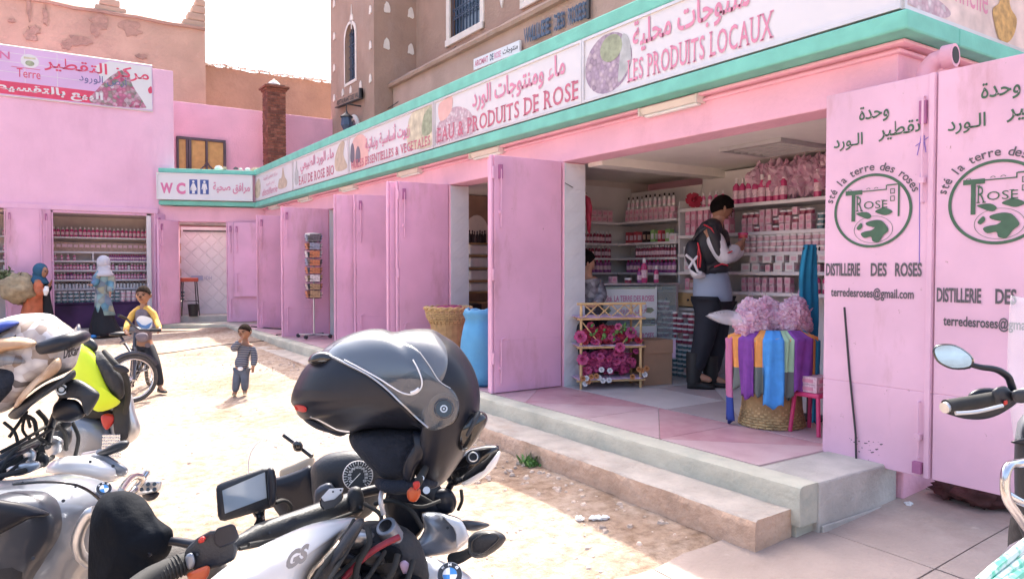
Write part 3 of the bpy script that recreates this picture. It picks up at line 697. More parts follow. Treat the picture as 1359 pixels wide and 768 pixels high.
for q, zz in ((.03,5.72),(.07,5.77)):
    g = G(); g.box((cx0-q,17-q,zz),(cx1+q,17+cd+q,zz+.048)); obj('corbel', g, 'brick', ch, bev=.006)
g = G(); g.lathe([(.17,0),(.16,.04),(.13,.10),(.07,.15),(.03,.17),(.02,.20),(0,.21)], 16, ((cx0+cx1)/2,17+cd/2,5.82)); obj('dome_cap', g, 'plaster_white', ch, sm=1)

# tower and main mud building
tw = thing('mud_tower', (6.46,15.3,0), 'brown mud plastered tower with white keyhole marks and an arched window', 'tower')
TX, TY, TX2, TY2 = 6.46, 15.3, 7.6, 18.1
ax = onX(467,70,TX); zc0, zc1 = 6.10, 7.10; yc, hwid = 16.72, .32
g = G(); n = 10
arch = [(yc-hwid, zc0), (yc-hwid, zc1)]+[(yc-hwid*math.cos(PI*i/n), zc1+.36*math.sin(PI*i/n)) for i in range(1,n)]+[(yc+hwid, zc1), (yc+hwid, zc0)]
# front (west) face with the arched opening
cut = [(TY,2.9),(TY2,2.9),(TY2,9.3),(yc,9.3)]+[arch[2+n//2-1]]+[(p[0],p[1]) for p in arch[2+n//2:]]+[(yc-0.0,zc0)]
def face(poly): g.prism(poly, TX, TX+.3, lambda u,v,w_: Vector((w_,u,v)))
mid = arch.index(min(arch, key=lambda p: abs(p[0]-yc)+(0 if p[1] > zc1 else 9)))
left_half = [(TY,2.9),(yc,2.9),(yc,zc0)]+arch[:mid+1]+[(yc,9.3),(TY,9.3)]
right_half = [(TY2,2.9),(TY2,9.3),(yc,9.3)]+arch[mid:]+[(yc,zc0),(yc,2.9)]
face(left_half); face(right_half)
g.box((TX+.3,TY,2.9),(TX2,TY+.3,9.3)); g.box((TX+.3,TY2-.3,2.9),(TX2+1,TY2,9.3)); g.box((TX+.3,TY+.3,9.1),(TX2,TY2-.3,9.3))
obj('wall', g, 'tower_mud', tw)
def ring_band(poly_in, grow, a, b, nm, m, par, c):
    g = G(); out = []
    for p in poly_in:
        d = Vector((p[0]-c[0], p[1]-c[1])); out.append((p[0]+grow*d.x/max(abs(d.x),abs(d.y)*.5,.01)*(1 if abs(d.x) > .02 else 0), p[1]+grow*(1 if d.y > .1 else (-1 if d.y < -.3 else d.y))))
    n = len(poly_in)
    g.add([Vector((a,p[0],p[1])) for p in poly_in]+[Vector((a,p[0],p[1])) for p in out]+[Vector((b,p[0],p[1])) for p in out]+[Vector((b,p[0],p[1])) for p in poly_in], [(i,(i+1)%n,n+(i+1)%n,n+i) for i in range(n)]+[(n+i,n+(i+1)%n,2*n+(i+1)%n,2*n+i) for i in range(n)])
    return obj(nm, g, m, par, flip=False)
aw = obj('window', G().box((TX+.14,yc-hwid,zc0),(TX+.16,yc+hwid,zc1+.36)), 'glass_dark', tw)
ring_band(arch, .07, TX-.02, TX+.0, 'window_surround', 'plaster_white', tw, (yc, 6.7))
g = G()
for i in range(1,7): y = yc-hwid+2*hwid*i/7; g.tube([(TX+.08,y,zc0),(TX+.08,y,zc1+.3)], .009, 5)
for i in range(5): g.tube([(TX+.08,yc-hwid,zc0+.1+i*.27),(TX+.08,yc+hwid,zc0+.1+i*.27)], .009, 5)
for i in range(4):
    for j in (-1,1): g.tube([(TX+.075,yc+j*.15+.09*math.cos(a),zc0+.23+i*.27+.09*math.sin(a)) for a in [PI*q/5 for q in range(11)]], .007, 4)
obj('window_grille', g, 'iron_blue', aw)
def keyhole(px, py, plane, s_=1.0, seed=0):
    r_ = random.Random(seed+px*7); pts = smooth([(-.10,-.13),(-.09,.02),(-.05,.10),(0,.15),(.05,.10),(.09,.02),(.10,-.13),(.03,-.15),(-.04,-.14)], 2); pts = [(a*s_*r_.uniform(.9,1.1), b*s_*r_.uniform(.9,1.1)) for a, b in pts]
    g = G()
    if plane == 'x':
        c = onX(px, py, TX); g.prism([(c.y+a, c.z+b) for a, b in pts], TX-.02, TX-.001, lambda u,v,w_: Vector((w_,u,v)))
    else:
        c = onY(px, py, TY); g.prism([(c.x+a*.85, c.z+b) for a, b in pts], TY-.02, TY-.001, lambda u,v,w_: Vector((u,w_,v)))
    obj('plaster_mark', g, 'plaster_white', tw)
for px, py in ((444,5),(444,48),(444,90),(444,130),(492,13),(492,60),(492,104),(455.5,123),(466,119),(479,113)): keyhole(px, py, 'x', .62)
for px, py in ((513.5,10),(545,17),(513,58),(545,65)): keyhole(px, py, 'y', .85)
g = G(); c = onX(467,22,TX); g.prism([(c.y+a, c.z+b) for a, b in ((-.02,-.3),(-.02,-.12),(-.1,-.1),(-.07,.02),(-.02,.06),(0,.28),(.02,.06),(.07,.02),(.1,-.1),(.02,-.12),(.02,-.3))], TX-.02, TX-.001, lambda u,v,w_: Vector((w_,u,v))); obj('plaster_finial', g, 'plaster_white', tw)
# lower arch and lantern
g = G(); c = onX(470,168,TX)
g.tube([(TX-.02, c.y+.36*math.cos(a), c.z-.2+.42*math.sin(a)) for a in [PI*i/12 for i in range(13)]], .06, 6); obj('door_arch_band', g, 'plaster_white', tw)
g = G(); g.prism([(c.y+.31*math.cos(a), c.z-.2+.37*math.sin(a)) for a in [PI*i/10 for i in range(11)]]+[(c.y-.31,c.z-.7),(c.y+.31,c.z-.7)], TX-.006, TX-.001, lambda u,v,w_: Vector((w_,u,v))); obj('door_recess', g, 'glass_dark', tw)
c = onX(460,162,TX-.35)
t = thing('wall_lantern', (TX,c.y,c.z+.4), 'black iron lantern hanging on a bracket on the mud tower', 'lantern')
g = G(); g.tube([(TX,c.y,c.z+.40),(TX-.35,c.y,c.z+.42)], .018, 6); g.tube([(TX-.35,c.y,c.z+.42),(TX-.35,c.y,c.z+.25)], .012, 6); obj('bracket', g, 'iron_dark', t)
g = G(); g.lathe([(0,.27),(.04,.2),(.15,.12),(.15,.10)], 8, c); obj('hood', g, 'iron_dark', t)
g = G(); g.lathe([(.12,.10),(.14,-.08),(.07,-.2),(.02,-.27),(0,-.3)], 8, c); obj('lantern_body', g, 'iron_blue', t)
# name board on the tower
def wallsign(pa, pb, x, h, s, label, nm, m_, mi, txt='arabic'):
    A, B = onX(*pa, x), onX(*pb, x); t = thing(nm, A, label, 'sign'); d = (B-A); L = d.length; d.normalize(); up = Vector((0,0,1))
    def fn(u, v, w_): return A+d*u+up*v+Vector((-w_,0,0))
    g = G(); g.prism([(0,0),(L,0),(L,h),(0,h)], 0, .04, fn); obj('panel', g, m_, t)
    return t, fn, L
t, fn, L = wallsign((449,143),(482,130), TX-.05, .20, '', 'small dark name board with raised letters on the mud tower', 'name_board', 'tower_mud', '')
g = G(); lay(g, text2d('RESTAURANT DES VALL', (.03,.04,L-.1,.16), bold=.03), lambda a,b: fn(a,b,.045)); obj('lettering', g, 'iron_dark', t, flip=False)
g = G(); g.prism([(0,-.02),(L,-.02),(L,.0),(0,.0)], 0, .09, fn); g.prism([(L-.05,0),(L,0),(L,.22),(L-.05,.22)], .0, .09, fn); obj('edge_strip', g, 'iron_dark', t)

mh = thing('mud_house', (7,10,0), 'large brown mud plastered house rising behind the pink shop', 'building')
g = G()
wy0, wy1, wz = 12.27, 13.80, 6.33
g.box((7.5,1.0,2.9),(7.9,wy0,10)); g.box((7.5,wy1,2.9),(7.9,15.9,10)); g.box((7.5,wy0,2.9),(7.9,wy1,wz)); g.box((7.5,wy0,8.6),(7.9,wy1,10)); g.box((7.9,1.0,2.9),(16,1.4,10)); g.box((7.9,15.5,2.9),(16,15.9,10)); g.box((15.6,1.4,2.9),(16,15.5,10)); g.box((7.9,1.4,9.7),(15.6,15.5,9.9))
obj('wall', g, 'tower_mud', mh)
g = G(); g.box((6.9,1.0,2.9),(7.5,15.28,5.72)); obj('lower_wall', g, 'lower_mud', mh, bev=.02)
g = G(); rings = []
for i in range(80):
    y = .95+i*(14.34/79); q = .02*noise.noise(Vector((1,y*2,0)))
    rings.append([Vector((6.9+a, y, 5.76+b)) for a, b in ((-.1+q,-.06),(-.12+q,.0),(-.06,.07+q),(.6,.12),(.6,-.06))])
g.loft(rings); obj('string_ledge', g, 'tower_mud', mh, sm=1)
def bigwin(y0, y1, z0, z1):
    w0 = obj('window', G().box((7.62,y0+.12,z0+.12),(7.64,y1-.12,z1)), 'glass_dark', mh)
    g = G(); e = .14
    g.box((7.47,y0,z0),(7.52,y0+e,z1)); g.box((7.47,y1-e,z0),(7.52,y1,z1)); g.box((7.44,y0,z0),(7.52,y1,z0+e)); g.box((7.47,y0+e,z1-e),(7.52,y1-e,z1)); obj('window_surround', g, 'plaster_white', w0, bev=.01)
    g = G(); m_ = 9; ya, yb, za, zb = y0+e, y1-e, z0+e, z1-e
    for i in range(m_+1): y = ya+(yb-ya)*i/m_; g.tube([(7.57,y,za),(7.57,y,zb)], .011, 5)
    z = za+.02; k = 0
    while z < zb:
        g.tube([(7.565,ya,z),(7.565,yb,z)], .014, 5)
        if k % 2 == 1:
            for i in range(m_): 
                yy = ya+(yb-ya)*(i+.5)/m_; g.tube([(7.56,yy+.055*math.cos(a),z+.10+.07*math.sin(a)) for a in [PI*q/4 for q in range(9)]], .008, 4)
        z += (.20 if k % 2 else .40); k += 1
    obj('window_grille', g, 'iron_blue', w0)
bigwin(wy0, wy1, wz, 8.6)
q0, q1 = onX(693,10,7.5).y, onX(740,10,7.5).y
g = G(); zz = onX(693,14,7.5).z; g.box((7.44,q1,zz),(7.498,q0,zz+.12)); g.box((7.44,q0-.12,zz+.12),(7.498,q0,zz+2)); obj('window_surround', g, 'plaster_white', mh, bev=.01)
c = onX(667,0,7.5); g = G(); g.prism([(c.y-.13,c.z+.2),(c.y,c.z-.16),(c.y+.13,c.z+.2),(c.y,c.z+.5)], 7.47, 7.499, lambda u,v,w_: Vector((w_,u,v))); obj('plaster_mark', g, 'plaster_white', mh)
# cables on the wall
g = G(); a_, b_ = onX(605,62,7.48), onX(470,165,6.4); pts = [a_.lerp(b_, i/12)-ZU*(.25*math.sin(PI*i/12)) for i in range(13)]; g.tube(pts, .008, 4); obj('cable', g, 'iron_dark', label='thin black cable sagging across the mud tower', cat='cable')
# raised letters on the lower wall
vt = thing('wall_lettering', onX(697,60,6.88), 'dark raised VALLEE DES ROSES letters on the brown wall above the signs', 'sign')
A_, B_ = onX(697,59,6.86), onX(784,22,6.86)
L = (B_-A_).length; d_ = (B_-A_).normalized()
def wl(a, b, w_=0): return A_+d_*a+ZU*b+Vector((-w_,0,0))
px0 = 0
for word, u0, u1 in (('VALLEE',0,.43),('DES',.49,.64),('ROSES',.70,.95)):
    n = len(word)
    for i, chh in enumerate(word):
        a0 = L*(u0+(u1-u0)*i/n); a1 = L*(u0+(u1-u0)*(i+.8)/n); v, f = text2d(chh, (a0,0,a1,.25), bold=.03); g = G()
        lay(g, (v, f), lambda a, b: wl(a,b,.03)); lay(g, (v, f), lambda a, b: wl(a+.012,b,.0)); obj('letter', g, 'iron_blue', vt, flip=False)
g = G(); g.prism([(L*.97,-.03),(L*1.0,-.03),(L*1.0,.32),(L*.97,.32)], 0, .04, wl); obj('end_bar', g, 'iron_dark', vt)
t, fn, L = wallsign((631,94),(692,70), 6.84, .20, '', 'small tilted white plaque with red and blue letters above the rose signs', 'plaque', 'sign_white', '')
cols = ['sign_red','sign_rose','iron_blue']
for i, wrd in enumerate(('AROMAT','DE','ROSE')):
    u0, u1 = ((.03,.34),(.38,.46),(.48,.62))[i]; g = G(); lay(g, text2d(wrd, (L*u0,.05,L*u1,.16), bold=.03), lambda a,b: fn(a,b,.042)); obj('lettering', g, cols[(i*2) % 3], t, flip=False)
g = G(); lay(g, text2d('منتوجات', (L*.66,.04,L*.97,.17), arabic=True, bold=.02), lambda a,b: fn(a,b,.042)); obj('lettering', g, 'iron_dark', t, flip=False)

# ---------------------------------------------------------------- the sign boards
def vor(name, cols, scale, rnd=1.0):
    m = bpy.data.materials.new(name); m.use_nodes = True; t = m.node_tree; b = t.nodes['Principled BSDF']; b.inputs['Roughness'].default_value = .5
    tc = t.nodes.new('ShaderNodeTexCoord'); v = t.nodes.new('ShaderNodeTexVoronoi'); v.inputs['Scale'].default_value = scale
    cr = t.nodes.new('ShaderNodeValToRGB'); sp = t.nodes.new('ShaderNodeSeparateColor'); e = cr.color_ramp.elements
    while len(e) < len(cols): e.new(.5)
    for i, c in enumerate(cols): e[i].position = i/(len(cols)-1); e[i].color = (*c, 1)
    mx = t.nodes.new('ShaderNodeMix'); mx.data_type = 'RGBA'; mx.blend_type = 'MULTIPLY'; mx.inputs[0].default_value = .55
    c2 = t.nodes.new('ShaderNodeValToRGB'); c2.color_ramp.elements[0].color = (1,1,1,1); c2.color_ramp.elements[1].color = (.35,.3,.35,1); c2.color_ramp.elements[1].position = .6
    t.links.new(tc.outputs['Object'], v.inputs['Vector']); t.links.new(v.outputs['Color'], sp.inputs[0]); t.links.new(sp.outputs[0], cr.inputs['Fac']); t.links.new(v.outputs['Distance'], c2.inputs['Fac'])
    t.links.new(cr.outputs['Color'], mx.inputs[6]); t.links.new(c2.outputs['Color'], mx.inputs[7]); t.links.new(mx.outputs[2], b.inputs['Base Color']); MATS[name] = m
vor('print_roses', [(.74,.66,.69),(.68,.48,.54),(.72,.56,.61),(.64,.42,.48),(.76,.70,.72)], 26)
vor('print_buds', [(.55,.45,.55),(.40,.30,.42),(.62,.52,.60),(.35,.27,.35),(.6,.5,.55)], 24)
vor('print_bowl', [(.6,.55,.5),(.5,.42,.36),(.66,.6,.58)], 12)
mat('print_green', (.30,.34,.22), .5, n=.3, scale=14); mat('print_straw', (.55,.50,.36), .5, n=.3, scale=10); mat('print_grey', (.40,.42,.42), .5, n=.2, scale=14); mat('print_dark', (.14,.13,.17), .5); mat('print_skin', (.70,.42,.38), .5, n=.1); mat('print_gold', (.50,.30,.10), .5, n=.4, scale=18); mat('print_wash', (.66,.52,.48), .5, n=.25, scale=6); mat('print_tan', (.50,.40,.30), .5, n=.2, scale=12)
def board(name, fn, L, label, parts, z0=2.975, z1=3.505, grp='row of printed shop signs on the ledge'):
    t = thing(name, fn(0, z0, 0), label, 'sign', grp)
    g = G(); g.prism([(.02,z0+.012),(L-.02,z0+.012),(L-.02,z1-.012),(.02,z1-.012)], -.10, .0, fn); obj('panel', g, 'sign_white', t)
    g = G(); e = .022
    for a, b, c, d in ((0,z0,L,z0+e),(0,z1-e,L,z1),(0,z0+e,e,z1-e),(L-e,z0+e,L,z1-e)): g.prism([(a,b),(c,b),(c,d),(a,d)], -.10, .014, fn)
    obj('frame', g, 'sign_frame', t)
    w_ = .002
    for p in parts:
        g = G(); k = p[0]
        if k == 'txt': lay(g, text2d(p[2], p[3], **(p[4] if len(p) > 4 else {})), lambda a, b: fn(a, b, w_)); w_ += .0012; obj('lettering', g, p[1], t, flip=False); continue
        pts = p[2] if k != 'disc' else [(p[2][0]+p[2][2]*math.cos(2*PI*i/28), p[2][1]+p[2][3]*math.sin(2*PI*i/28)) for i in range(28)]
        if k == 'blob': pts = smooth(pts, 4)
        pts = [(min(max(a, .024), L-.024), min(max(b, z0+.024), z1-.024)) for a, b in pts]
        g.add([fn(a, b, w_) for a, b in pts], [tuple(range(len(pts)))]); w_ += .0012; obj('printed_picture', g, p[1], t, flip=False)
    return t
def ff(Y0): return lambda u, v, w_: Vector((3.85-w_, Y0-u, v))
def q(a, b, c, d): return [(a,b),(c,b),(c,d),(a,d)]
Z = 2.975
board('shop_sign', ff(4.725), 2.645, 'white sign reading LES PRODUITS LOCAUX with a round bowl picture', [
    ('disc','print_buds',(.31,Z+.26,.28,.235)), ('blob','print_grey',[(.44,Z+.08),(.57,Z+.2),(.56,Z+.38),(.48,Z+.44),(.45,Z+.25)]), ('disc','print_green',(.35,Z+.37,.13,.105)),
    ('txt','sign_rose','LES PRODUITS LOCAUX',(.54,Z+.055,1.86,Z+.225),dict(serif=True,bold=.008)), ('txt','sign_rose','منتوجات محلية',(.60,Z+.25,1.68,Z+.50),dict(arabic=True,bold=.018))])
board('shop_sign', ff(7.385), 2.655, 'white sign reading EAU & PRODUITS DE ROSE with a picture of petals', [
    ('blob','print_roses',[(.06,Z+.03),(.06,Z+.24),(.22,Z+.30),(.45,Z+.38),(.75,Z+.30),(.9,Z+.14),(.85,Z+.03)]), ('blob','print_skin',[(.12,Z+.3),(.10,Z+.46),(.25,Z+.5),(.42,Z+.5),(.40,Z+.36),(.25,Z+.28)]),
    ('txt','sign_red','EAU & PRODUITS DE ROSE',(.06,Z+.05,2.60,Z+.215),dict(serif=True,bold=.012)), ('txt','sign_rose','ماء ومنتوجات الورد',(.85,Z+.245,2.42,Z+.49),dict(arabic=True,bold=.02))])
board('shop_sign', ff(10.04), 2.64, 'white sign reading ESSENTIELLES & VEGETALES with small dark bottles', [
    ('blob','print_skin',[(.1,Z+.04),(.12,Z+.42),(.4,Z+.5),(.65,Z+.4),(.7,Z+.1),(.5,Z+.03)]), ('blob','print_dark',[(.06,Z+.16),(.06,Z+.34),(.13,Z+.42),(.2,Z+.34),(.2,Z+.16)]), ('blob','print_dark',[(.26,Z+.13),(.26,Z+.27),(.34,Z+.35),(.42,Z+.27),(.42,Z+.13)]),
    ('blob','print_straw',[(1.98,Z+.12),(1.95,Z+.34),(2.1,Z+.5),(2.6,Z+.5),(2.6,Z+.05),(2.3,Z+.04)]), ('blob','print_green',[(2.35,Z+.2),(2.4,Z+.42),(2.6,Z+.46),(2.6,Z+.2)]),
    ('txt','sign_red','HUILES ESSENTIELLES & VEGETALES',(.10,Z+.05,2.56,Z+.165),dict(serif=True,bold=.008)), ('txt','sign_rose','زيوت أساسية ونباتية',(.62,Z+.21,2.02,Z+.45),dict(arabic=True,bold=.02))])
board('shop_sign', ff(12.72), 2.67, 'white sign reading EAU DE ROSE BIO with pale glass bottles', [
    ('blob','print_grey',[(.1,Z+.1),(.08,Z+.28),(.14,Z+.36),(.17,Z+.48),(.22,Z+.48),(.24,Z+.36),(.3,Z+.28),(.28,Z+.1)]), ('blob','print_tan',[(2.15,Z+.1),(2.1,Z+.3),(2.3,Z+.48),(2.5,Z+.48),(2.45,Z+.3),(2.6,Z+.1)]),
    ('txt','sign_red','EAU DE ROSE BIO',(.32,Z+.06,2.05,Z+.21),dict(serif=True,bold=.008)), ('txt','sign_rose','ماء الورد الطبيعي',(.42,Z+.23,2.05,Z+.47),dict(arabic=True,bold=.02))])
board('shop_sign', ff(15.38), 2.64, 'white sign reading distillerie with faint pictures of copper stills', [
    ('blob','print_straw',[(.08,Z+.1),(.06,Z+.3),(.35,Z+.45),(.5,Z+.3),(.4,Z+.08)]), ('blob','print_tan',[(1.75,Z+.12),(1.8,Z+.28),(1.95,Z+.3),(2.05,Z+.48),(2.15,Z+.3),(2.3,Z+.2),(2.2,Z+.1)]),
    ('txt','sign_rose','distillerie',(.62,Z+.07,1.7,Z+.2),dict(shear=.3)), ('txt','sign_rose','مركز تقطير الورود',(.7,Z+.36,1.7,Z+.45),dict(arabic=True)), ('txt','sign_rose','أرض الورود',(.9,Z+.24,1.5,Z+.32),dict(arabic=True))])
board('shop_sign', lambda u, v, w_: Vector((3.866+u, 2.02-w_+.06, v)), 2.6, 'sign on the end wall with pink lettering and a golden glass vessel picture', [
    ('poly','print_wash',q(.03,Z+.03,2.5,Z+.5)), ('txt','sign_rose','traditionnelle',(.03,Z+.15,.95,Z+.33),dict()),
    ('blob','print_roses',[(.04,Z+.04),(.1,Z+.12),(.3,Z+.13),(.5,Z+.08),(.4,Z+.03)]),
    ('blob','print_gold',[(1.03,Z+.12),(1.01,Z+.20),(1.10,Z+.27),(1.12,Z+.48),(1.22,Z+.48),(1.23,Z+.27),(1.33,Z+.20),(1.30,Z+.10),(1.21,Z+.03),(1.10,Z+.03)])], grp=None)
# WC sign
sa = wf(wu(209.5), 0, .2)
Lw = wu(339)-wu(209.5)
mat('wc_blue', (.05,.09,.30), .5, n=0); mat('wc_pink', (.60,.16,.32), .5, n=0)
u0w = wu(209.5)+.04
fw_ = lambda u, v, w_: wf(u0w+u, v, .215+w_)
t = board('toilet_sign', fw_, Lw-.06, 'white WC sign with blue woman and man symbols', [
    ('txt','wc_pink','W',(.07,Z+.12,.30,Z+.33),dict(bold=.05)), ('txt','wc_pink','C',(.36,Z+.11,.53,Z+.34),dict(bold=.05)),
    ('poly','wc_blue',q(.60,Z+.12,.75,Z+.41)), ('poly','wc_blue',q(.80,Z+.12,.96,Z+.41)),
    ('disc','sign_white',(.675,Z+.365,.022,.026)), ('poly','sign_white',[(.655,Z+.33),(.695,Z+.33),(.74,Z+.22),(.72,Z+.21),(.70,Z+.27),(.735,Z+.19),(.70,Z+.19),(.70,Z+.13),(.65,Z+.13),(.65,Z+.19),(.615,Z+.19),(.65,Z+.27),(.63,Z+.21),(.61,Z+.22)]),
    ('disc','sign_white',(.88,Z+.365,.022,.026)), ('poly','sign_white',[(.845,Z+.33),(.915,Z+.33),(.935,Z+.22),(.915,Z+.21),(.905,Z+.27),(.905,Z+.13),(.855,Z+.13),(.855,Z+.27),(.845,Z+.21),(.825,Z+.22)]),
    ('txt','sign_rose','مرافق صحية',(1.04,Z+.14,1.74,Z+.37),dict(arabic=True,bold=.02))], grp=None)
# banner on the left building
bx1 = onY(202.3,120,YL-.02).x; bx0 = bx1-6.2; bz0, bz1 = 4.73, 5.61
fb = lambda u, v, w_: Vector((bx0+u, YL-.03-w_, v))
mat('banner_lilac', (.62,.42,.66), .5, n=.06, scale=1.5); mat('banner_red', (.62,.06,.13), .5, n=.08); mat('ink_navy', (.10,.12,.28), .5, n=0)
vor('print_bouquet', [(.70,.60,.64),(.60,.16,.30),(.20,.28,.20),(.70,.40,.52),(.5,.08,.2),(.66,.6,.62)], 16)
t = thing('banner', fb(0, bz0, 0), 'lilac and red shop banner with Arabic lettering high on the pink wall', 'banner')
g = G(); g.box(fb(0,bz0,-.03), fb(6.2,bz1,0)); obj('sheet', g, 'banner_lilac', t)
g = G(); g.tube([fb(0,bz0-.01,-.01),fb(6.2,bz0-.01,-.01),fb(6.2,bz1+.01,-.01),fb(0,bz1+.01,-.01)], .014, 6); obj('frame', g, 'sign_frame', t)
def bp_(m, pts, w_, sm_=False):
    g = G(); pts = smooth(pts,4) if sm_ else pts; g.add([fb(min(a,6.19),max(b,bz0+.01),w_) for a, b in pts], [tuple(range(len(pts)))]); obj('printed_picture', g, m, t, flip=False)
E_ = 6.2
bp_('banner_red', q(.0,bz0+.02,E_-.72,bz0+.25), .002)
bp_('sign_white', [(E_-1.0,bz1-.15),(E_-.75,bz1-.02),(E_-.01,bz1-.02),(E_-.01,bz0+.02),(E_-.4,bz0+.02),(E_-.8,bz0+.35)], .0025, False)
bp_('print_bouquet', [(E_-1.05,bz0+.03),(E_-.95,bz0+.3),(E_-.7,bz0+.6),(E_-.45,bz0+.74),(E_-.35,bz0+.45),(E_-.15,bz0+.12),(E_-.2,bz0+.03)], .003, True)
bp_('banner_red', [(E_-.08,bz0+.42),(E_-.02,bz0+.48),(E_-.01,bz0+.36),(E_-.06,bz0+.34)], .0035, True)
g = G()
for x in (.6,1.1,1.6,2.1,2.6,3.1,3.6,4.1,4.6): g.prism(q(x,bz0+.26,x+.008,bz1-.02), 0, .0022, fb)
for v in (.42,.60,.76): g.prism(q(.01,bz0+v,E_-1.2,bz0+v+.008), 0, .0021, fb)
obj('grid_print', g, 'sign_white', t)
def bt(m, s, box, **k):
    g = G(); lay(g, text2d(s, box, **k), lambda a, b: fb(a, b, .0045)); obj('lettering', g, m, t, flip=False)
# right end at E_=6.2 ; 1 m is about 68 px here
bt('banner_red', 'مركز التقطير', (E_-1.80,bz1-.35,E_-.06,bz1-.08), arabic=True, bold=.015)
bt('ink_navy', 'أرض الورود', (E_-1.25,bz1-.50,E_-.45,bz1-.28), arabic=True)
bt('wc_pink', 'DISTILLATION', (E_-3.75,bz1-.24,E_-2.32,bz1-.10), bold=.015)
bt('banner_red', 'Terre', (E_-2.22,bz1-.53,E_-1.86,bz1-.37))
bt('ink_navy', 'Terre des Roses', (E_-4.3,bz1-.52,E_-2.75,bz1-.38), shear=.3)
bt('sign_white', 'البيع بالتقسيط والجملة', (E_-3.6,bz0+.03,E_-.86,bz0+.24), arabic=True, bold=.03)
n = 24; c_ = (E_-2.02, bz1-.22); bp_('sign_white', [(c_[0]+.14*math.cos(2*PI*i/n), c_[1]+.125*math.sin(2*PI*i/n)) for i in range(n)], .003); bp_('print_green', [(c_[0]+.07*math.cos(2*PI*i/n), c_[1]-.04+.05*math.sin(2*PI*i/n)) for i in range(n)], .0035); bp_('print_straw', [(c_[0]-.09,c_[1]+.07),(c_[0]+.09,c_[1]+.07),(c_[0]+.09,c_[1]+.04),(c_[0]-.09,c_[1]+.03)], .0036)
bp_('banner_red', q(E_-2.3,bz1-.36,E_-1.86,bz1-.352), .0038)
# ---------------------------------------------------------------- goods: one mesh per kind, shared
mat('rose_liquid', (.55,.07,.20), .25, n=.15, scale=40); mat('rose_liquid2', (.62,.16,.30), .3, n=.15, scale=40); mat('cap_white', (.75,.72,.72), .4, n=0); mat('pink_box', (.66,.28,.38), .5, n=.1, scale=30); mat('pale_pink_box', (.68,.45,.50), .5, n=.1, scale=30)
mat('white_box', (.70,.68,.67), .5, n=.05); mat('label_pink', (.70,.50,.56), .5, n=.2, scale=60); mat('jar_dark', (.28,.05,.09), .3, n=.2, scale=40); mat('jar_teal', (.10,.20,.22), .3, n=.2, scale=40); mat('cap_green', (.2,.3,.12), .5, n=0); mat('brown_pack', (.42,.28,.22), .6, n=.2, scale=30); mat('dark_bottle', (.03,.02,.02), .2, n=0); mat('green_box', (.25,.42,.15), .5, n=.1); mat('red_box', (.45,.06,.08), .5, n=.1); mat('purple_liquid', (.30,.08,.25), .3, n=.1)
mat('cello', (.84,.62,.72), .15, n=.2, scale=14, c2=(.66,.30,.46), alpha=.6, spec=.8); mat('cello_clear', (.85,.82,.84), .1, n=0, alpha=.35, spec=1.0)
def proto(g, ms): 
    me = bpy.data.meshes.new('goods'); me.from_pydata([tuple(v) for v in g.v], [], g.f)
    for m in ms: me.materials.append(MATS[m])
    me.polygons.foreach_set('material_index', g.m); me.polygons.foreach_set('use_smooth', [True]*len(me.polygons)); me.set_sharp_from_angle(angle=R(40)); return me
def bottle(h, r, ms=('rose_liquid','cap_white','label_pink'), n=8):
    g = G(); g.lathe([(r*.9,0),(r,.05*h),(r,.2*h),(r,.52*h),(r*.95,.68*h),(r*.4,.78*h),(r*.36,.80*h),(r*.5,.81*h),(r*.5,1.0*h)], n, mats=[0,0,2,0,0,0,1,1,1]); return proto(g, ms)
def jar(h, r, ms=('pale_pink_box','cap_white'), n=9):
    g = G(); g.lathe([(r*.9,0),(r*.95,.08*h),(r*.95,.6*h),(r*1.03,.62*h),(r*1.03,.95*h),(r*.8,h)], n, mats=[0,0,0,1,1,1]); return proto(g, ms)
def carton(w_, d, h, ms=('pink_box','label_pink')):
    g = G(); g.box((-w_/2,-d/2,0),(w_/2,d/2,h)); g.k = 1; g.box((-w_*.32,-d/2-.002,h*.25),(w_*.32,d/2+.002,h*.7)); g.box((-w_/2-.002,-d*.32,h*.25),(w_/2+.002,d*.32,h*.7)); return proto(g, ms)
def tin(r, l, ms=('white_box','dark_bottle')):
    g = G(); M = Matrix.Rotation(PI/2, 3, 'Y'); g.lathe([(r*.55,-l/2+.012),(r*.6,-l/2),(r,-l/2),(r,l/2),(r*.6,l/2)], 12, M=M, mats=[1,0,0,0,0]); return proto(g, ms)
M_BOT = bottle(.17,.026); M_BOT2 = bottle(.15,.024, ('rose_liquid2','cap_white','label_pink')); M_BOTS = bottle(.135,.018, ('jar_dark','cap_white','label_pink')); M_BOTP = bottle(.15,.026, ('purple_liquid','rose_liquid','label_pink')); M_SPR = bottle(.14,.019, ('white_box','dark_bottle','label_pink'))
M_JAR = jar(.052,.036); M_JARD = jar(.05,.035, ('jar_dark','cap_white')); M_JART = jar(.045,.033, ('jar_teal','white_box')); M_BOX = carton(.08,.06,.12); M_BOXP = carton(.07,.05,.066, ('pale_pink_box','pink_box')); M_BOXW = carton(.11,.09,.078, ('white_box','pale_pink_box')); M_BOXG = carton(.07,.06,.13, ('green_box','white_box')); M_BOXR = carton(.08,.05,.12, ('red_box','label_pink')); M_BOXD = carton(.08,.06,.12, ('dark_bottle','brown_pack')); M_TIN = tin(.036,.06); M_PACK = carton(.12,.08,.10, ('brown_pack','pale_pink_box'))
M_BEL = bottle(.25,.034)
rg = random.Random(11)
def put(name, me, p, label, cat, group, rz=0, sc=1):
    o = bpy.data.objects.new(name, me); COL.objects.link(o); o.location = p; o.rotation_euler = (0,0,rz); o.scale = (sc,sc,sc); return tag(o, label, cat, group)
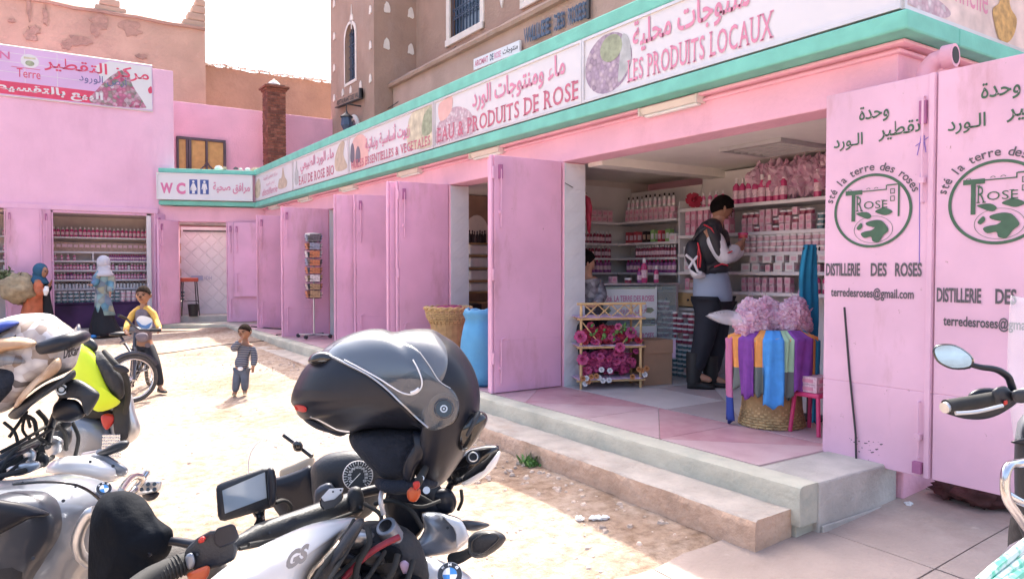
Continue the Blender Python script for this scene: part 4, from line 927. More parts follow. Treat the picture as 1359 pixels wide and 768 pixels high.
def nth(i): return '%d%s' % (i, 'th' if 10 < i % 100 < 14 else {1: 'st', 2: 'nd', 3: 'rd'}.get(i % 10, 'th'))
LAYER = ('bottom', 'second', 'third', 'fourth', 'fifth', 'sixth', 'seventh', 'eighth')
def row(name, me, A, B, n, label, cat, group, jit=.004, rz=0, layers=1, lh=0, rd=None, skip=0, alt=None):
    A, B = Vector(A), Vector(B); d = (B-A).normalized(); nrm = Vector((-d.y, d.x, 0))
    for L in range(layers):
        c = 0
        for i in range(n):
            if rg.random() < skip: continue
            c += 1; p = A.lerp(B, (i+.5)/n)+d*rg.uniform(-jit, jit)+nrm*rg.uniform(-jit, jit)+ZU*(L*lh)
            lb = label+', '+nth(c)+' from left'+(' in '+LAYER[L]+' layer' if layers > 1 else '')
            if len(lb.split()) > 16: print('LONG', len(lb.split()), lb)
            put(name, (alt if alt and rg.random() < .3 else me), p, lb, cat, group, rz+rg.uniform(-.08,.08)*(4 if rg.random() < .12 else 1), sc=rg.uniform(.93,1.03))
# back wall cabinets of the rose shop: right one nearer, left one behind
XF = 5.55
def shelves(nm, label, mk_boards, uprights, grp=None):
    t = thing(nm, (XF, 4, PZ), label, 'shelf')
    for b in mk_boards:
        g = G(); g.box(b[0], b[1]); obj('shelf', g, 'shelf_white', t, bev=.003)
    for b in uprights:
        g = G(); g.box(b[0], b[1]); obj('side_panel', g, 'shelf_white', t)
    return t
HR = [2.214,1.943,1.755,1.577,1.39,1.21,1.0,.80]; HL = [2.127,1.89,1.726,1.563,1.38]
shelves('wall_shelves', 'white wall shelves behind the shopping man', [((XF,2.5,z-.032),(5.95,5.27,z)) for z in HR[:5]]+[((XF,4.55,HR[5]-.03),(5.95,5.27,HR[5]))], [((5.95,2.5,PZ),(6.0,5.3,2.6)),((XF+.03,5.272,PZ),(5.95,5.29,2.3))])
shelves('wall_shelves', 'white wall shelves in the shop corner above the counter', [((XF,5.3,z-.025),(5.95,6.2,z)) for z in HL]+[((4.32,6.18,z-.025),(5.95,6.40,z)) for z in HL], [((5.951,5.31,PZ),(5.99,6.4,2.5)),((4.302,6.40,PZ),(5.95,6.415,2.55))])
g_mag = 'magenta rose water bottles in the rose shop'; XR_ = XF+.06
def rr_(name, me, y0, y1, n, z, label, cat, group, **k): row(name, me, (k.pop('x', XR_), y0, z), (k.pop('x2', XR_), y1, z), n, label, cat, group, **k)
rr_('bottle', M_BEL, 4.62, 4.02, 8, HR[0]+.001, 'tall pink bottle with clear cap on the highest shelf above the man', 'bottle', 'tall pink bottles on the highest shelf')
rr_('bottle', M_BOT2, 5.1, 4.70, 5, HR[0]+.001, 'pale pink bottle on the highest shelf beside the red flower', 'bottle', 'pale bottles beside the red flower')
rr_('bottle', M_BEL, 3.9, 2.75, 10, HR[0]+.001, 'tall pink bottle among the gift bags on the highest shelf', 'bottle', 'tall pink bottles among the gift bags', skip=.25)
rr_('gift_box', M_BOX, 5.2, 4.62, 7, HR[1]+.001, 'pink carton on the second shelf left of the man', 'box', 'pink cartons on the second shelf', layers=2, lh=.121)
rr_('gift_box', M_BOXP, 4.5, 3.75, 11, HR[1]+.001, 'small pale pink pack stacked on the second shelf', 'box', 'small pale packs on the second shelf', layers=3, lh=.067, alt=M_JARD)
rr_('cream_jar', M_JART, 3.72, 2.62, 15, HR[1]+.001, 'white lidded jar stacked on the second shelf', 'jar', 'white lidded jars on the second shelf', layers=3, lh=.046)
rr_('tin', M_TIN, 3.60, 3.3, 3, HR[1]+.18, 'round white tin lying on the jar stack', 'tin', 'round tins on the jar stack')
rr_('tin', M_TIN, 3.12, 2.62, 5, HR[1]+.18, 'round white tin lying at the end of the jar stack', 'tin', 'round tins at the end of the jar stack')
rr_('cream_jar', M_JAR, 4.55, 2.62, 27, HR[2]+.001, 'small pink jar on the third shelf', 'jar', 'small pink jars on the third shelf', layers=3, lh=.053)
rr_('soap_box', M_BOXW, 5.2, 4.75, 4, HR[2]+.001, 'white and pink box on the third shelf left of the man', 'box', 'white and pink boxes left of the man')
rr_('soap_box', M_BOXW, 4.5, 2.9, 13, HR[3]+.001, 'plain white box on the fourth shelf', 'box', 'plain white boxes on the fourth shelf', alt=M_BOXP)
rr_('soap_box', M_BOXW, 4.4, 3.0, 10, HR[3]+.080, 'plain white box in the second layer on the fourth shelf', 'box', 'upper layer of white boxes')
rr_('tin', M_TIN, 3.72, 3.42, 3, HR[3]+.195, 'round cream tin standing on the white boxes', 'tin', 'three tins on the white boxes')
rr_('soap_box', M_BOXW, 5.2, 4.75, 4, HR[3]+.001, 'white box on the fourth shelf left of the man', 'box', 'white boxes left of the man', layers=2, lh=.08)
rr_('gift_box', M_BOX, 5.2, 4.75, 5, HR[4]+.001, 'pink carton on the fifth shelf left of the man', 'box', 'pink cartons on the fifth shelf', alt=M_PACK)
rr_('gift_box', M_BOXP, 4.5, 3.95, 7, HR[4]+.001, 'flat pink pack on the fifth shelf', 'box', 'flat pink packs right of the man', layers=2, lh=.067)
rr_('bottle', M_BOT, 3.9, 2.62, 17, HR[4]+.001, 'magenta bottle with white cap on the fifth shelf behind the gift bags', 'bottle', g_mag)
# corner cabinet
rr_('gift_box', M_BOXP, 6.1, 5.35, 10, HL[0]+.001, 'small pale pack on the top corner shelf', 'box', 'small packs on the top corner shelf', layers=2, lh=.067)
rr_('bottle', M_SPR, 6.1, 5.35, 11, HL[0]+.137, 'white spray bottle standing on the packs of the top corner shelf', 'bottle', 'white spray bottles up in the corner')
for y, m in ((6.05,M_BOXR),(5.92,M_BOXR),(5.78,M_BOXD),(5.66,M_BOXG),(5.55,M_BOXR),(5.44,M_BOXG),(5.35,M_BOXW)): put('tea_box', m, (XR_, y, HL[1]+.001), {'M':'x'}.get('x') or ('dark' if m is M_BOXD else 'green' if m is M_BOXG else 'red' if m is M_BOXR else 'white')+' box in the row on the second corner shelf', 'box', 'coloured boxes on the second corner shelf')
rr_('bottle', M_BOTS, 5.95, 5.35, 15, HL[2]+.001, 'little dark red bottle with white cap on the third corner shelf', 'bottle', 'little dark bottles on the third corner shelf')
rr_('bottle', M_BOTP, 6.1, 5.35, 13, HL[3]+.001, 'purple bottle on the fourth corner shelf', 'bottle', 'purple bottles on the fourth corner shelf')
for z, me, n, l in ((HL[0],M_BOXP,14,'small dark pink pack on the highest side shelf'),(HL[1],M_BOTS,24,'little red bottle on the second side shelf'),(HL[2],M_BOTS,22,'little dark bottle on the third side shelf'),(HL[3],M_BOTP,18,'purple bottle on the fourth side shelf')):
    row('gift_box' if me is M_BOXP else 'bottle', me, (4.42,6.24,z+.001), (5.5,6.24,z+.001), n, l, 'box' if me is M_BOXP else 'bottle', l.replace('pack','packs').replace('bottle','bottles'), layers=2 if me is M_BOXP else 1, lh=.067)
# jars piled in front of the back shelves below the counter
rr_('cream_jar', M_JARD, 5.5, 4.85, 9, .86, 'dark red jar in the pile behind the cardboard box', 'jar', 'dark red jars piled behind the cardboard box', layers=6, lh=.052, x=5.42, x2=5.42, skip=.06)
rr_('cream_jar', M_JART, 5.5, 4.7, 11, PZ+.005, 'teal jar piled behind the cardboard box', 'jar', 'teal jars piled on the floor', layers=7, lh=.047, x=5.42, x2=5.42, skip=.05)
t = thing('drawer_chest', (5.5,4.95,1.0), 'light wood drawers under the shelves beside the man', 'drawers')
mat('light_wood', (.42,.27,.13), .6, n=.15, scale=6)
for k in range(2):
    g = G(); g.box((5.5,4.93+k*.3,1.225),(5.8,5.21+k*.3,1.36)); o = obj('drawer', g, 'light_wood', t, bev=.004); g = G(); g.ball((5.49,5.07+k*.3,1.29), .012, 8, 6); obj('knob', g, 'iron_dark', o)
# crumpled cellophane gift bags
def crumple(c, r, seed, squash=1.0, n=14, m=10, spike=.25):
    r_ = random.Random(seed); g = G(); vs = []
    for i in range(m+1):
        t = PI*i/m
        for k in range(n):
            a = 2*PI*k/n; q = 1+spike*noise.noise(Vector((math.cos(a)*2+seed, math.sin(a)*2, t*2.3)))*1.6+r_.uniform(-.10,.10)
            vs.append(Vector(c)+Vector((r*q*math.sin(t)*math.cos(a), r*q*math.sin(t)*math.sin(a), r*squash*q*math.cos(t))))
    g.add(vs, [(i*n+k, (i+1)*n+k, (i+1)*n+(k+1) % n, i*n+(k+1) % n) for i in range(m) for k in range(n)]); return g
for k in range(16):
    y = 4.35-k*.115; g = crumple((XF+.12+.03*(k % 2), y, HR[0]+.20), .10, 40+k, 1.5, 26, 20, .4)
    obj('gift_bag', g, 'cello', org=(XF+.1, y, HR[0]), label='pink cellophane gift bag under the shop ceiling, '+nth(k+1)+' from left on the highest shelf', cat='gift bag', group='cellophane gift bags under the ceiling')
def crinkle(c, r, seed, n=44, m=30):
    g = G(); vs = []
    for i in range(m+1):
        t = PI*i/m
        for k in range(n):
            a = 2*PI*k/n; d = Vector((math.sin(t)*math.cos(a), math.sin(t)*math.sin(a), math.cos(t))); q = 1+.30*noise.noise(d*1.6+Vector((seed,0,0)))-.42*abs(noise.noise(d*3.3+Vector((0,seed,0))))-.26*abs(noise.noise(d*7+Vector((0,0,seed))))+.2
            vs.append(Vector(c)+d*(r*q))
    g.add(vs, [(i*n+k, (i+1)*n+k, (i+1)*n+(k+1) % n, i*n+(k+1) % n) for i in range(m) for k in range(n)]); return g
# red flower on the shelf end
def rose(name, c, r, m, label=None, cat=None, group=None, parent=None, seed=0, face=None):
    r_ = random.Random(seed+5); g = G(); face = face or (-FH+ZU*.4).normalized(); qn = face.to_track_quat('Z', 'Y').to_matrix()
    for L, (n, rad, op) in enumerate(((3,.35,.25),(5,.62,.6),(6,1.0,1.0))):
        for k in range(n):
            a = 2*PI*k/n+L*.6+r_.uniform(-.1,.1); w_ = rad*.62; e = []
            for (u, v) in ((-.5,0),(.5,0),(-1,.55),(0,.5),(1,.55),(-.6,1),(0,1.1),(.6,1)):
                rr2 = rad*(.15+.85*v*op); h = (1-.55*L)*v*.55+(.12 if v > .9 else 0)
                e.append(Vector(c)+qn@(Vector((rr2*math.cos(a)-u*w_*math.sin(a)*(.5+v*.5), rr2*math.sin(a)+u*w_*math.cos(a)*(.5+v*.5), h))*r))
            g.add(e, [(0,1,3),(0,3,2),(1,4,3),(2,3,6,5),(3,4,7,6)])
    return obj(name, g, m, parent, label=label, cat=cat, group=group, org=None if parent else c, sm=2, flip=False)
mat('petal_red', (.34,.02,.05), .6, n=.2, scale=20); mat('petal_pink', (.40,.05,.15), .6, n=.25, scale=20); mat('petal_magenta', (.32,.035,.13), .6, n=.25, scale=20); mat('leaf_green', (.10,.22,.05), .6, n=.3, scale=20); mat('petal_white', (.62,.60,.60), .6, n=.1); mat('petal_amber', (.40,.16,.05), .6, n=.2)
rose('flower', (XF-.04,5.02,HR[0]+.07), .08, 'petal_red', 'big red paper flower on the end of the highest shelf', 'flower', seed=3)
# room fittings
t = thing('ceiling_light', (5.15,3.55,2.61), 'louvred silver ceiling light over the rose shop', 'lamp')
g = G(); c = onX(1030,208,5.2); cx_, cy_ = 5.15, c.y; 
for a, b, c_, d in ((-.3,-.3,.3,-.28),(-.3,.28,.3,.3),(-.3,-.28,-.28,.28),(.28,-.28,.3,.28)): g.box((cx_+a,cy_+b,2.585),(cx_+c_,cy_+d,2.618))
obj('frame', g, 'steel', t)
for i in range(6):
    g = G(); g.box((cx_-.28+.56*(i+.5)/6-.004,cy_-.28,2.59),(cx_-.28+.56*(i+.5)/6+.004,cy_+.28,2.612)); obj('louvre', g, 'steel', t)
for i in range(4):
    g = G(); g.box((cx_-.28,cy_-.28+.56*(i+.5)/4-.05,2.604),(cx_+.28,cy_-.28+.56*(i+.5)/4+.05,2.614)); obj('reflector', g, 'lamp_white', t)
# glass counter with two posters
t = thing('display_counter', (5.0,5.42,PZ), 'glass counter with two white posters about the roses on its front', 'counter')
P0, P1 = at(800,470,7.15), at(872,470,7.25); cdv = (P1-P0); cdv.z = 0; cl = cdv.length; cdv.normalize(); cn = Vector((-cdv.y, cdv.x, 0))
if cn.dot(FH) < 0: cn = -cn
def cf(u, v, w_): return Vector((P0.x, P0.y, 0))+cdv*u+cn*w_+ZU*v
def cb(g, a, b): return g.add([cf(x, z, y) for y in (a[2], b[2]) for x, z in ((a[0],a[1]),(b[0],a[1]),(b[0],b[1]),(a[0],b[1]))], [(0,3,2,1),(4,5,6,7),(0,1,5,4),(1,2,6,5),(2,3,7,6),(3,0,4,7)])
mat('counter_glass', (.6,.7,.7), .08, n=0, alpha=.25, spec=1)
obj('counter_top', cb(G(), (-.02,1.44,-.02),(cl+.25,1.46,.5)), 'steel', t, bev=.004)
for u in (0, cl-.02, cl+.2):
    obj('post', cb(G(), (u,PZ,0),(u+.02,1.44,.02)), 'steel', t)
obj('front_pane', cb(G(), (.02,.6,.006),(cl+.2,1.43,.012)), 'counter_glass', t); obj('back_panel', cb(G(), (0,PZ,.45),(cl+.22,1.43,.47)), 'shelf_white', t)
for z in (.62,.9,1.17): obj('shelf', cb(G(), (.02,z,.03),(cl+.2,z+.012,.44)), 'shelf_white', t)
def poster(z0, z1):
    o = obj('poster', cb(G(), (.0,z0,-.012),(cl-.01,z1,-.006)), 'paper', t); W = cl-.01
    def pf2(a, b, e=-.0135): return cf(a, b, e)
    g = G(); h = z1-z0; lay(g, text2d('Sté. LA TERRE DES ROSES', (.03,z0+h*.56,W-.03,z0+h*.74), bold=.02), lambda a, b: pf2(a,b)); obj('lettering', g, 'wc_pink', o, flip=False)
    g = G(); lay(g, text2d('أرض الورود', (W*.3,z0+h*.18,W*.82,z0+h*.44), arabic=True, bold=.02), lambda a, b: pf2(a,b)); obj('lettering', g, 'sign_rose', o, flip=False)
    g = G(); 
    for a, b in ((.0,.04),(.95,.99)): g.add([pf2(.02,z0+h*a), pf2(W-.02,z0+h*a), pf2(W-.02,z0+h*b), pf2(.02,z0+h*b)], [(0,1,2,3)])
    for u in (.06,.86): g.add([pf2(W*u+.05*math.cos(k), z0+h*.28+.03*math.sin(k)) for k in range(6)], [(0,1,2,3,4,5)])
    obj('border_print', g, 'print_green', o, flip=False)
poster(1.10,1.42); poster(.72,1.05)
for u, me, l, nm in ((.42,M_BOTP,'slim dark bottle standing on the glass counter','bottle'),(.47,M_BEL,'tall pink bottle standing on the glass counter','bottle'),(.60,M_BOT,'magenta bottle with a white cap alone on the glass counter','bottle'),(.14,M_BOXP,'flat pink pack left on the glass counter','soap_box'),(.3,M_JARD,'dark jar on the glass counter','cream_jar')):
    put(nm, me, cf(u,1.461,.12), l, nm.split('_')[-1] if nm != 'cream_jar' else 'jar', None)
for z in (.632,.912,1.182): row('cream_jar', M_JARD, cf(cl-.02,z,.12), cf(cl+.18,z,.12), 3, {.632:'small jar low',.912:'small jar midway up',1.182:'small jar high'}[z]+' inside the glass counter', 'jar', 'jars inside the glass counter', layers=2, lh=.052)
# ---------------------------------------------------------------- bamboo rack of roses
mat('bamboo', (.62,.42,.20), .5, n=.18, scale=14); mat('cloth_lilac', (.58,.42,.58), .8, n=.1)
rk = thing('bamboo_rack', at(809,519,6.5).xy.to_3d()+ZU*PZ, 'three tier bamboo rack full of paper roses beside the cardboard box', 'rack')
rb0 = at(771,500,6.45); rb1 = at(850,500,6.55); rd_ = rb1-rb0; rd_.z = 0; rl = rd_.length; rd_.normalize(); rn = Vector((-rd_.y, rd_.x, 0)); rn = rn if rn.dot(FH) > 0 else -rn
def rf(u, v, w_=0): return Vector((rb0.x, rb0.y, 0))+rd_*u+rn*w_+ZU*v
zt = [.74+.0,1.0-.08,1.17,1.29]
zt = [.60,.90,1.155,1.29]
for w_ in (0,.26):
    for u in (0, rl):
        g = G(); pts = [rf(u,PZ+.006,w_)]+[rf(u,PZ+.006+k*.13,w_) for k in range(1,6)]+[rf(u,1.29,w_)]; g.tube(pts, [.011,.0135,.011,.0135,.011,.0135,.011], 8); obj('leg', g, 'bamboo', rk, sm=1)
    for z in zt:
        if w_ == .26 and z > 1.2: continue
        g = G(); g.tube([rf(-.04,z,w_-.012), rf(rl*.5,z,w_-.012), rf(rl+.04,z,w_-.012)], .011, 8); obj('rail', g, 'bamboo', rk, sm=1)
for u in (0,rl):
    for z in zt[:3]: g = G(); g.tube([rf(u,z,-.03), rf(u,z,.29)], .01, 8); obj('rail', g, 'bamboo', rk, sm=1)
for k in range(4):
    u0, u1 = .03+(rl-.06)*k/4, .03+(rl-.06)*(k+1)/4
    for a, b in ((u0,u1),(u1,u0)): g = G(); g.tube([rf(a,1.17,-.004), rf(b,1.28,.004)], .0055, 6); obj('cross_stick', g, 'bamboo', rk)
for a, b in ((.08,.0),(rl-.08,rl)): g = G(); g.tube([rf(a+.1*(1 if a < .2 else -1),.92,.0), rf(b,1.14,.0)], .006, 6); obj('cross_stick', g, 'bamboo', rk)
for z in zt[:3]:
    g = G(); n = 10
    rings = [[rf(-.03+(rl+.06)*i/n, z+.012+.004*math.sin(i*2), -.03), rf(-.03+(rl+.06)*i/n, z+.018+.004*math.sin(i*3), -.03), rf(-.03+(rl+.06)*i/n, z+.02, .27), rf(-.03+(rl+.06)*i/n, z+.012, .27)] for i in range(n+1)]
    g.loft(rings); obj('shelf_cloth', g, 'cloth_lilac', rk, sm=1)
r_ = random.Random(9)
for k in range(84):
    lay_ = k < 34; u = r_.uniform(.02, rl-.02); z = (.94+r_.random()*.15) if lay_ else r_.uniform(.66,.86); rr3 = r_.uniform(.024,.04)
    m = ('petal_red','petal_pink','petal_magenta')[r_.randrange(3)] if lay_ else ('petal_magenta','petal_pink')[r_.randrange(2)]
    rose('paper_rose', rf(u, z, r_.uniform(-.04,.16)), rr3, m, m.split('_')[1]+' paper rose on the '+('middle' if lay_ else 'lowest')+' tier of the bamboo rack', 'flower', 'roses on the middle tier' if lay_ else 'roses on the low tier', seed=k, face=(-FH+Vector((r_.uniform(-.6,.6), r_.uniform(-.6,.6), r_.uniform(-.2,.8)))).normalized())
for u, z, rr3 in ((-.02,1.0,.055),(rl*.8,1.03,.05),(rl*.62,.9,.045),(.0,.80,.05)): rose('paper_rose', rf(u,z,-.05), rr3, 'petal_pink' if z < 1.02 else 'petal_magenta', 'large pink paper rose bulging out of the bamboo rack', 'flower', 'large roses at the edges of the bamboo rack', seed=int(u*100)+7)
for k in range(22):
    u = rl*(.12+.76*r_.random()); z = .97+r_.random()*.12; g = G(); c = rf(u, z, -.05); a = r_.uniform(0,6); d1 = Vector((math.cos(a),0,math.sin(a))); L = r_.uniform(.04,.07)
    up_ = d1.cross(Vector((0,1,0))); g.add([c, c+d1*L*.5+up_*L*.3, c+d1*L, c+d1*L*.5-up_*L*.3, c+d1*L*.5+Vector((0,-.01,0))], [(0,1,4),(1,2,4),(2,3,4),(3,0,4)]); obj('leaf', g, 'leaf_green', rk, flip=False)
for k in range(16):
    wht = k % 2; u = (r_.uniform(-.04,rl+.04)); z = r_.uniform(.58,.72); rose('paper_flower', rf(u, z, -.06), .024, 'petal_white' if wht else 'petal_amber', ('white' if wht else 'amber')+' paper flower along the foot of the bamboo rack', 'flower', ('white' if wht else 'amber')+' flowers at the foot of the rack', seed=k+90)
for z9, h9 in ((1.0,.085),(.76,.10)):
    g = G(); vs9 = []; n9, m9 = 60, 30
    for i in range(m9+1):
        for k in range(n9): t9 = PI*i/m9; a9 = 2*PI*k/n9; d9 = Vector((math.sin(t9)*math.cos(a9), math.sin(t9)*math.sin(a9), math.cos(t9))); q9 = 1+.35*noise.noise(Vector((d9.x*7,d9.y*4,d9.z*3+z9*9)))-.3*abs(noise.noise(Vector((d9.x*20,d9.y*9,d9.z*8)))); vs9.append(rf(rl*.5+d9.x*rl*.46*q9, z9+d9.z*h9*q9, .11+d9.y*.10*q9))
    g.add(vs9, [(i*n9+k, (i+1)*n9+k, (i+1)*n9+(k+1) % n9, i*n9+(k+1) % n9) for i in range(m9) for k in range(n9)]); obj('rose_bunch', g, 'petal_magenta' if z9 < .9 else 'petal_red', org=rf(rl*.5,z9,.1), label=('dense magenta mass of paper roses filling the lowest tier of the bamboo rack' if z9 < .9 else 'dark red mass of paper roses filling the middle tier of the bamboo rack'), cat='flowers', sm=0)
# cardboard box
mat('cardboard', (.36,.22,.14), .8, n=.08, scale=6)
p0 = at(854,514,6.65); p1 = at(897,514,6.75); t = thing('cardboard_box', Vector(((p0.x+p1.x)/2,(p0.y+p1.y)/2,PZ)), 'tall brown cardboard box on the shop floor beside the bamboo rack', 'box')
dv = p1-p0; dv.z = 0; wl_ = dv.length*.88; dv.normalize(); nv = Vector((-dv.y,dv.x,0)); nv = nv if nv.dot(FH) > 0 else -nv
def bxf(u,v,w_): return Vector((p0.x,p0.y,0))+dv*u+nv*w_+ZU*v
def bb(a, b): g = G(); return g.add([bxf(x, z, y) for y in (a[2], b[2]) for x, z in ((a[0],a[1]),(b[0],a[1]),(b[0],b[1]),(a[0],b[1]))], [(0,3,2,1),(4,5,6,7),(0,1,5,4),(1,2,6,5),(2,3,7,6),(3,0,4,7)])
obj('carton', bb((0,PZ+.006,0),(wl_,PZ+.42,.3)), 'cardboard', t, bev=.004); obj('flap', bb((0,PZ+.30,-.012),(wl_,PZ+.425,-.004)), 'cardboard', t); obj('flap', bb((wl_,PZ+.25,-.01),(wl_+.03,PZ+.42,.01)), 'cloth_lilac', t)
# red cloth hanging from a line behind the tiled jamb
g = G(); pts = []; a = at(777,255,6.9); n = 8
rings = [[at(776+i*.4, 258+i*6, 6.9)+FH*.0, at(776+i*.4+1+(26-0)*(.25+.75*(1-abs(i-2)/7))*.32, 258+i*6.2+5, 6.9+.03*math.sin(i*2)), at(776+i*.4+1+(26-0)*(.25+.75*(1-abs(i-2)/7))*.32, 258+i*6.2+5, 6.92+.03*math.sin(i*2)), at(776+i*.4, 258+i*6, 6.92)] for i in range(9)]
g.loft(rings); obj('hanging_cloth', g, 'petal_red', sm=2, org=a, label='bright red cloth hanging just behind the tiled door jamb', cat='cloth')
g = G(); g.tube([at(750,243,6.55), at(764,251,6.7), at(779,257,6.9)], .004, 4); obj('line', g, 'iron_dark', label='thin cord holding the red cloth at the tiled jamb', cat='cord')

# ---------------------------------------------------------------- scarves, basket and gift bags at the door
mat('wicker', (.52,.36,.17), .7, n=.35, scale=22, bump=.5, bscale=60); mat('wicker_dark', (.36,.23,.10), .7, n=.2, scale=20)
def basket(nm, c, prof, label, turned=False, ribs=28, weave=.018):
    """prof: (radius, height) pairs up the wall; woven strands wound round uprights"""
    t = thing(nm, c, label, 'basket'); c = Vector(c)
    def rad(h):
        for (r0, h0), (r1, h1) in zip(prof, prof[1:]):
            if h0 <= h <= h1: return r0+(r1-r0)*(h-h0)/(h1-h0)
        return prof[-1][0]
    g = G(); Ht = prof[-1][1]; h = .01
    while h < Ht-.01:
        n = ribs*2; g.tube([c+Vector(((rad(h)+.006*(1 if (i+int(h/weave)) % 2 else -1))*math.cos(PI*2*i/n), (rad(h)+.006*(1 if (i+int(h/weave)) % 2 else -1))*math.sin(PI*2*i/n), h+.002*math.sin(i*1.7))) for i in range(n+1)], weave*.52, 4); h += weave
    obj('weave', g, 'wicker', t, sm=2, kind='stuff')
    g = G()
    for i in range(ribs):
        a = 2*PI*i/ribs; g.tube([c+Vector((rad(q)*math.cos(a), rad(q)*math.sin(a), q)) for q in [Ht*k/6 for k in range(7)]], .0075, 4)
    obj('stakes', g, 'wicker_dark', t, kind='stuff')
    g = G()
    for s_ in (0, 1): n = 48; g.tube([c+Vector(((prof[-1][0]+.012*math.cos(i*1.2+s_*PI))*math.cos(2*PI*i/n), (prof[-1][0]+.012*math.cos(i*1.2+s_*PI))*math.sin(2*PI*i/n), Ht+.012*math.sin(i*1.2+s_*PI))) for i in range(n+1)], .012, 5)
    obj('rim', g, 'wicker', t, sm=2)
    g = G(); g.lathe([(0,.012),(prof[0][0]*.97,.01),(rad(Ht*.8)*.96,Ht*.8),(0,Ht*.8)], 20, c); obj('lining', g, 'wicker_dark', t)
    return t
bc = at(1024,540,5.0); bc = Vector((bc.x, bc.y, PZ+.006))
basket('wicker_basket', bc, [(.215,0),(.19,.12),(.17,.3),(.19,.5),(.27,.6)], 'round wicker basket under the coloured scarves and gift bags')
mat('sc_orange', (.72,.30,.08), .85, n=.1, scale=20); mat('sc_purple', (.20,.05,.30), .85, n=.15, scale=20); mat('sc_blue', (.06,.28,.66), .85, n=.1, scale=20); mat('sc_green', (.36,.55,.36), .85, n=.1); mat('sc_grey', (.13,.15,.14), .85, n=.1); mat('sc_pink', (.50,.16,.30), .85, n=.1); mat('sc_navy', (.03,.06,.28), .85, n=.1); mat('sc_teal', (.01,.20,.34), .8, n=.15, scale=12)
def scarf(a0, a1, z1, m, label, m2=None, split=.6, seed=0, r=.315, zt=.65):
    r_ = random.Random(seed); g = G(); n = 9; rings = []; L = 22
    for j in range(L+1):
        q = j/L; z = bc.z+zt-q*(zt-z1-(.07 if z1 > .09 else 0)); ring = []
        for i in range(n):
            u = i/(n-1); a = R(a0+(a1-a0)*u); rr4 = r*(1-.04*q+.045*math.sin(u*PI*3+seed+q*1.5)*(.4+q*.6)+.02*math.sin(u*17+q*5))+(.0 if q > .08 else -.10*(1-q/.08)); ring.append(bc.xy.to_3d()+Vector((rr4*math.cos(a), rr4*math.sin(a), z+(.02 if q > .95 else 0)*math.sin(u*9)-(.0 if q > .04 else -.015))))
        for i in range(n-1, -1, -1):
            p = ring[i]; d = (p-Vector((bc.x,bc.y,p.z))).normalized(); ring.append(p-d*.012)
        rings.append(ring)
    g.loft(rings)
    if m2: g.m = [1 if i//(2*n) >= L*split else 0 for i in range(len(g.f))]
    return obj('scarf', g, [m]+([m2] if m2 else []), org=(bc.x,bc.y,bc.z+zt), sm=2, label=label, cat='scarf', group='scarves hung round the basket')
# angle towards the camera
ac = math.degrees(math.atan2(-bc.y, -bc.x))
for k, (x0_, x1_, z1, m, m2, sp, lb) in enumerate(((958,970,.02,'sc_pink','sc_navy',.72,'pink scarf with a dark blue end reaching the floor'),(965,983,.20,'sc_orange','sc_grey',.62,'orange scarf with grey end, the first of two'),(982,1000,.15,'sc_purple',None,0,'purple scarf between two orange ones'),(998,1013,.17,'sc_orange','sc_grey',.52,'orange scarf with grey end beside the bright blue one'),(1012,1039,.10,'sc_blue',None,0,'bright blue scarf hanging in the middle of the basket'),(1038,1054,.16,'sc_green','sc_grey',.55,'pale green scarf with grey end'),(1052,1076,.20,'sc_purple',None,0,'wide purple scarf next to the pale green one'),(1073,1084,.26,'sc_orange',None,0,'narrow orange scarf at the far right of the basket'),(1080,1086,.05,'sc_teal',None,0,'dark teal scarf hanging lowest beside the stool'))):
    R0 = .305; fx = lambda x: math.degrees(math.asin(max(-.98, min(.98, (x-1024)/960*4.75/R0))))
    scarf(ac+fx(x0_), ac+fx(x1_), z1, m, lb, m2, sp, seed=k, r=.297+(.0 if k % 2 else .012))
r_ = random.Random(21)
for k in range(10):
    u = [-.22,-.14,-.06,.04,.13,.22,-.17,0,.12,.2][k]; c = bc+RT*u*.88+FH*r_.uniform(-.1,.1)+ZU*(.69+(.09 if k > 5 else 0)+r_.uniform(-.02,.02)); g = crinkle(c, r_.uniform(.078,.10), 60+k)
    for j in range(3):
        a = r_.uniform(0,6.28); e = r_.uniform(.7,1.4); d1 = Vector((math.cos(a)*math.cos(e), math.sin(a)*math.cos(e), math.sin(e))); s1 = d1.orthogonal().normalized(); b_ = c+d1*.08; g.add([b_-s1*.01, b_+s1*.01, b_+d1*.05+s1*.022, b_+d1*.075, b_+d1*.05-s1*.02], [(0,1,2,3,4)])
    o = obj('gift_bag', g, 'cello', org=c, label='pink cellophane gift bag on the scarf basket, '+(nth(k+1)+' from left in the lower layer' if k < 6 else nth(k-5)+' from left on top'), cat='gift bag', group='gift bags heaped on the scarf basket', flip=False)
    g = G(); g.ball(c-ZU*.01, (.05,.05,.04), 8, 6); obj('soap_ball', g, 'petal_pink', o, sm=2)
g = G(); c = bc+RT*-.30+ZU*.74; e = []
for i in range(13):
    u = i/12; e.append([c+RT*(-.17+.30*u)+ZU*(.03+.05*math.sin(u*PI)-.05*u)-FH*.10, c+RT*(-.17+.30*u)+ZU*(.02-.05*math.sin(u*PI)-.03*u)-FH*(.13+.02*math.sin(u*9)), c+RT*(-.17+.30*u)+ZU*(.01-.045*math.sin(u*PI)-.03*u)-FH*.02])
g.loft(e); obj('cellophane_tail', g, 'cello_clear', org=c, sm=2, label='clear cellophane tail sticking out beside the gift bags', cat='wrapping')
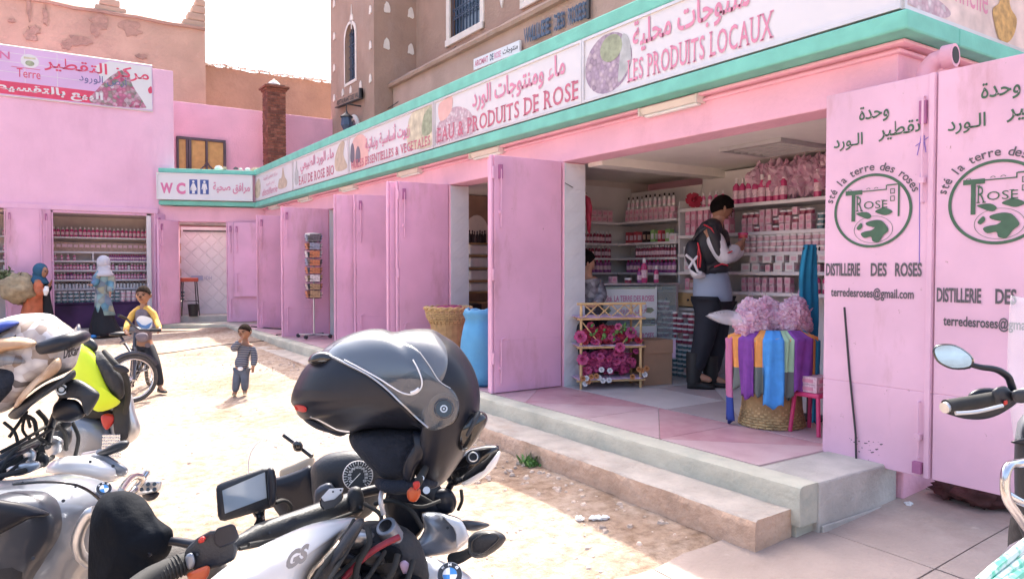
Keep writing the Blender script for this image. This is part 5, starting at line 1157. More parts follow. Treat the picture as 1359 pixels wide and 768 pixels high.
# tall teal scarf on a stand
t = thing('scarf_stand', at(1078,560,5.15).xy.to_3d()+ZU*PZ, 'thin dark stand holding the long teal scarf by the lettered door', 'stand')
a = at(1075,330,5.2); b = Vector((a.x,a.y,PZ+.006)); g = G(); g.tube([b, Vector((a.x,a.y,a.z))], .012, 8); obj('pole', g, 'iron_dark', t); g = G(); g.tube([a-RT*.05, a+RT*.05], .01, 6); obj('arm', g, 'iron_dark', t); g = G(); g.lathe([(.14,0),(.14,.01),(.02,.03)], 16, b); obj('base', g, 'iron_dark', t)
g = G(); rings = []; zs0 = a.z+.03
for j in range(25):
    q = j/24; z = zs0-q*.72; w_ = .036+.016*math.sin(q*4)+.014*q; ring = []
    for i in range(9): u = i/8; ring.append(Vector((a.x,a.y,0))+RT*((u-.5)*2*w_-.012*math.sin(q*5))-FH*(.02+.014*math.sin(u*13+q*2))+ZU*z)
    for i in range(8,-1,-1): u = i/8; ring.append(Vector((a.x,a.y,0))+RT*((u-.5)*2*w_-.012*math.sin(q*5))+FH*(.025)+ZU*z)
    rings.append(ring)
g.loft(rings); obj('long_scarf', g, 'sc_teal', org=a, sm=2, label='long teal scarf hanging beside the green lettered door', cat='scarf')
# pink stool
c = at(1080,560,4.75); c = Vector((c.x,c.y,PZ+.006)); t = thing('plastic_stool', c, 'small bright pink plastic stool with boxes beside the scarf basket', 'stool'); mat('hot_pink', (.62,.05,.17), .4, n=.05)
g = G(); g.box(c+Vector((-.1,-.1,.24)), c+Vector((.1,.1,.27))); obj('seat', g, 'hot_pink', t, bev=.01)
for a_ in (-1,1):
    for b_ in (-1,1): g = G(); g.tube([c+Vector((a_*.085,b_*.085,.25)), c+Vector((a_*.105,b_*.105,0))], .014, 6); obj('leg', g, 'hot_pink', t)
for k in range(2): put('soap_box', carton(.16,.14,.05,('label_pink','pink_box')), c+ZU*(.272+.052*k), ('lower','upper')[k]+' flat pink soap box stacked on the plastic stool', 'box', 'two boxes on the pink stool')
# wicker basket and blue sack near the middle door
wb = at(595,470,7.75); wb = Vector((wb.x, wb.y, PZ+.006))
t = basket('wicker_basket', wb, [(.17,0),(.15,.12),(.145,.3),(.17,.48),(.225,.56),(.245,.66)], 'flared wicker basket of dried petals in front of a pink door')
g = crumple(wb+ZU*.64, .2, 5, .22, 20, 8, .2); obj('dried_petals', g, 'petal_magenta', org=wb+ZU*.6, label='dark dried petals filling the flared wicker basket', cat='petals', sm=2)
mat('sack_blue', (.08,.30,.52), .6, n=.12, scale=4, bump=.3, bscale=20)
sk_ = at(640,505,6.75); sk_ = Vector((sk_.x, sk_.y, PZ+.006)); g = G(); rings = []
for h, r_w in ((0,.16),(.03,.20),(.10,.215),(.2,.205),(.3,.215),(.4,.20),(.48,.185),(.55,.165),(.60,.15),(.63,.165),(.66,.185),(.70,.17),(.69,.15),(.62,.14)):
    rings.append([sk_+Vector((r_w*(1+.16*noise.noise(Vector((math.cos(a)*1.6,math.sin(a)*1.6,h*5)))+.035*math.sin(a*8+h*7+2*math.sin(h*9))*(.3+h))*math.cos(a), r_w*(1+.16*noise.noise(Vector((math.cos(a)*1.6,math.sin(a)*1.6,h*5))))*math.sin(a), h+.025*noise.noise(Vector((math.cos(a)*3,math.sin(a)*3,1)))*(h > .4))) for a in [2*PI*i/28 for i in range(28)]])
g.loft(rings); t = obj('cloth_sack', g, 'sack_blue', org=sk_, sm=2, label='tall open blue sack standing beside the wicker basket', cat='sack')
g = crumple(sk_+ZU*.63, .13, 12, .4, 16, 8, .2); obj('sack_filling', g, 'sc_navy', t, sm=2)

# room seen through the middle doorway: arch niche, dark bottles, white stacks
mat('room_wood', (.34,.22,.16), .7, n=.2, scale=4)
YY = 8.6; t = thing('linen_shelves', (5.0,YY,PZ), 'wooden cabinet with white folded cloth stacks in the middle doorway', 'shelf')
xa, xb = onY(618,350,YY-.1).x, onY(668,350,YY-.1).x
g = G(); g.box((4.31,YY-.04,PZ),(xb+.6,YY-.003,2.6)); obj('back_panel', g, 'room_wood', t)
for z in (1.16,1.3,1.45,1.62,1.79,1.95):
    g = G(); g.box((xa-.2,YY-.3,z-.02),(xb-.12,YY-.045,z)); obj('shelf', g, 'light_wood', t)
g = G(); n = 14; cxn = onY(633,300,YY-.05).x; g.prism([(cxn+.22*math.cos(PI*i/n), 1.96+.38*math.sin(PI*i/n)) for i in range(n+1)], YY-.055, YY-.042, lambda u,v,w_: Vector((u,w_,v))); obj('arch_niche', g, 'plaster_white', t)
x0, x1 = onY(622.5,350,YY-.2).x, onY(646,350,YY-.2).x
for k, z in enumerate((1.3,1.45,1.62,1.79)):
    for i in range(3):
        xx = x0+(x1-x0)*(i+.5)/3
        g = G(); hh = .12 if k == 0 else .14; g.box((xx-.07,YY-.27,z+.001),(xx+.07,YY-.06,z+hh)); obj('folded_cloth', g, 'white_box', org=(xx,YY-.2,z), bev=.02, label='folded white cloth in the middle doorway, '+nth(i+1)+' from left on shelf '+('one','two','three','four')[k]+' from below', cat='cloth', group='folded white cloths in the middle doorway')
M_DB = bottle(.17,.02, ('dark_bottle','dark_bottle','dark_bottle'))
row('bottle', M_DB, (x0,YY-.18,1.951), (x1,YY-.18,1.951), 7, 'slim dark bottle above the white cloths in the middle doorway', 'bottle', 'dark bottles above the white cloths')
g = G(); g.tube([(x1+.05,YY-.3,1.78),(x1+.06,YY-.3,1.62),(x1+.05,YY-.3,1.45)], [.03,.035,.02], 6); obj('hanging_brush', g, 'light_wood', org=(x1+.05,YY-.3,1.6), label='brown brush hanging beside the white cloths', cat='brush')
g = G(); g.box((x0-.2,YY-.5,PZ+.006),(x0+.02,YY-.32,1.15)); obj('black_bin', g, 'black', org=(x0,YY-.4,PZ), bev=.01, label='tall black bin below the white cloths', cat='bin')

# ---------------------------------------------------------------- postcard rack
pc = at(421,443,11.35); pc = Vector((pc.x-.05, pc.y, PZ+.006)); t = thing('postcard_rack', pc, 'tall revolving wire rack full of postcards before a pink door', 'rack')
g = G(); g.tube([pc+ZU*.03, pc+ZU*.6, pc+ZU*1.62], .014, 8); obj('pole', g, 'steel', t)
for k in range(4):
    a = PI/4+k*PI/2; g = G(); g.tube([pc+ZU*.05, pc+Vector((.26*math.cos(a),.26*math.sin(a),.05))], .016, 6); obj('foot', g, 'steel', t); g = G(); g.lathe([(0,-.03),(.03,-.02),(.03,.02),(0,.03)], 8, pc+Vector((.27*math.cos(a),.27*math.sin(a),.032)), M=Matrix.Rotation(PI/2,3,'X')); obj('castor', g, 'iron_dark', t)
cm = [mat('card_%d' % i, c, .5, n=.35, scale=30) for i, c in enumerate(((.55,.45,.40),(.50,.20,.10),(.25,.30,.40),(.62,.60,.60),(.40,.28,.16),(.12,.12,.14)))]
r_ = random.Random(31)
for tier in range(8):
    z = .62+tier*.125
    g = G(); n = 4
    g.tube([pc+Vector((.13*math.cos(PI/4+PI/2*i),.13*math.sin(PI/4+PI/2*i),z)) for i in range(5)], .004, 4); g.tube([pc+Vector((.15*math.cos(PI/4+PI/2*i),.15*math.sin(PI/4+PI/2*i),z+.05)) for i in range(5)], .004, 4); obj('wire_pocket', g, 'iron_dark', t)
    for k in range(4):
        a = k*PI/2+math.radians(-8); d = Vector((math.cos(a), math.sin(a), 0)); s_ = Vector((-d.y, d.x, 0)); c = pc+d*.105+ZU*(z+.012); hh = r_.uniform(.085,.11); ww = .075; g = G()
        g.add([c-s_*ww, c+s_*ww, c+s_*ww+ZU*hh+d*.02, c-s_*ww+ZU*hh+d*.02, c-s_*ww-d*.012, c+s_*ww-d*.012, c+s_*ww+ZU*hh+d*.008, c-s_*ww+ZU*hh+d*.008], [(0,1,2,3),(4,7,6,5),(0,4,5,1),(1,5,6,2),(2,6,7,3),(3,7,4,0)])
        obj('postcard', g, r_.choice(cm), org=c, label=('orange red' if False else '')+'postcard in the revolving rack, tier '+nth(8-tier)+' from the top, '+('right','back','left','front')[k]+' side', cat='postcard', group='postcards in the wire rack')
        g = G(); g.add([c-s_*ww*.4+ZU*hh*.2+d*.004, c+s_*ww*.5+ZU*hh*.2+d*.004, c+s_*ww*.3+ZU*hh*.7+d*.016, c-s_*ww*.2+ZU*hh*.8+d*.018],[(0,1,2,3)]) 
g = G(); g.lathe([(.0,1.60),(.12,1.60),(.125,1.63),(.0,1.64)], 16, pc); obj('top_disc', g, 'paper', t)

# ---------------------------------------------------------------- shelves of the far left shop
SY = 16.75; t = thing('wall_shelves', (0,SY,.5), 'long white shelves of pink bottles in the far shopfront', 'shelf')
zz = [1.6+(357-y)/960*15.0 for y in (316,334.5,346,358,370,381.5)]
xa, xb = xo[2]-.3, min(xo[3]+.25, 2.15)
for z in zz+[1.6+(357-398)/960*15]:
    g = G(); g.box((xa,SY,z-.035),(xb,SY+.3,z)); obj('shelf', g, 'shelf_white', t)
g = G(); g.box((xa,SY+.3,.5),(xb,SY+.33,2.4)); obj('back_panel', g, 'inner_wall', t)
for x in (xa+(xb-xa)*.47,): g = G(); g.box((x,SY+.005,zz[2]),(x+.03,SY+.29,zz[1]-.035)); obj('divider', g, 'shelf_white', t)
gf = 'bottles in the far shopfront'
FB = bottle(.19,.034); FB2 = bottle(.13,.026,('purple_liquid','rose_liquid2','label_pink')); FB3 = bottle(.13,.026,('rose_liquid2','cap_white','label_pink')); FB4 = bottle(.12,.024,('white_box','dark_bottle','white_box'))
row('bottle', FB, (xa+.1,SY+.08,zz[0]+.001), (xb-.1,SY+.08,zz[0]+.001), 26, 'tall pink bottle high in the far shopfront', 'bottle', 'tall bottles high in the far shopfront')
row('soap_pack', carton(.13,.08,.13,('brown_pack','pale_pink_box')), (xa+.1,SY+.08,zz[1]+.05), (xb-.1,SY+.08,zz[1]+.05), 20, 'brownish paper pack on the second shelf of the far shopfront', 'pack', 'brown packs in the far shopfront')
g = G(); g.box((xa+.05,SY+.02,zz[1]+.001),(xb-.05,SY+.2,zz[1]+.048)); obj('carton_strip', g, 'brown_pack', org=(xa,SY,zz[1]), label='low brown carton strip under the packs in the far shopfront', cat='carton')
row('bottle', FB3, (xa+.1,SY+.08,zz[2]+.001), (xa+.75,SY+.08,zz[2]+.001), 6, 'pink bottle in the short row of the far shopfront', 'bottle', 'short row of bottles in the far shopfront')
row('bottle', FB2, (xa+1.3,SY+.08,zz[2]+.001), (xb-.1,SY+.08,zz[2]+.001), 17, 'magenta bottle on the third shelf of the far shopfront', 'bottle', 'magenta bottles in the far shopfront')
row('bottle', FB3, (xa+.1,SY+.08,zz[3]+.001), (xb-.1,SY+.08,zz[3]+.001), 34, 'small pink bottle on the fourth shelf of the far shopfront', 'bottle', 'bottles on the fourth far shelf', alt=FB4)
row('bottle', FB3, (xa+.1,SY+.08,zz[4]+.001), (xb-.1,SY+.08,zz[4]+.001), 34, 'small pink bottle on the fifth shelf of the far shopfront', 'bottle', 'bottles on the fifth far shelf', alt=FB2)
row('bottle', FB4, (xa+.1,SY+.08,zz[5]+.001), (xb-.1,SY+.08,zz[5]+.001), 32, 'small white bottle on the sixth shelf of the far shopfront', 'bottle', 'white bottles on the sixth far shelf')
t = thing('cloth_counter', (0,SY-.5,.45), 'counter draped in dark purple cloth below the far bottle shelves', 'counter'); mat('dark_purple', (.06,.025,.08), .8, n=.5, scale=2.2)
g = G(); g.box((xa+.1,SY-.42,.45),(xb-.2,SY-.06,.92)); obj('drape', g, 'dark_purple', t, bev=.02)
g = G(); g.box((xa+.1,SY-.44,.921),(xb-.2,SY-.04,.95)); obj('counter_top', g, 'dark_purple', t)
zc = .951
for u0, n_, me, l in ((.15,6,M_JART,'pale jar'),(.75,6,M_JART,'pale jar'),(1.35,6,M_JAR,'pink jar'),(1.95,6,M_JART,'teal jar')):
    row('cream_jar', jar(.07,.045,('jar_teal','white_box') if me is M_JART else ('pale_pink_box','cap_white')), (xa+.1+u0,SY-.35,zc), (xa+.1+u0+n_*.1,SY-.35,zc), n_, l+(' at left' if u0 < .5 else '')+' on the far purple counter', 'jar', l+'s on the purple counter', layers=3, lh=.072)
# the sliver of the next shopfront at the picture edge
t = thing('wall_shelves', (xo[0],SY,.5), 'white shelves of purple bottles in the doorway behind the woman with the bundle', 'shelf')
for z in zz: g = G(); g.box((xo[0]-.3,SY,z-.035),(xo[1]+.4,SY+.3,z)); obj('shelf', g, 'shelf_white', t)
g = G(); g.box((xo[0]-.3,SY+.3,.5),(xo[1]+.4,SY+.33,2.4)); obj('back_panel', g, 'inner_wall', t)
for z, m in ((zz[0],FB3),(zz[1],FB3),(zz[2],FB2),(zz[3],FB4),(zz[4],FB3)): row('bottle', m, (xo[1]-.6,SY+.08,z+.001), (xo[1]+.3,SY+.08,z+.001), 9, {zz[0]:'top',zz[1]:'second',zz[2]:'third',zz[3]:'fourth',zz[4]:'fifth'}[z]+' shelf bottle behind the woman with the bundle', 'bottle', 'bottles behind the woman with the bundle')
# cable across the yard
g = G(); A, B = onZg = None, None
pts = []
for px, py in ((196,471),(230,467),(262,462),(290,458),(320,455),(350,452)):
    d = RT*((px-679.5)/960)+UP*((384-py)/960)+FW; t_ = 1
    for _ in range(60):
        P_ = CAMP+d*t_; t_ += (P_.z-gz(P_.x,P_.y)-.012)/(-d.z+.03)*.7
    pts.append(CAMP+d*t_)
g.tube([Vector(p) for p in smooth([tuple(p) for p in pts], 4, False)], .006, 5); obj('cable', g, 'black', label='black cable lying across the dirt yard behind the toddler', cat='cable')
g = G(); g.tube([(3.4,13.9,PZ+.012),(3.6,13.2,PZ+.012),(3.9,12.6,PZ+.012),(3.75,12.0,PZ+.012),(3.3,11.9,PZ+.012)], .012, 5); obj('hose', g, 'black', label='black hose lying on the platform by the folded pink doors', cat='hose')
# weed at the step and dark red heap under the lettered door
r_ = random.Random(4); c = Vector((2.83,4.05,gz(2.83,4.05))); g = G()
for k in range(60):
    a = r_.uniform(0,6.28); e = r_.uniform(.3,1.3); L = r_.uniform(.04,.10); d = Vector((math.cos(a)*math.cos(e), math.sin(a)*math.cos(e), math.sin(e))); s_ = d.orthogonal().normalized()*.006; b_ = c+Vector((r_.uniform(-.04,.04), r_.uniform(-.07,.07), 0)); g.add([b_-s_, b_+s_, b_+d*L*.7+s_*1.5, b_+d*L, b_+d*L*.7-s_*1.5], [(0,1,2,3,4)])
obj('weed', g, 'leaf_green', org=c, label='small green weed growing at the foot of the earthen step', cat='plant', flip=False)
mat('rag_red', (.08,.03,.03), .8, n=.4, scale=8, bump=.4)
for k, (px, py, f, r2) in enumerate(((1262,662,4.0,.09),(1300,676,3.9,.11),(1335,686,3.85,.11),(1290,665,4.0,.12),(1350,675,3.9,.14))):
    c = at(px, py, f); c.z = gz(c.x, c.y)+.07; g = crumple(c, r2, 80+k, .6, 18, 12, .45); obj('rag', g, 'rag_red', org=c, sm=2, label=('dark red rag under the lettered door, nearest the concrete block','largest dark red rag in the heap under the lettered door','dark red rag below the motorcycle grip','dark red rag at the back of the heap','dark red rag at the right edge behind the crash bars')[k], cat='rag', group='dark red rags under the lettered door')
for px, py in ((795,668),(803,672),(788,664),(940,728),(947,730),(1206,681),(770,650)):
    c = at(px, py, 3.95); c.z = gz(c.x, c.y)+.01; g = crumple(c, .025, px, .5, 8, 6, .4); obj('litter', g, 'paper', org=c, label='pale scrap of litter on the dirt beside the earthen step', cat='litter', group='scraps of litter by the step')
# ---------------------------------------------------------------- people
mat('skin', (.30,.15,.09), .6, n=.08, scale=20, sss=.1); mat('skin_light', (.42,.23,.15), .6, n=.06, scale=20, sss=.1); mat('hair', (.008,.006,.006), .9, n=.3, scale=60, bump=.6, bscale=120, spec=.1)
mat('hair_short', (.022,.014,.011), .95, n=.4, scale=90, bump=.6, bscale=150, spec=.1); mat('trouser_black', (.010,.012,.020), .8, n=.2); mat('trouser_grey', (.09,.11,.15), .85, n=.2, scale=15); mat('shoe_dark', (.014,.014,.015), .6, n=.2); mat('shoe_pale', (.40,.38,.22), .7, n=.2); mat('eye', (.015,.01,.01), .2, n=0); mat('lip', (.25,.08,.06), .5, n=0)
PENDING = []
def skin(nm, J, E, m, parent, label=None, sub=2, root=None):
    names = []; [names.append(a) for e in E for a in e if a not in names]
    if root: names.remove(root); names.insert(0, root)
    off = wpos(parent); me = bpy.data.meshes.new(nm); me.from_pydata([tuple(Vector(J[k][0])-off) for k in names], [(names.index(a), names.index(b)) for a, b in E], [])
    o = bpy.data.objects.new(nm, me); COL.objects.link(o); o.parent = parent
    md = o.modifiers.new('s', 'SKIN'); md.branch_smoothing = .6
    for i, k in enumerate(names):
        r = J[k][1]; r = (r, r) if not isinstance(r, tuple) else r; me.skin_vertices[0].data[i].radius = r; me.skin_vertices[0].data[i].use_root = (i == 0)
    o.modifiers.new('u', 'SUBSURF').levels = sub; PENDING.append((o, m)); return tag(o, label)
def person(nm, loc, label, group=None): return thing(nm, loc, label, 'person', group)
def grow(J, keys, d): return {k: (J[k][0], (J[k][1]+d if not isinstance(J[k][1], tuple) else tuple(q+d for q in J[k][1])) if k in keys else J[k][1]) for k in J}
def legs(J, d, k=.75):
    q = grow(J, list(J), d); r = q['pel'][1]; r = r if not isinstance(r, tuple) else min(r); q['pel'] = (q['pel'][0]-ZU*.015, r*k); return q
BODY = [('pel','bel'),('bel','che'),('che','nb'),('nb','nk'),('nk','h1'),('h1','h2'),('h2','h3'),('nb','sL'),('sL','eL'),('eL','wL'),('wL','haL'),('nb','sR'),('sR','eR'),('eR','wR'),('wR','haR'),('pel','hL'),('hL','kL'),('kL','aL'),('aL','tL'),('pel','hR'),('hR','kR'),('kR','aR'),('aR','tR')]
def fingers(J, E, side, d, spread, s):
    """five fingers from the palm; d: direction fingers point, spread: across the palm"""
    d = Vector(d).normalized(); spread = Vector(spread).normalized(); base = Vector(J['ha'+side][0]); nrm = d.cross(spread)
    for k, L in enumerate((.034,.04,.036,.028)):
        b = base+spread*((k-1.5)*.011*s/.6)+d*.012; J['f%s%d0' % (side,k)] = (b, .0058*s/.6*1.0); J['f%s%d1' % (side,k)] = (b+d*L*s*.9, .0055*s/.6); J['f%s%d2' % (side,k)] = (b+d*L*s*1.4+nrm*L*s*.5, .0045*s/.6)
        E += [('ha'+side, 'f%s%d0' % (side,k)), ('f%s%d0' % (side,k), 'f%s%d1' % (side,k)), ('f%s%d1' % (side,k), 'f%s%d2' % (side,k))]
    b = base-spread*.018*s/.6-d*.01; J['t%s0' % side] = (b, .0065*s/.6); J['t%s1' % side] = (b-spread*.02*s+d*.022*s, .0055*s/.6); E += [('ha'+side, 't%s0' % side), ('t%s0' % side, 't%s1' % side)]
def head(t, c, r, face, hairm='hair', cut=.25, skinm='skin', ears=True, cap=1.08, hair=True, neckup=ZU):
    """head with face: c centre, r (half width, half depth, half height), face direction"""
    f = Vector(face).normalized(); s = f.cross(ZU).normalized(); u = s.cross(f).normalized(); c = Vector(c); g = G(); n, m_ = 20, 14; vs = []
    def P(a, b, q=1.0):   # a around (0 = face), b from top
        x, y, z = math.sin(b)*math.sin(a), math.sin(b)*math.cos(a), math.cos(b)
        jaw = 1-.26*max(0, -z-.05)-(.10 if z < -.3 and y < 0 else 0); fw = 1+(.05*max(0, y)*max(0, -z))
        return c+s*(x*r[0]*jaw*q)+f*(y*r[1]*jaw*fw*q)+u*(z*r[2]*q)
    for i in range(m_+1):
        for k in range(n): vs.append(P(2*PI*k/n, PI*i/m_))
    g.add(vs, [(i*n+k,(i+1)*n+k,(i+1)*n+(k+1)%n,i*n+(k+1)%n) for i in range(m_) for k in range(n)])
    # nose, brow, ears, chin share the head mesh
    g.loft([[c+f*(r[1]*q)+s*(r[0]*w_*j)+u*(r[2]*z) for j in (-1,0,1)] for q, w_, z in ((.93,.06,.12),(1.10,.13,-.10),(1.17,.16,-.20),(.95,.12,-.28))], cap=True)
    if ears:
        for k in (-1,1): g.ball(c+s*(r[0]*1.0*k)-f*(r[1]*.05)-u*(r[2]*.08), (r[0]*.14, r[1]*.2, r[2]*.24), 8, 6)
    h = obj('head', g, skinm, t, sm=2)
    for k in (-1,1):
        g = G(); g.ball(c+f*(r[1]*.90)+s*(r[0]*.38*k)+u*(r[2]*.06), (r[0]*.13,r[0]*.13,r[2]*.07), 8, 6); obj('eye', g, 'eye', h, sm=2)
        g = G(); g.tube([c+f*(r[1]*.93)+s*(r[0]*.2*k)+u*(r[2]*.2), c+f*(r[1]*.93)+s*(r[0]*.4*k)+u*(r[2]*.25), c+f*(r[1]*.80)+s*(r[0]*.62*k)+u*(r[2]*.2)], r[2]*.035, 5); obj('eyebrow', g, 'hair', h)
    g = G(); g.tube([c+f*(r[1]*.84)+s*(r[0]*.28)-u*(r[2]*.46), c+f*(r[1]*.94)-u*(r[2]*.45), c+f*(r[1]*.84)-s*(r[0]*.28)-u*(r[2]*.46)], r[2]*.05, 6); obj('mouth', g, 'lip', h)
    if hair:
        g = G(); vs = []; mm = 9
        for i in range(mm+1):
            for k in range(n):
                a = 2*PI*k/n; lim = (.36+.34*(1-math.cos(a))/2)*PI*(1 if abs(math.cos(a)) < 2 else 1)+(-.02 if math.cos(a) > .5 else 0); vs.append(P(a, lim*i/mm, cap+.02*noise.noise(Vector((a*2,i,0)))))
        g.add(vs, [(i*n+k,(i+1)*n+k,(i+1)*n+(k+1)%n,i*n+(k+1)%n) for i in range(mm) for k in range(n)]); obj('hair', g, hairm, h, sm=2)
    return h
def shoe(t, a, toe, m, s):
    a, toe = Vector(a), Vector(toe); d = (toe-a); d.z = 0; L = max(d.length, .05)*1.35; d.normalize(); w_ = Vector((-d.y,d.x,0)); z0 = min(a.z, toe.z)-.012*s; g = G(); rings = []
    for q, hw, h in ((-.35,.25,.5),(-.25,.36,.9),(.05,.38,1.0),(.35,.36,.75),(.7,.42,.55),(.95,.36,.42),(1.08,.15,.25)):
        p = Vector((a.x,a.y,z0))+d*(q*L*.8); W_ = hw*L*.5; hh = h*L*.42; rings.append([p-w_*W_, p-w_*W_*.95+ZU*hh*.6, p-w_*W_*.5+ZU*hh, p+w_*W_*.5+ZU*hh, p+w_*W_*.95+ZU*hh*.6, p+w_*W_])
    g.loft(rings); return obj('shoe', g, m, t, sm=2)
def A(px, py, f): return at(px, py, f)
# --- toddler
F0 = 7.61; u = F0/960
J = {'pel': (A(320,490,F0), .062), 'bel': (A(321,479,F0), .068), 'che': (A(324,467,F0), .066), 'nb': (A(326,457,F0), .036), 'nk': (A(326,452,F0), .028), 'h1': (A(325,448,F0), .03), 'h2': (A(325,442,F0), .045), 'h3': (A(325,437,F0), .045),
 'sL': (A(317,459,F0-.02), .031), 'eL': (A(309,463,F0-.09), .025), 'wL': (A(318,453,F0-.15), .02), 'haL': (A(321,449,F0-.135), .018), 'sR': (A(335,460,F0), .031), 'eR': (A(338,475,F0+.01), .025), 'wR': (A(336,486,F0-.03), .019), 'haR': (A(335.5,490,F0-.04), .017),
 'hL': (A(316,493,F0), .045), 'kL': (A(314,506,F0-.02), .034), 'aL': (A(312,520,F0), .024), 'tL': (A(310,524,F0-.06), .02), 'hR': (A(325,493,F0), .045), 'kR': (A(325,506,F0-.02), .034), 'aR': (A(325,518,F0+.01), .024), 'tR': (A(325,522,F0-.05), .02)}
E_b = list(BODY); fingers(J, E_b, 'L', RT*.3+ZU*.9, RT, .42); fingers(J, E_b, 'R', -ZU, RT, .42)
t = person('person', A(320,526,F0), 'toddler in striped navy sweater and grey trousers with a hand at the mouth')
skin('body', J, E_b, 'skin', t)
mst = bpy.data.materials.new('stripes'); mst.use_nodes = True; b = mst.node_tree.nodes['Principled BSDF']; b.inputs['Roughness'].default_value = .9
tc = mst.node_tree.nodes.new('ShaderNodeTexCoord'); wv = mst.node_tree.nodes.new('ShaderNodeTexWave'); wv.bands_direction = 'Z'; wv.inputs['Scale'].default_value = 17; wv.inputs['Distortion'].default_value = 1.0; wv.inputs['Detail'].default_value = 1
cr = mst.node_tree.nodes.new('ShaderNodeValToRGB'); cr.color_ramp.elements[0].position = .62; cr.color_ramp.elements[1].position = .78; cr.color_ramp.elements[0].color = (.035,.05,.10,1); cr.color_ramp.elements[1].color = (.26,.26,.27,1)
mst.node_tree.links.new(tc.outputs['Object'], wv.inputs['Vector']); mst.node_tree.links.new(wv.outputs['Fac'], cr.inputs['Fac']); mst.node_tree.links.new(cr.outputs['Color'], b.inputs['Base Color']); MATS['stripes'] = mst
TOP = [('pel','bel'),('bel','che'),('che','nb'),('nb','sL'),('sL','eL'),('eL','wL'),('nb','sR'),('sR','eR'),('eR','wR')]; LEG = [('pel','hL'),('hL','kL'),('kL','aL'),('pel','hR'),('hR','kR'),('kR','aR')]
al = list(J)
skin('sweater', grow(J, al, .012), TOP, 'stripes', t, root='che'); skin('trousers', legs(J, .012), LEG, 'trouser_grey', t, root='pel')
for s_ in 'LR': shoe(t, J['a'+s_][0], J['t'+s_][0], 'shoe_pale', .6)
head(t, A(325,440,F0), (.066,.078,.083), -FH-RT*.25+ZU*-.08, cap=1.02, skinm='skin', hairm='hair_short')
g = G(); g.ball(A(319,489,F0-.06), (.03,.012,.022), 10, 6, M=Matrix.Rotation(-TH, 3, 'Z')); obj('shirt_tail', g, 'paper', t, sm=2)
# --- boy with the bicycle
F0 = 7.95
J = {'pel': (A(191,456,F0), .075), 'bel': (A(191,443,F0), .072), 'che': (A(190,424,F0), .078), 'nb': (A(190,409,F0), .042), 'nk': (A(190.5,405,F0), .033), 'h1': (A(190.5,401,F0), .035), 'h2': (A(190.5,395,F0), .05), 'h3': (A(190.5,390,F0), .05),
 'sL': (A(179,412,F0), .032), 'eL': (A(169,430,F0-.1), .027), 'wL': (A(167,440,F0-.26), .023), 'haL': (A(169.5,443,F0-.30), .022), 'sR': (A(202,412,F0), .032), 'eR': (A(208,427,F0-.06), .026), 'wR': (A(212,436,F0-.22), .022), 'haR': (A(212.5,438.5,F0-.27), .022),
 'hL': (A(186,462,F0), .058), 'kL': (A(184,484,F0-.02), .045), 'aL': (A(174,507,F0+.1), .03), 'tL': (A(174,512,F0+.0), .026), 'hR': (A(198,462,F0), .058), 'kR': (A(207,485,F0-.08), .043), 'aR': (A(213,512,F0-.06), .03), 'tR': (A(219,520,F0-.13), .026)}
E_b = list(BODY); fingers(J, E_b, 'L', RT*.8-ZU*.5, FH, .5); fingers(J, E_b, 'R', -RT*.7-ZU*.6, FH, .5)
t = person('person', A(195,526,F0), 'boy in yellow and grey raglan shirt and black trousers holding a bicycle')
skin('body', J, E_b, 'skin', t); al = list(J)
mat('yellow_knit', (.58,.34,.07), .85, n=.1, scale=20); mat('grey_knit', (.16,.13,.15), .85, n=.15, scale=20); mat('print_blue', (.10,.22,.45), .7, n=0)
skin('shirt', grow(J, al, .014), [('pel','bel'),('bel','che'),('che','nb')], 'grey_knit', t, root='che')
for s_ in 'LR': skin('sleeve', grow(J, al, .007), [('nb','s'+s_),('s'+s_,'e'+s_),('e'+s_,'w'+s_)], 'yellow_knit', t, label='yellow sleeve', root='s'+s_)
skin('trousers', legs(J, .014), LEG, 'trouser_black', t, root='pel')
for s_ in 'LR': shoe(t, J['a'+s_][0], J['t'+s_][0], 'shoe_dark', .8)
head(t, A(190.5,391.5,F0), (.074,.090,.102), -FH+RT*.12-ZU*.05, cap=1.04, hairm='hair_short')
def flatp(pts, f, m, nm, par, d=.012):
    g = G(); n = len(pts); g.add([A(x, y, f) for x, y in pts]+[A(x, y, f+d) for x, y in pts], [tuple(range(n)), tuple(range(n,2*n))[::-1]]+[(i,(i+1)%n,n+(i+1)%n,n+i) for i in range(n)]); return obj(nm, g, m, par)
o = flatp(smooth([(181,424),(186,419),(195,420),(202,424),(201,434),(195,437),(186,434)],3), F0-.112, 'paper', 'shirt_print', t, .04); flatp([(180,424),(188,431),(193,432),(202,427),(198,435),(191,438),(184,432)], F0-.118, 'print_blue', 'shirt_print', t, .006)
flatp([(196+4*math.cos(i*.6), 458+3.2*math.sin(i*.6)) for i in range(10)], F0-.10, 'grey_knit', 'badge', t, .03)
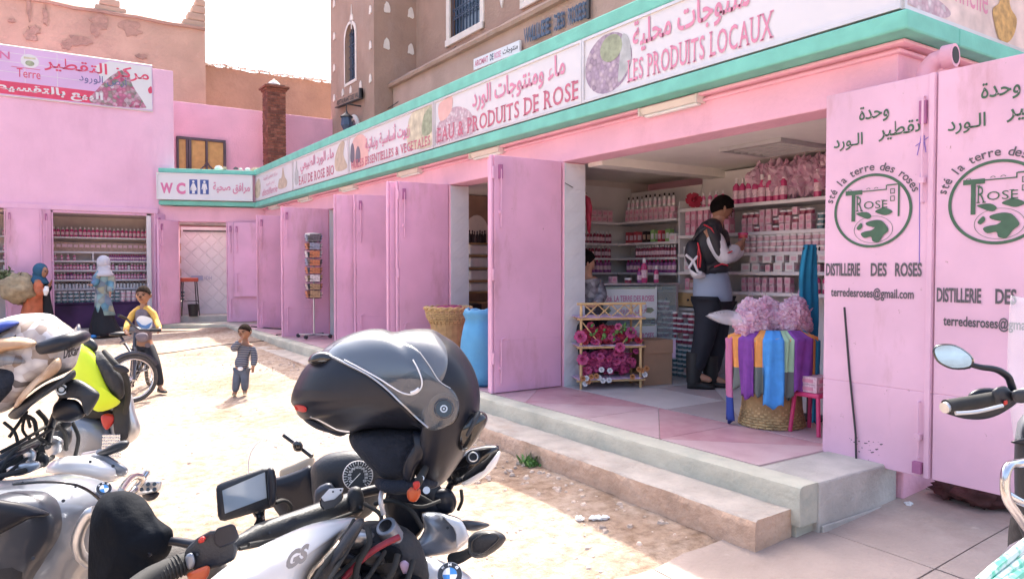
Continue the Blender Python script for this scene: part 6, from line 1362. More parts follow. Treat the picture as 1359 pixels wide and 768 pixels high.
# bicycle
mat('bike_grey', (.05,.055,.07), .35, metal=.3, n=.1); mat('tyre', (.07,.065,.062), .85, n=.25, scale=30, bump=.3); mat('chrome', (.6,.6,.62), .2, metal=1, n=.05)
fw_c = A(176,502.5,7.45); gl = gz(fw_c.x, fw_c.y)+.01; WR = fw_c.z-gl; rw_c = fw_c-RT*.30+FH*.95; rw_c.z = gz(rw_c.x, rw_c.y)+WR
t = thing('bicycle', Vector((fw_c.x,fw_c.y,gl)), 'grey city bicycle with turned front wheel held by the boy', 'bicycle')
def wheel(c, ax, nm='wheel'):
    ax = ax.normalized(); e1 = ax.cross(ZU).normalized(); e2 = ZU; g = G(); n = 40
    g.tube([c+(e1*math.cos(2*PI*i/n)+e2*math.sin(2*PI*i/n))*(WR-.02) for i in range(n+1)], .02, 8, cap=False); w_ = obj(nm, g, 'tyre', t, sm=2)
    g = G(); g.tube([c+(e1*math.cos(2*PI*i/n)+e2*math.sin(2*PI*i/n))*(WR-.045) for i in range(n+1)], .010, 6, cap=False); obj('rim', g, 'chrome', w_, sm=2)
    g = G(); g.tube([c-ax*.04, c+ax*.04], .018, 8)
    for i in range(24): a = 2*PI*i/24; k = (.02 if i % 2 else -.02); g.tube([c+ax*k, c+(e1*math.cos(a)+e2*math.sin(a))*(WR-.05)], .0022, 3)
    obj('spokes', g, 'chrome', w_)
    return w_
fax = (RT*.72-FH*.70); bax = (RT*.95+FH*.30)
wheel(fw_c, fax); wheel(rw_c, bax)
hd0, hd1 = A(178,460,7.62), A(180,445,7.66)
fr = (hd0-fw_c); g = G()
for k in (-1,1): g.tube([fw_c+fax.normalized()*.05*k, hd0+fax.normalized()*.045*k+ZU*-.03, hd0], .013, 6)
g.tube([hd0-ZU*.02, hd1+ZU*.03], .018, 8); obj('fork', g, 'bike_grey', t, sm=1)
bb_ = (fw_c+rw_c)/2; bb_.z = gl+.27; st_ = A(160,446,8.2); g = G()
g.tube([hd0, bb_], .018, 8); g.tube([hd1-ZU*.02, st_-ZU*.08], .016, 8); g.tube([bb_, st_], .015, 8); g.tube([bb_, rw_c], .010, 6); g.tube([st_-ZU*.06, rw_c], .010, 6); obj('frame', g, 'bike_grey', t, sm=1)
g = G(); g.lathe([(0,.0),(.11,.01),(.12,.035),(.05,.05),(0,.055)], 12, st_, sy=.6); obj('saddle', g, 'black', t, sm=2)
g = G(); hb = [A(157,418,7.5), A(168,423,7.62), A(178,433,7.68), A(186,437,7.7), A(200,438,7.7), A(213,438,7.66)]; g.tube(hb, .012, 8); obj('handlebar', g, 'bike_grey', t, sm=1)
for a, b in ((0,1),(4,5)): g = G(); g.tube([hb[a].lerp(hb[b],.0), hb[a].lerp(hb[b],.95)], .017, 8); obj('grip', g, 'black', t)
g = G(); g.puff([(180,444),(188,441),(196,443),(196,452),(186,454),(181,450)], 7.62, .04); obj('handlebar_bag', g, 'grey_knit', t, sm=2)
for k, wc_ in ((-1,fw_c),(1,rw_c)):
    g = G(); ax_ = fax if k < 0 else bax; e1 = ax_.normalized().cross(ZU).normalized(); pts = [wc_+(e1*math.cos(a)+ZU*math.sin(a))*(WR+.018) for a in [R(20+i*12) for i in range(12)]]; g.tube(pts, .022, 6); obj('mudguard', g, 'bike_grey', t, sm=1)
g = G(); g.tube([bb_-bax.normalized()*.09-ZU*.12+FH*.05, bb_-bax.normalized()*.06, bb_+bax.normalized()*.06, bb_+bax.normalized()*.09+ZU*.12], .009, 6); obj('crank', g, 'chrome', t)
for s_ in (-1,1): g = G(); c = bb_+bax.normalized()*.11*s_+ZU*.12*s_; g.box(c-Vector((.04,.04,.01)), c+Vector((.04,.04,.01))); obj('pedal', g, 'black', t)
# --- robed women
def drape(rings_spec, f, n=26, fold=.05, seed=0, dep=.75):
    """rings_spec: (px, py, half width px)"""
    g = G(); rings = []
    for j, (px, py, hw) in enumerate(rings_spec):
        c = A(px, py, f); r = hw*f/960
        rings.append([c+RT*(r*math.cos(a)*(1+fold*math.sin(a*7+seed+j*.35)*min(1,j/4)))+FH*(r*dep*math.sin(a)*(1+fold*math.cos(a*6+seed))) for a in [2*PI*i/n for i in range(n)]])
    return g.loft(rings)
vor('robe_print', [(.10,.30,.42),(.30,.50,.50),(.45,.45,.30),(.08,.20,.38),(.55,.62,.60)], 9); mat('robe_orange', (.46,.13,.06), .85, n=.35, scale=8); mat('veil_blue', (.02,.09,.17), .85, n=.15); mat('veil_white', (.50,.50,.56), .85, n=.06); mat('robe_black', (.012,.012,.016), .85, n=.1); mat('sack_cloth', (.34,.27,.17), .9, n=.3, scale=10, bump=.5); mat('foliage_dry', (.14,.17,.08), .9, n=.3)
F0 = 13.2
t = person('person', A(137,448,F0), 'woman in white headscarf and blue patterned robe over a long black skirt')
J = {'pel': (A(137,400,F0), .12), 'bel': (A(137,388,F0), .11), 'che': (A(137,372,F0), .12), 'nb': (A(138,359,F0), .06), 'nk': (A(138,356,F0), .05), 'h1': (A(137,354,F0), .05), 'h2': (A(137.5,350,F0), .075), 'h3': (A(138,345,F0), .07), 'sL': (A(129,363,F0-.05), .06), 'eL': (A(127,376,F0-.12), .045), 'wL': (A(121,378,F0-.18), .03), 'haL': (A(119,378,F0-.2), .03), 'sR': (A(145,363,F0+.05), .06), 'eR': (A(148,378,F0+.02), .045), 'wR': (A(146,388,F0-.1), .03), 'haR': (A(146,391,F0-.1), .03), 'hL': (A(134,405,F0), .08), 'kL': (A(131,424,F0), .06), 'aL': (A(126,442,F0), .04), 'tL': (A(123,446,F0-.08), .03), 'hR': (A(140,405,F0), .08), 'kR': (A(145,424,F0), .06), 'aR': (A(150,440,F0), .04), 'tR': (A(148,444,F0-.05), .03)}
E_b = list(BODY); fingers(J, E_b, 'L', -RT, FH, .55); fingers(J, E_b, 'R', -ZU, FH, .55); skin('body', J, E_b, 'skin_light', t); al = list(J)
for s_ in 'LR': skin('sleeve', grow(J, al, .03), [('nb','s'+s_),('s'+s_,'e'+s_),('e'+s_,'w'+s_)], 'robe_print', t, root='s'+s_)
obj('robe', drape([(138,358,4),(137.5,361,7),(137,366,9.5),(136.5,376,9.5),(136.5,388,9),(136.5,396,10),(138,406,11.5),(141,418,12)], F0, fold=.05), 'robe_print', t, sm=2)
obj('skirt', drape([(137,398,8),(137,408,10.5),(137,418,13),(138,430,16),(140,439,19),(141,445,18.5)], F0, fold=.14, seed=2), 'robe_black', t, sm=2)
g = G(); g.ball(A(137.5,348,F0), (.115,.12,.13), 16, 12); g.loft([[A(138,352,F0)+RT*(r*math.cos(a))+FH*(r*.9*math.sin(a))-ZU*z for a in [2*PI*i/18 for i in range(18)]] for r, z in ((.105,0),(.10,.06),(.13,.12),(.17,.17),(.15,.20))]); obj('headscarf', g, 'veil_white', t, sm=2)
g = G(); g.ball(A(132.2,349.5,F0-.03), (.045,.05,.075), 10, 8); obj('face', g, 'skin_light', t, sm=2)
g = G(); g.ball(A(124.5,446,F0-.12), (.06,.10,.035), 10, 6); obj('shoe', g, 'sc_blue', t, sm=2)
F0 = 12.7
t = person('person', A(45,456,F0), 'woman in dark blue headscarf and orange robe carrying a big cloth bundle on her back')
J = {'pel': (A(44,408,F0), .12), 'bel': (A(45,396,F0), .11), 'che': (A(48,382,F0), .11), 'nb': (A(52,370,F0), .06), 'nk': (A(54,366,F0), .05), 'h1': (A(55,363,F0), .05), 'h2': (A(56,360,F0), .07), 'h3': (A(56,356,F0), .06), 'sL': (A(49,374,F0-.1), .055), 'eL': (A(53,390,F0-.15), .045), 'wL': (A(61,384,F0-.2), .03), 'haL': (A(64,381,F0-.2), .03), 'sR': (A(56,374,F0+.1), .055), 'eR': (A(61,388,F0+.08), .04), 'wR': (A(66,378,F0+.0), .028), 'haR': (A(68,374,F0-.02), .028), 'hL': (A(42,414,F0), .08), 'kL': (A(42,434,F0), .06), 'aL': (A(42,452,F0), .04), 'tL': (A(45,456,F0-.05), .03), 'hR': (A(48,414,F0), .08), 'kR': (A(49,434,F0), .06), 'aR': (A(50,451,F0), .04), 'tR': (A(53,455,F0-.05), .03)}
E_b = list(BODY); fingers(J, E_b, 'L', RT+ZU*.5, FH, .55); fingers(J, E_b, 'R', RT*.5+ZU, FH, .55); skin('body', J, E_b, 'skin', t); al = list(J)
for s_ in 'LR': skin('sleeve', grow(J, al, .028), [('nb','s'+s_),('s'+s_,'e'+s_),('e'+s_,'w'+s_)], 'robe_orange' if s_ == 'L' else 'robe_black', t, root='s'+s_)
obj('robe', drape([(52,369,4),(51,373,7.5),(48,382,9.5),(45,396,10.5),(43,412,13),(42,430,15),(42,446,17)], F0, fold=.07), 'robe_orange', t, sm=2)
obj('inner_dress', drape([(58,372,4),(59,384,6),(60,398,7),(61,414,9),(62,430,11),(63,446,12)], F0+.1, fold=.07), 'robe_black', t, sm=2)
g = G(); g.ball(A(53.5,358.5,F0), (.115,.125,.13), 16, 12, M=Matrix.Rotation(-TH,3,'Z')); g.loft([[A(53,362,F0)+RT*(r*math.cos(a)-.02)+FH*(r*.9*math.sin(a))-ZU*z for a in [2*PI*i/18 for i in range(18)]] for r, z in ((.10,0),(.10,.06),(.13,.12),(.16,.17),(.14,.20))]); obj('headscarf', g, 'veil_blue', t, sm=2)
h_ = head(t, A(58.5,361,F0-.02), (.062,.07,.095), RT-FH*.35, hair=False, ears=False, skinm='skin')
g = crumple(A(27,383,F0-.05), .30, 77, .86, 26, 18, .14); b_ = obj('cloth_bundle', g, 'sack_cloth', org=A(27,383,F0), sm=2, label='bulging beige cloth bundle of cut plants on the back of the orange robed woman', cat='bundle')
g = G(); r_ = random.Random(6)
for k in range(240):
    c = A(6+r_.gauss(0,6), 368+r_.gauss(0,4), F0-.05+r_.uniform(-.1,.1)); d = Vector((r_.uniform(-1,1), r_.uniform(-1,1), r_.uniform(-.6,.8))).normalized(); s_ = d.orthogonal().normalized()*.02; L = r_.uniform(.06,.14); g.add([c, c+d*L*.5+s_, c+d*L, c+d*L*.5-s_], [(0,1,2,3)])
obj('cut_plants', g, 'foliage_dry', b_, flip=False)
g = G(); g.tube([A(62,380,F0-.28), A(61,386,F0-.3), A(60.5,392,F0-.3)], [.03,.045,.02], 8); obj('white_pouch', g, 'paper', org=A(61,386,F0-.3), label='small white pouch in the hand of the woman with the bundle', cat='pouch')
# --- shopkeeper half hidden behind the jamb
F0 = 6.95; vor('print_blouse', [(.12,.12,.15),(.30,.29,.32),(.08,.08,.10),(.40,.40,.42)], 22)
t = person('person', A(783,470,F0).xy.to_3d()+ZU*PZ, 'dark haired person in grey patterned top half hidden behind the tiled jamb')
J = {'pel': (A(780,425,F0), .12), 'bel': (A(782,408,F0), .11), 'che': (A(783,388,F0), .11), 'nb': (A(781,370,F0), .05), 'nk': (A(780,364,F0), .045), 'h1': (A(779,360,F0), .05), 'h2': (A(779,352,F0), .07), 'h3': (A(779,344,F0), .065), 'sL': (A(770,374,F0), .05), 'eL': (A(768,395,F0), .04), 'wL': (A(776,405,F0-.15), .028), 'haL': (A(779,405,F0-.18), .028), 'sR': (A(794,375,F0), .05), 'eR': (A(799,394,F0-.05), .04), 'wR': (A(790,404,F0-.18), .028), 'haR': (A(786,405,F0-.2), .028), 'hL': (A(774,430,F0), .09), 'kL': (A(773,434,F0-.25), .07), 'aL': (A(774,480,F0-.2), .045), 'tL': (A(774,494,F0-.3), .035), 'hR': (A(787,430,F0), .09), 'kR': (A(789,434,F0-.25), .07), 'aR': (A(788,480,F0-.2), .045), 'tR': (A(788,494,F0-.3), .035)}
E_b = list(BODY); fingers(J, E_b, 'L', RT, ZU, .6); fingers(J, E_b, 'R', -RT, ZU, .6); skin('body', J, E_b, 'skin_light', t); al = list(J)
skin('blouse', grow(J, al, .02), TOP, 'print_blouse', t, root='che'); skin('trousers', grow(J, al, .02), LEG, 'trouser_black', t, root='pel')
head(t, A(777,349,F0), (.075,.092,.115), FH*.2+RT, skinm='skin_light', cap=1.15)
g = G(); g.box(A(780,440,F0)-Vector((.2,.2,0)), A(780,440,F0)+Vector((.2,.2,.03))); 
for a in (-1,1):
    for b in (-1,1): c = A(780,440,F0); g.tube([c+Vector((a*.16,b*.16,0)), Vector((c.x+a*.17,c.y+b*.17,PZ+.006))], .015, 6)
obj('stool', g, 'iron_dark', org=A(780,440,F0), label='dark stool under the half hidden shopkeeper', cat='stool')
# --- man in motorcycle jacket
F0 = 6.6
mat('jacket_white', (.62,.62,.66), .6, n=.05, scale=20); mat('jacket_black', (.02,.02,.026), .6, n=.2); mat('trim_red', (.50,.02,.04), .5, n=0); mat('shirt_blue', (.28,.34,.44), .8, n=.05)
J = {'pel': (A(946,398,F0), .125), 'bel': (A(943,372,F0), .135), 'che': (A(941,330,F0), .16), 'nb': (A(946,300,F0), .07), 'nk': (A(952,291,F0), .055), 'h1': (A(956,286,F0), .06), 'h2': (A(957,279,F0), .075), 'h3': (A(957,272,F0), .07),
 'sL': (A(944,308,F0-.19), .068), 'eL': (A(962,346,F0-.22), .052), 'wL': (A(979,327,F0-.12), .034), 'haL': (A(984,320,F0-.08), .034), 'sR': (A(950,307,F0+.19), .068), 'eR': (A(970,344,F0+.22), .052), 'wR': (A(984,328,F0+.12), .034), 'haR': (A(986,322,F0+.05), .034),
 'hL': (A(940,408,F0-.07), .105), 'kL': (A(934,452,F0-.10), .08), 'aL': (A(921,497,F0-.10), .05), 'tL': (A(945,505,F0-.14), .024), 'hR': (A(954,408,F0+.07), .105), 'kR': (A(951,452,F0+.06), .08), 'aR': (A(943,501,F0-.02), .05), 'tR': (A(966,509,F0-.06), .024)}
fl = A(941,506,F0); dz_ = (PZ+.05)-min(J['tL'][0].z, J['tR'][0].z)
t = person('person', Vector((fl.x,fl.y,PZ)), 'man in white and black motorcycle jacket with backpack reading a product by the shelves')
E_b = list(BODY); fingers(J, E_b, 'L', ZU*.6+RT*.6, FH, .6); fingers(J, E_b, 'R', ZU*.7+RT*.4, FH, .6)
skin('body', J, E_b, 'skin_light', t, sub=2); al = list(J)
mjk = bpy.data.materials.new('jacket'); mjk.use_nodes = True; b = mjk.node_tree.nodes['Principled BSDF']; b.inputs['Roughness'].default_value = .6
skin('jacket', grow(J, al, .022), [('bel','che'),('che','nb')], 'jacket_black', t, root='che')
for s_ in 'LR':
    skin('sleeve', grow(J, al, .026), [('s'+s_,'e'+s_),('e'+s_,'w'+s_)], 'jacket_white', t, label='white jacket sleeve', root='s'+s_); skin('yoke', grow(J, al, .03), [('nb','s'+s_)], 'jacket_black', t, root='nb')
skin('shirt', grow(J, al, .012), [('pel','bel')], 'shirt_blue', t, label='pale blue shirt hem below the jacket', root='pel')
skin('trousers', legs(J, .022, .9), LEG, 'trouser_black', t, root='pel')
g = G(); 
obj('shirt_hem', drape([(944,358,21),(944,368,23),(945,380,24.5),(946,392,25.5),(946,399,25)], F0, fold=.02, dep=1.0), 'shirt_blue', t, sm=2)
for s_ in 'LR':
    a, b2 = J['a'+s_][0], J['t'+s_][0]; shoe(t, Vector((a.x,a.y,PZ+.02)), Vector((b2.x,b2.y,PZ+.02)), 'shoe_dark', 1.0); g = G(); g.tube([Vector((a.x,a.y,PZ+.06)), a+ZU*.06, a+ZU*.2], [.066,.07,.07], 12); obj('boot_shaft', g, 'shoe_dark', t, sm=1)
head(t, A(957.5,277,F0), (.080,.102,.120), RT-ZU*.45+FH*.15, skinm='skin', cap=1.10)
g = G(); g.tube([A(962,266,F0), A(972,271,F0-.0)], [.05,.035], 10); obj('cap_peak', g, 'hair', t, sm=1)
def pf(nm, pts, f, hw, m, par, **k): g = G(); g.puff(pts, f, hw, **k); return obj(nm, g, m, par, sm=2)
pf('jacket_panel', [(928,300),(940,293),(952,302),(955,322),(952,346),(938,352),(926,335)], F0-.14, .06, 'jacket_black', t)
pf('sleeve_panel', [(938,302),(948,298),(955,308),(961,326),(962,340),(953,340),(945,326)], F0-.25, .035, 'jacket_black', t)
for pts in ([(934,298),(944,303),(952,318),(956,330)], [(958,333),(966,336),(972,333)], [(926,322),(930,340),(929,355)], [(948,354),(958,350),(966,352)]):
    g = G(); g.tube([A(x, y, F0-.275) for x, y in pts], .007, 5); obj('red_piping', g, 'trim_red', t)
o = pf('waist_band', [(944,352),(966,350),(968,360),(950,363),(938,360)], F0-.08, .13, 'jacket_black', t)
bp2 = thing('backpack', A(922,345,F0), 'black rucksack with a white cross pattern worn by the man in the shop', 'rucksack')
pf('pack', [(912,322),(921,318),(930,324),(934,340),(938,355),(934,366),(922,366),(914,352),(908,338)], F0-.12, .11, 'jacket_black', bp2)
for pts in ([(910,338),(920,346),(926,360),(931,362)], [(926,340),(920,346),(914,356)]): g = G(); g.tube([A(x, y, F0-.235) for x, y in pts], .012, 6); obj('white_stripe', g, 'jacket_white', bp2)
pf('white_pocket', [(914,356),(922,362),(934,361),(936,368),(920,369)], F0-.13, .11, 'jacket_white', bp2)
g = G(); g.tube([A(x, y, f) for x, y, f in ((920,318,F0-.16),(928,308,F0-.23),(940,299,F0-.25),(948,301,F0-.22))], .016, 6); obj('shoulder_strap', g, 'jacket_black', bp2)
g = G(); g.tube([A(927,325,F0-.24), A(926,345,F0-.245), A(926,357,F0-.24)], .005, 5); obj('red_zip', g, 'trim_red', bp2)
put('cream_jar', jar(.05,.045,('red_box','rose_liquid')), A(986,316,F0-.03), 'red product held up in the hands of the man in the shop', 'jar', None)
# ---------------------------------------------------------------- motorcycles and helmets
mat('matt_black', (.010,.012,.020), .36, n=.1, scale=30, bump=.02, spec=.35); mat('plastic', (.018,.021,.028), .5, n=.12, scale=40, bump=.12, bscale=200); mat('rubber', (.02,.02,.02), .8, n=.2, scale=40)
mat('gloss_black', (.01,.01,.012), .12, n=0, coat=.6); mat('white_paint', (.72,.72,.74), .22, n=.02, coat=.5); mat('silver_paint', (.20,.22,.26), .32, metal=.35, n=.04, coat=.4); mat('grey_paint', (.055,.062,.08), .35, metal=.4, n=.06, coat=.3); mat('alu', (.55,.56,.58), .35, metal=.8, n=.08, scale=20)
mat('clear', (.6,.62,.64), .05, n=0, alpha=.05, spec=.25); mat('visor_tint', (.10,.13,.17), .05, n=0, alpha=.5, spec=1.0, coat=.8); mat('mirror', (.25,.42,.66), .03, metal=1, n=0); mat('screen', (.24,.30,.36), .10, n=.15, scale=6, spec=1); mat('signal_orange', (.42,.07,.02), .3, n=0); mat('tag_red', (.42,.02,.015), .4, n=0); mat('padding', (.008,.013,.026), .85, n=.2, scale=30, bump=.4, bscale=90)  # mirror carries the blue of the reflected sky in its base colour
mat('strap_red', (.22,.015,.03), .6, n=.2, scale=40); mat('hi_vis', (.60,.75,.02), .6, n=.06, scale=8); mat('bag_black', (.02,.021,.026), .7, n=.25, scale=10, bump=.3); mat('roundel_blue', (.05,.22,.55), .2, n=0); mat('cloth_black', (.004,.006,.010), .85, spec=.15, n=.3, scale=12, bump=.15, bscale=80); mat('dial', (.02,.02,.022), .4, n=0)
def PF(nm, pts, f, hw, m, par, label=None, cat=None, **k):
    k.setdefault('p', 3.2); g = G(); g.puff(pts, f, hw, **k); return obj(nm, g, m, par, sm=2, label=label)
def TB(nm, pts, r, m, par, n=10, sm_=True, lab=None):
    P = [A(*p) for p in pts]
    if sm_ and len(P) > 2:
        rr5 = r if isinstance(r, (list, tuple)) else [r]*len(P); q5 = smooth([(*p, rr) for p, rr in zip(P, rr5)], 4, False); P = [Vector(q[:3]) for q in q5]; r = [q[3] for q in q5]
    g = G(); g.tube(P, r, n); return obj(nm, g, m, par, sm=1, label=lab)
def DISC(nm, px, py, f, r, m, par, d=.006, nrm=None, n=28, ring=None):
    c = A(px, py, f); nv = (nrm or (CAMP-c)).normalized(); g = G()
    if ring: 
        e1 = nv.orthogonal().normalized(); e2 = nv.cross(e1); g.tube([c+(e1*math.cos(2*PI*i/n)+e2*math.sin(2*PI*i/n))*r for i in range(n+1)], ring, 6, cap=False)
    else: g.tube([c-nv*d, c], r, n)
    return obj(nm, g, m, par, sm=1)
def roundel(px, py, f, r, par, nrm=None):
    c = A(px, py, f); nv = (nrm or (CAMP-c)).normalized(); e1 = nv.cross(ZU).normalized(); e2 = e1.cross(nv).normalized()
    def fn(a, b, w_=0): return c+e1*a+e2*b+nv*w_
    o = DISC('emblem', px, py, f, r, 'steel', par, nrm=nv); n = 20
    def sec(a0, a1, ri, ro, m, w_):
        g = G(); k = 8; g.add([fn(rr*math.cos(a0+(a1-a0)*i/k), rr*math.sin(a0+(a1-a0)*i/k), w_) for rr in (ri, ro) for i in range(k+1)], [(i,i+1,k+2+i,k+1+i) for i in range(k)]); obj('emblem_field', g, m, o, flip=False)
    for q_ in range(4): sec(q_*PI/2, (q_+1)*PI/2, r*.97*.6, r*.95, 'gloss_black', .0012); sec(q_*PI/2, (q_+1)*PI/2, 0.0001, r*.55, 'roundel_blue' if q_ % 2 else 'white_paint', .0014)
    for i, ch_ in enumerate('BMW'):
        v, f_ = text2d(ch_, (-.13,-.12,.13,.12), bold=.03); a = R(135-45*i); g = G(); g.add([fn(r*.77*math.cos(a)+(x*math.sin(a)+y*math.cos(a))*r, r*.77*math.sin(a)+(-x*math.cos(a)+y*math.sin(a))*r, .0018) for x, y in v], f_); obj('lettering', g, 'white_paint', o, flip=False)
    return o
def moto_wheel(par, c, ax, r=.31, w_=.07):
    ax = ax.normalized(); e1 = ax.cross(ZU).normalized(); n = 36; g = G(); g.tube([c+(e1*math.cos(2*PI*i/n)+ZU*math.sin(2*PI*i/n))*(r-w_*.8) for i in range(n+1)], w_*.8, 10, cap=False); o = obj('wheel', g, 'tyre', par, sm=2)
    g = G(); g.tube([c+(e1*math.cos(2*PI*i/n)+ZU*math.sin(2*PI*i/n))*(r-w_*1.6) for i in range(n+1)], .02, 8, cap=False); g.tube([c-ax*.06, c+ax*.06], .05, 12)
    for k in range(5): a = 2*PI*k/5; g.tube([c, c+(e1*math.cos(a)+ZU*math.sin(a))*(r-w_*1.5)], .016, 6)
    obj('rim', g, 'alu', o, sm=1)
def SL(nm, pts, f, d, m, par, label=None, kx=0, bev=.003):
    g = G(); n = len(pts); x0 = pts[0][0]; g.add([A(x, y, f+kx*(x-x0)) for x, y in pts]+[A(x, y, f+d+kx*(x-x0)) for x, y in pts], [tuple(range(n)), tuple(range(n,2*n))[::-1]]+[(i,(i+1)%n,n+(i+1)%n,n+i) for i in range(n)]); return obj(nm, g, m, par, label=label, bev=bev)
# ---- middle motorcycle
mb = thing('motorcycle', Vector((.35,1.5,.05)), 'white and silver touring motorcycle in the foreground with a navigation screen on its handlebar', 'motorcycle')
PF('fuel_tank', [(262,792),(279,768),(318,739),(356,719),(388,704),(415,694),(445,688),(472,686),(468,695),(460,703),(433,737),(412,762),(400,800),(385,850),(330,880),(275,850)], 1.32, .13, 'white_paint', mb, kx=.0016, p=2.6, L=16)
g = G(); lay(g, text2d('GS', (0,0,.046,.026), bold=.06, shear=.3), lambda a, b: A(380,757,1.172)+(RT*.86+ZU*.45-FH*.10)*a+ZU*b*1.1); obj('lettering', g, 'silver_paint', mb, flip=False)
PF('side_trim', [(474,688),(484,692),(462,728),(440,768),(430,810),(402,810),(412,766),(436,738),(460,706)], 1.30, .05, 'plastic', mb, label='black side trim')
TB('cable', [(470,690,1.34),(452,722,1.28),(428,752,1.24),(405,790,1.2)], .0045, 'rubber', mb); TB('cable', [(480,696,1.34),(462,728,1.28),(436,770,1.22)], .004, 'rubber', mb)
PF('centre_tray', [(470,700),(500,690),(540,700),(562,730),(568,780),(520,830),(440,830),(445,760)], 1.5, .09, 'bag_black', mb)
for k, pts in enumerate(([(456,768,1.32),(480,742,1.33),(505,724,1.34),(530,712,1.36)], [(500,790,1.34),(520,760,1.34),(528,735,1.36)], [(470,775,1.31),(476,745,1.32),(490,720,1.34),(488,700,1.4)])): TB('strap', pts, .006, 'strap_red' if k == 0 else 'rubber', mb)
r_ = random.Random(2)
for k in range(9): x = r_.uniform(455,545); y = r_.uniform(715,775); PF('pouch_fold', [(x-16,y-5),(x-4,y-12),(x+15,y-6),(x+18,y+8),(x,y+13),(x-15,y+7)], 1.42-r_.random()*.04, .02, ('bag_black','matt_black','cloth_black')[k % 3], mb)
PF('key_flag', [(531,746),(538,743),(546,752),(544,762),(538,764),(532,754)], 1.40, .006, 'cloth_lilac', mb)
g = G(); c = A(515,702,1.42); dn = (ZU*.75-FH*.5-RT*.3).normalized(); g.tube([c-dn*.05, c+dn*.012], .021, 20); obj('steering_cap', g, 'silver_paint', mb, sm=1, bev=.002); g = G(); g.tube([c+dn*.0125, c+dn*.014], .0135, 18); obj('key_hole', g, 'gloss_black', mb)
PF('fork_bridge', [(452,706),(470,700),(500,706),(498,722),(470,730),(452,722)], 1.46, .05, 'alu', mb)
TB('cable', [(509,682,1.45),(505,660,1.45),(512,640,1.5)], .005, 'sign_frame', mb)
PF('right_fairing', [(560,681),(585,680),(610,687),(618,700),(623,715),(612,726),(601,733),(570,738),(537,736),(550,722),(563,702)], 1.62, .05, 'silver_paint', mb, kx=.0008)
PF('fairing_edge', [(585,682),(597,692),(606,712),(606,727),(612,722),(622,712),(614,692),(603,686)], 1.57, .02, 'white_paint', mb)
PF('nose_fairing', [(540,738),(570,738),(605,752),(628,768),(640,800),(600,850),(540,850),(530,780)], 1.55, .08, 'white_paint', mb)
roundel(597,762,1.452,.026,mb, (CAMP-A(597,762,1.45))+ZU*.8)
PF('fairing_gap', [(520,640),(566,632),(588,650),(590,680),(562,681),(563,700),(545,720),(528,712),(510,680)], 1.66, .03, 'matt_black', mb)
sg = PF('turn_signal', [(623,712),(634,704),(655,703),(668,708),(671,716),(662,727),(645,738),(630,740),(622,732),(621,720)], 1.5, .03, 'plastic', mb); TB('signal_stalk', [(600,742,1.55),(613,738,1.53),(626,731,1.51)], [.014,.012,.010], 'rubber', mb)
TB('signal_seam', [(628,716,1.468),(640,709,1.466),(655,708,1.468),(662,713,1.472),(655,722,1.47),(640,733,1.468),(628,733,1.468),(626,722,1.467),(628,716,1.468)], .0012, 'gloss_black', sg)
PF('winglet', [(612,690),(640,692),(650,697),(632,704),(618,702)], 1.6, .02, 'grey_paint', mb)
# dash, gauges, cowl
PF('dash_cowl', [(413,640),(414,618),(430,604),(452,598),(475,597),(500,604),(512,622),(508,660),(480,690),(440,690),(418,672)], 1.82, .07, 'plastic', mb)
PF('inner_cowl', [(352,640),(378,630),(400,622),(414,618),(424,650),(430,680),(400,690),(378,690),(360,668)], 1.9, .03, 'matt_black', mb)
gg = DISC('gauge', 475,631,1.68,.033,'dial',mb); DISC('gauge_ring', 475,631,1.682,.033,'sign_frame',gg,ring=.0022)
c = A(475,631,1.675); nv = (CAMP-c).normalized(); e1 = nv.cross(ZU).normalized()*-1; e2 = nv.cross(e1)*-1
if e2.z < 0: e2 = -e2
g = G()
for i in range(25):
    a = R(-50+i*11.5); r0 = .027 if i % 2 else .024; p0_, p1_ = c+(e1*math.cos(a)+e2*math.sin(a))*r0, c+(e1*math.cos(a)+e2*math.sin(a))*.033; s_ = (e2*math.cos(a)-e1*math.sin(a))*.0007; g.add([p0_-s_, p1_-s_, p1_+s_, p0_+s_], [(0,1,2,3)])
obj('gauge_ticks', g, 'paper', gg, flip=False)
for i in range(12):
    a = R(215-i*23); v, f_ = text2d(str(i*20), (-.004,-.0028,.004,.0028), bold=.02); g = G(); q_ = c+(e1*math.cos(a)+e2*math.sin(a))*.0195; g.add([q_+e1*x+e2*y for x, y in v], f_); obj('lettering', g, 'paper', gg, flip=False)
g = G(); a = R(225); g.tube([c+nv*.002-(e1*math.cos(a)+e2*math.sin(a))*.008, c+nv*.002+(e1*math.cos(a)+e2*math.sin(a))*.028], .0009, 5); obj('needle', g, 'paper', gg)
DISC('small_gauge', 447,655,1.75,.024,'dial',mb)
PF('dash_panel', [(418,650),(440,640),(448,668),(430,684),(418,676)], 1.74, .02, 'grey_paint', mb)
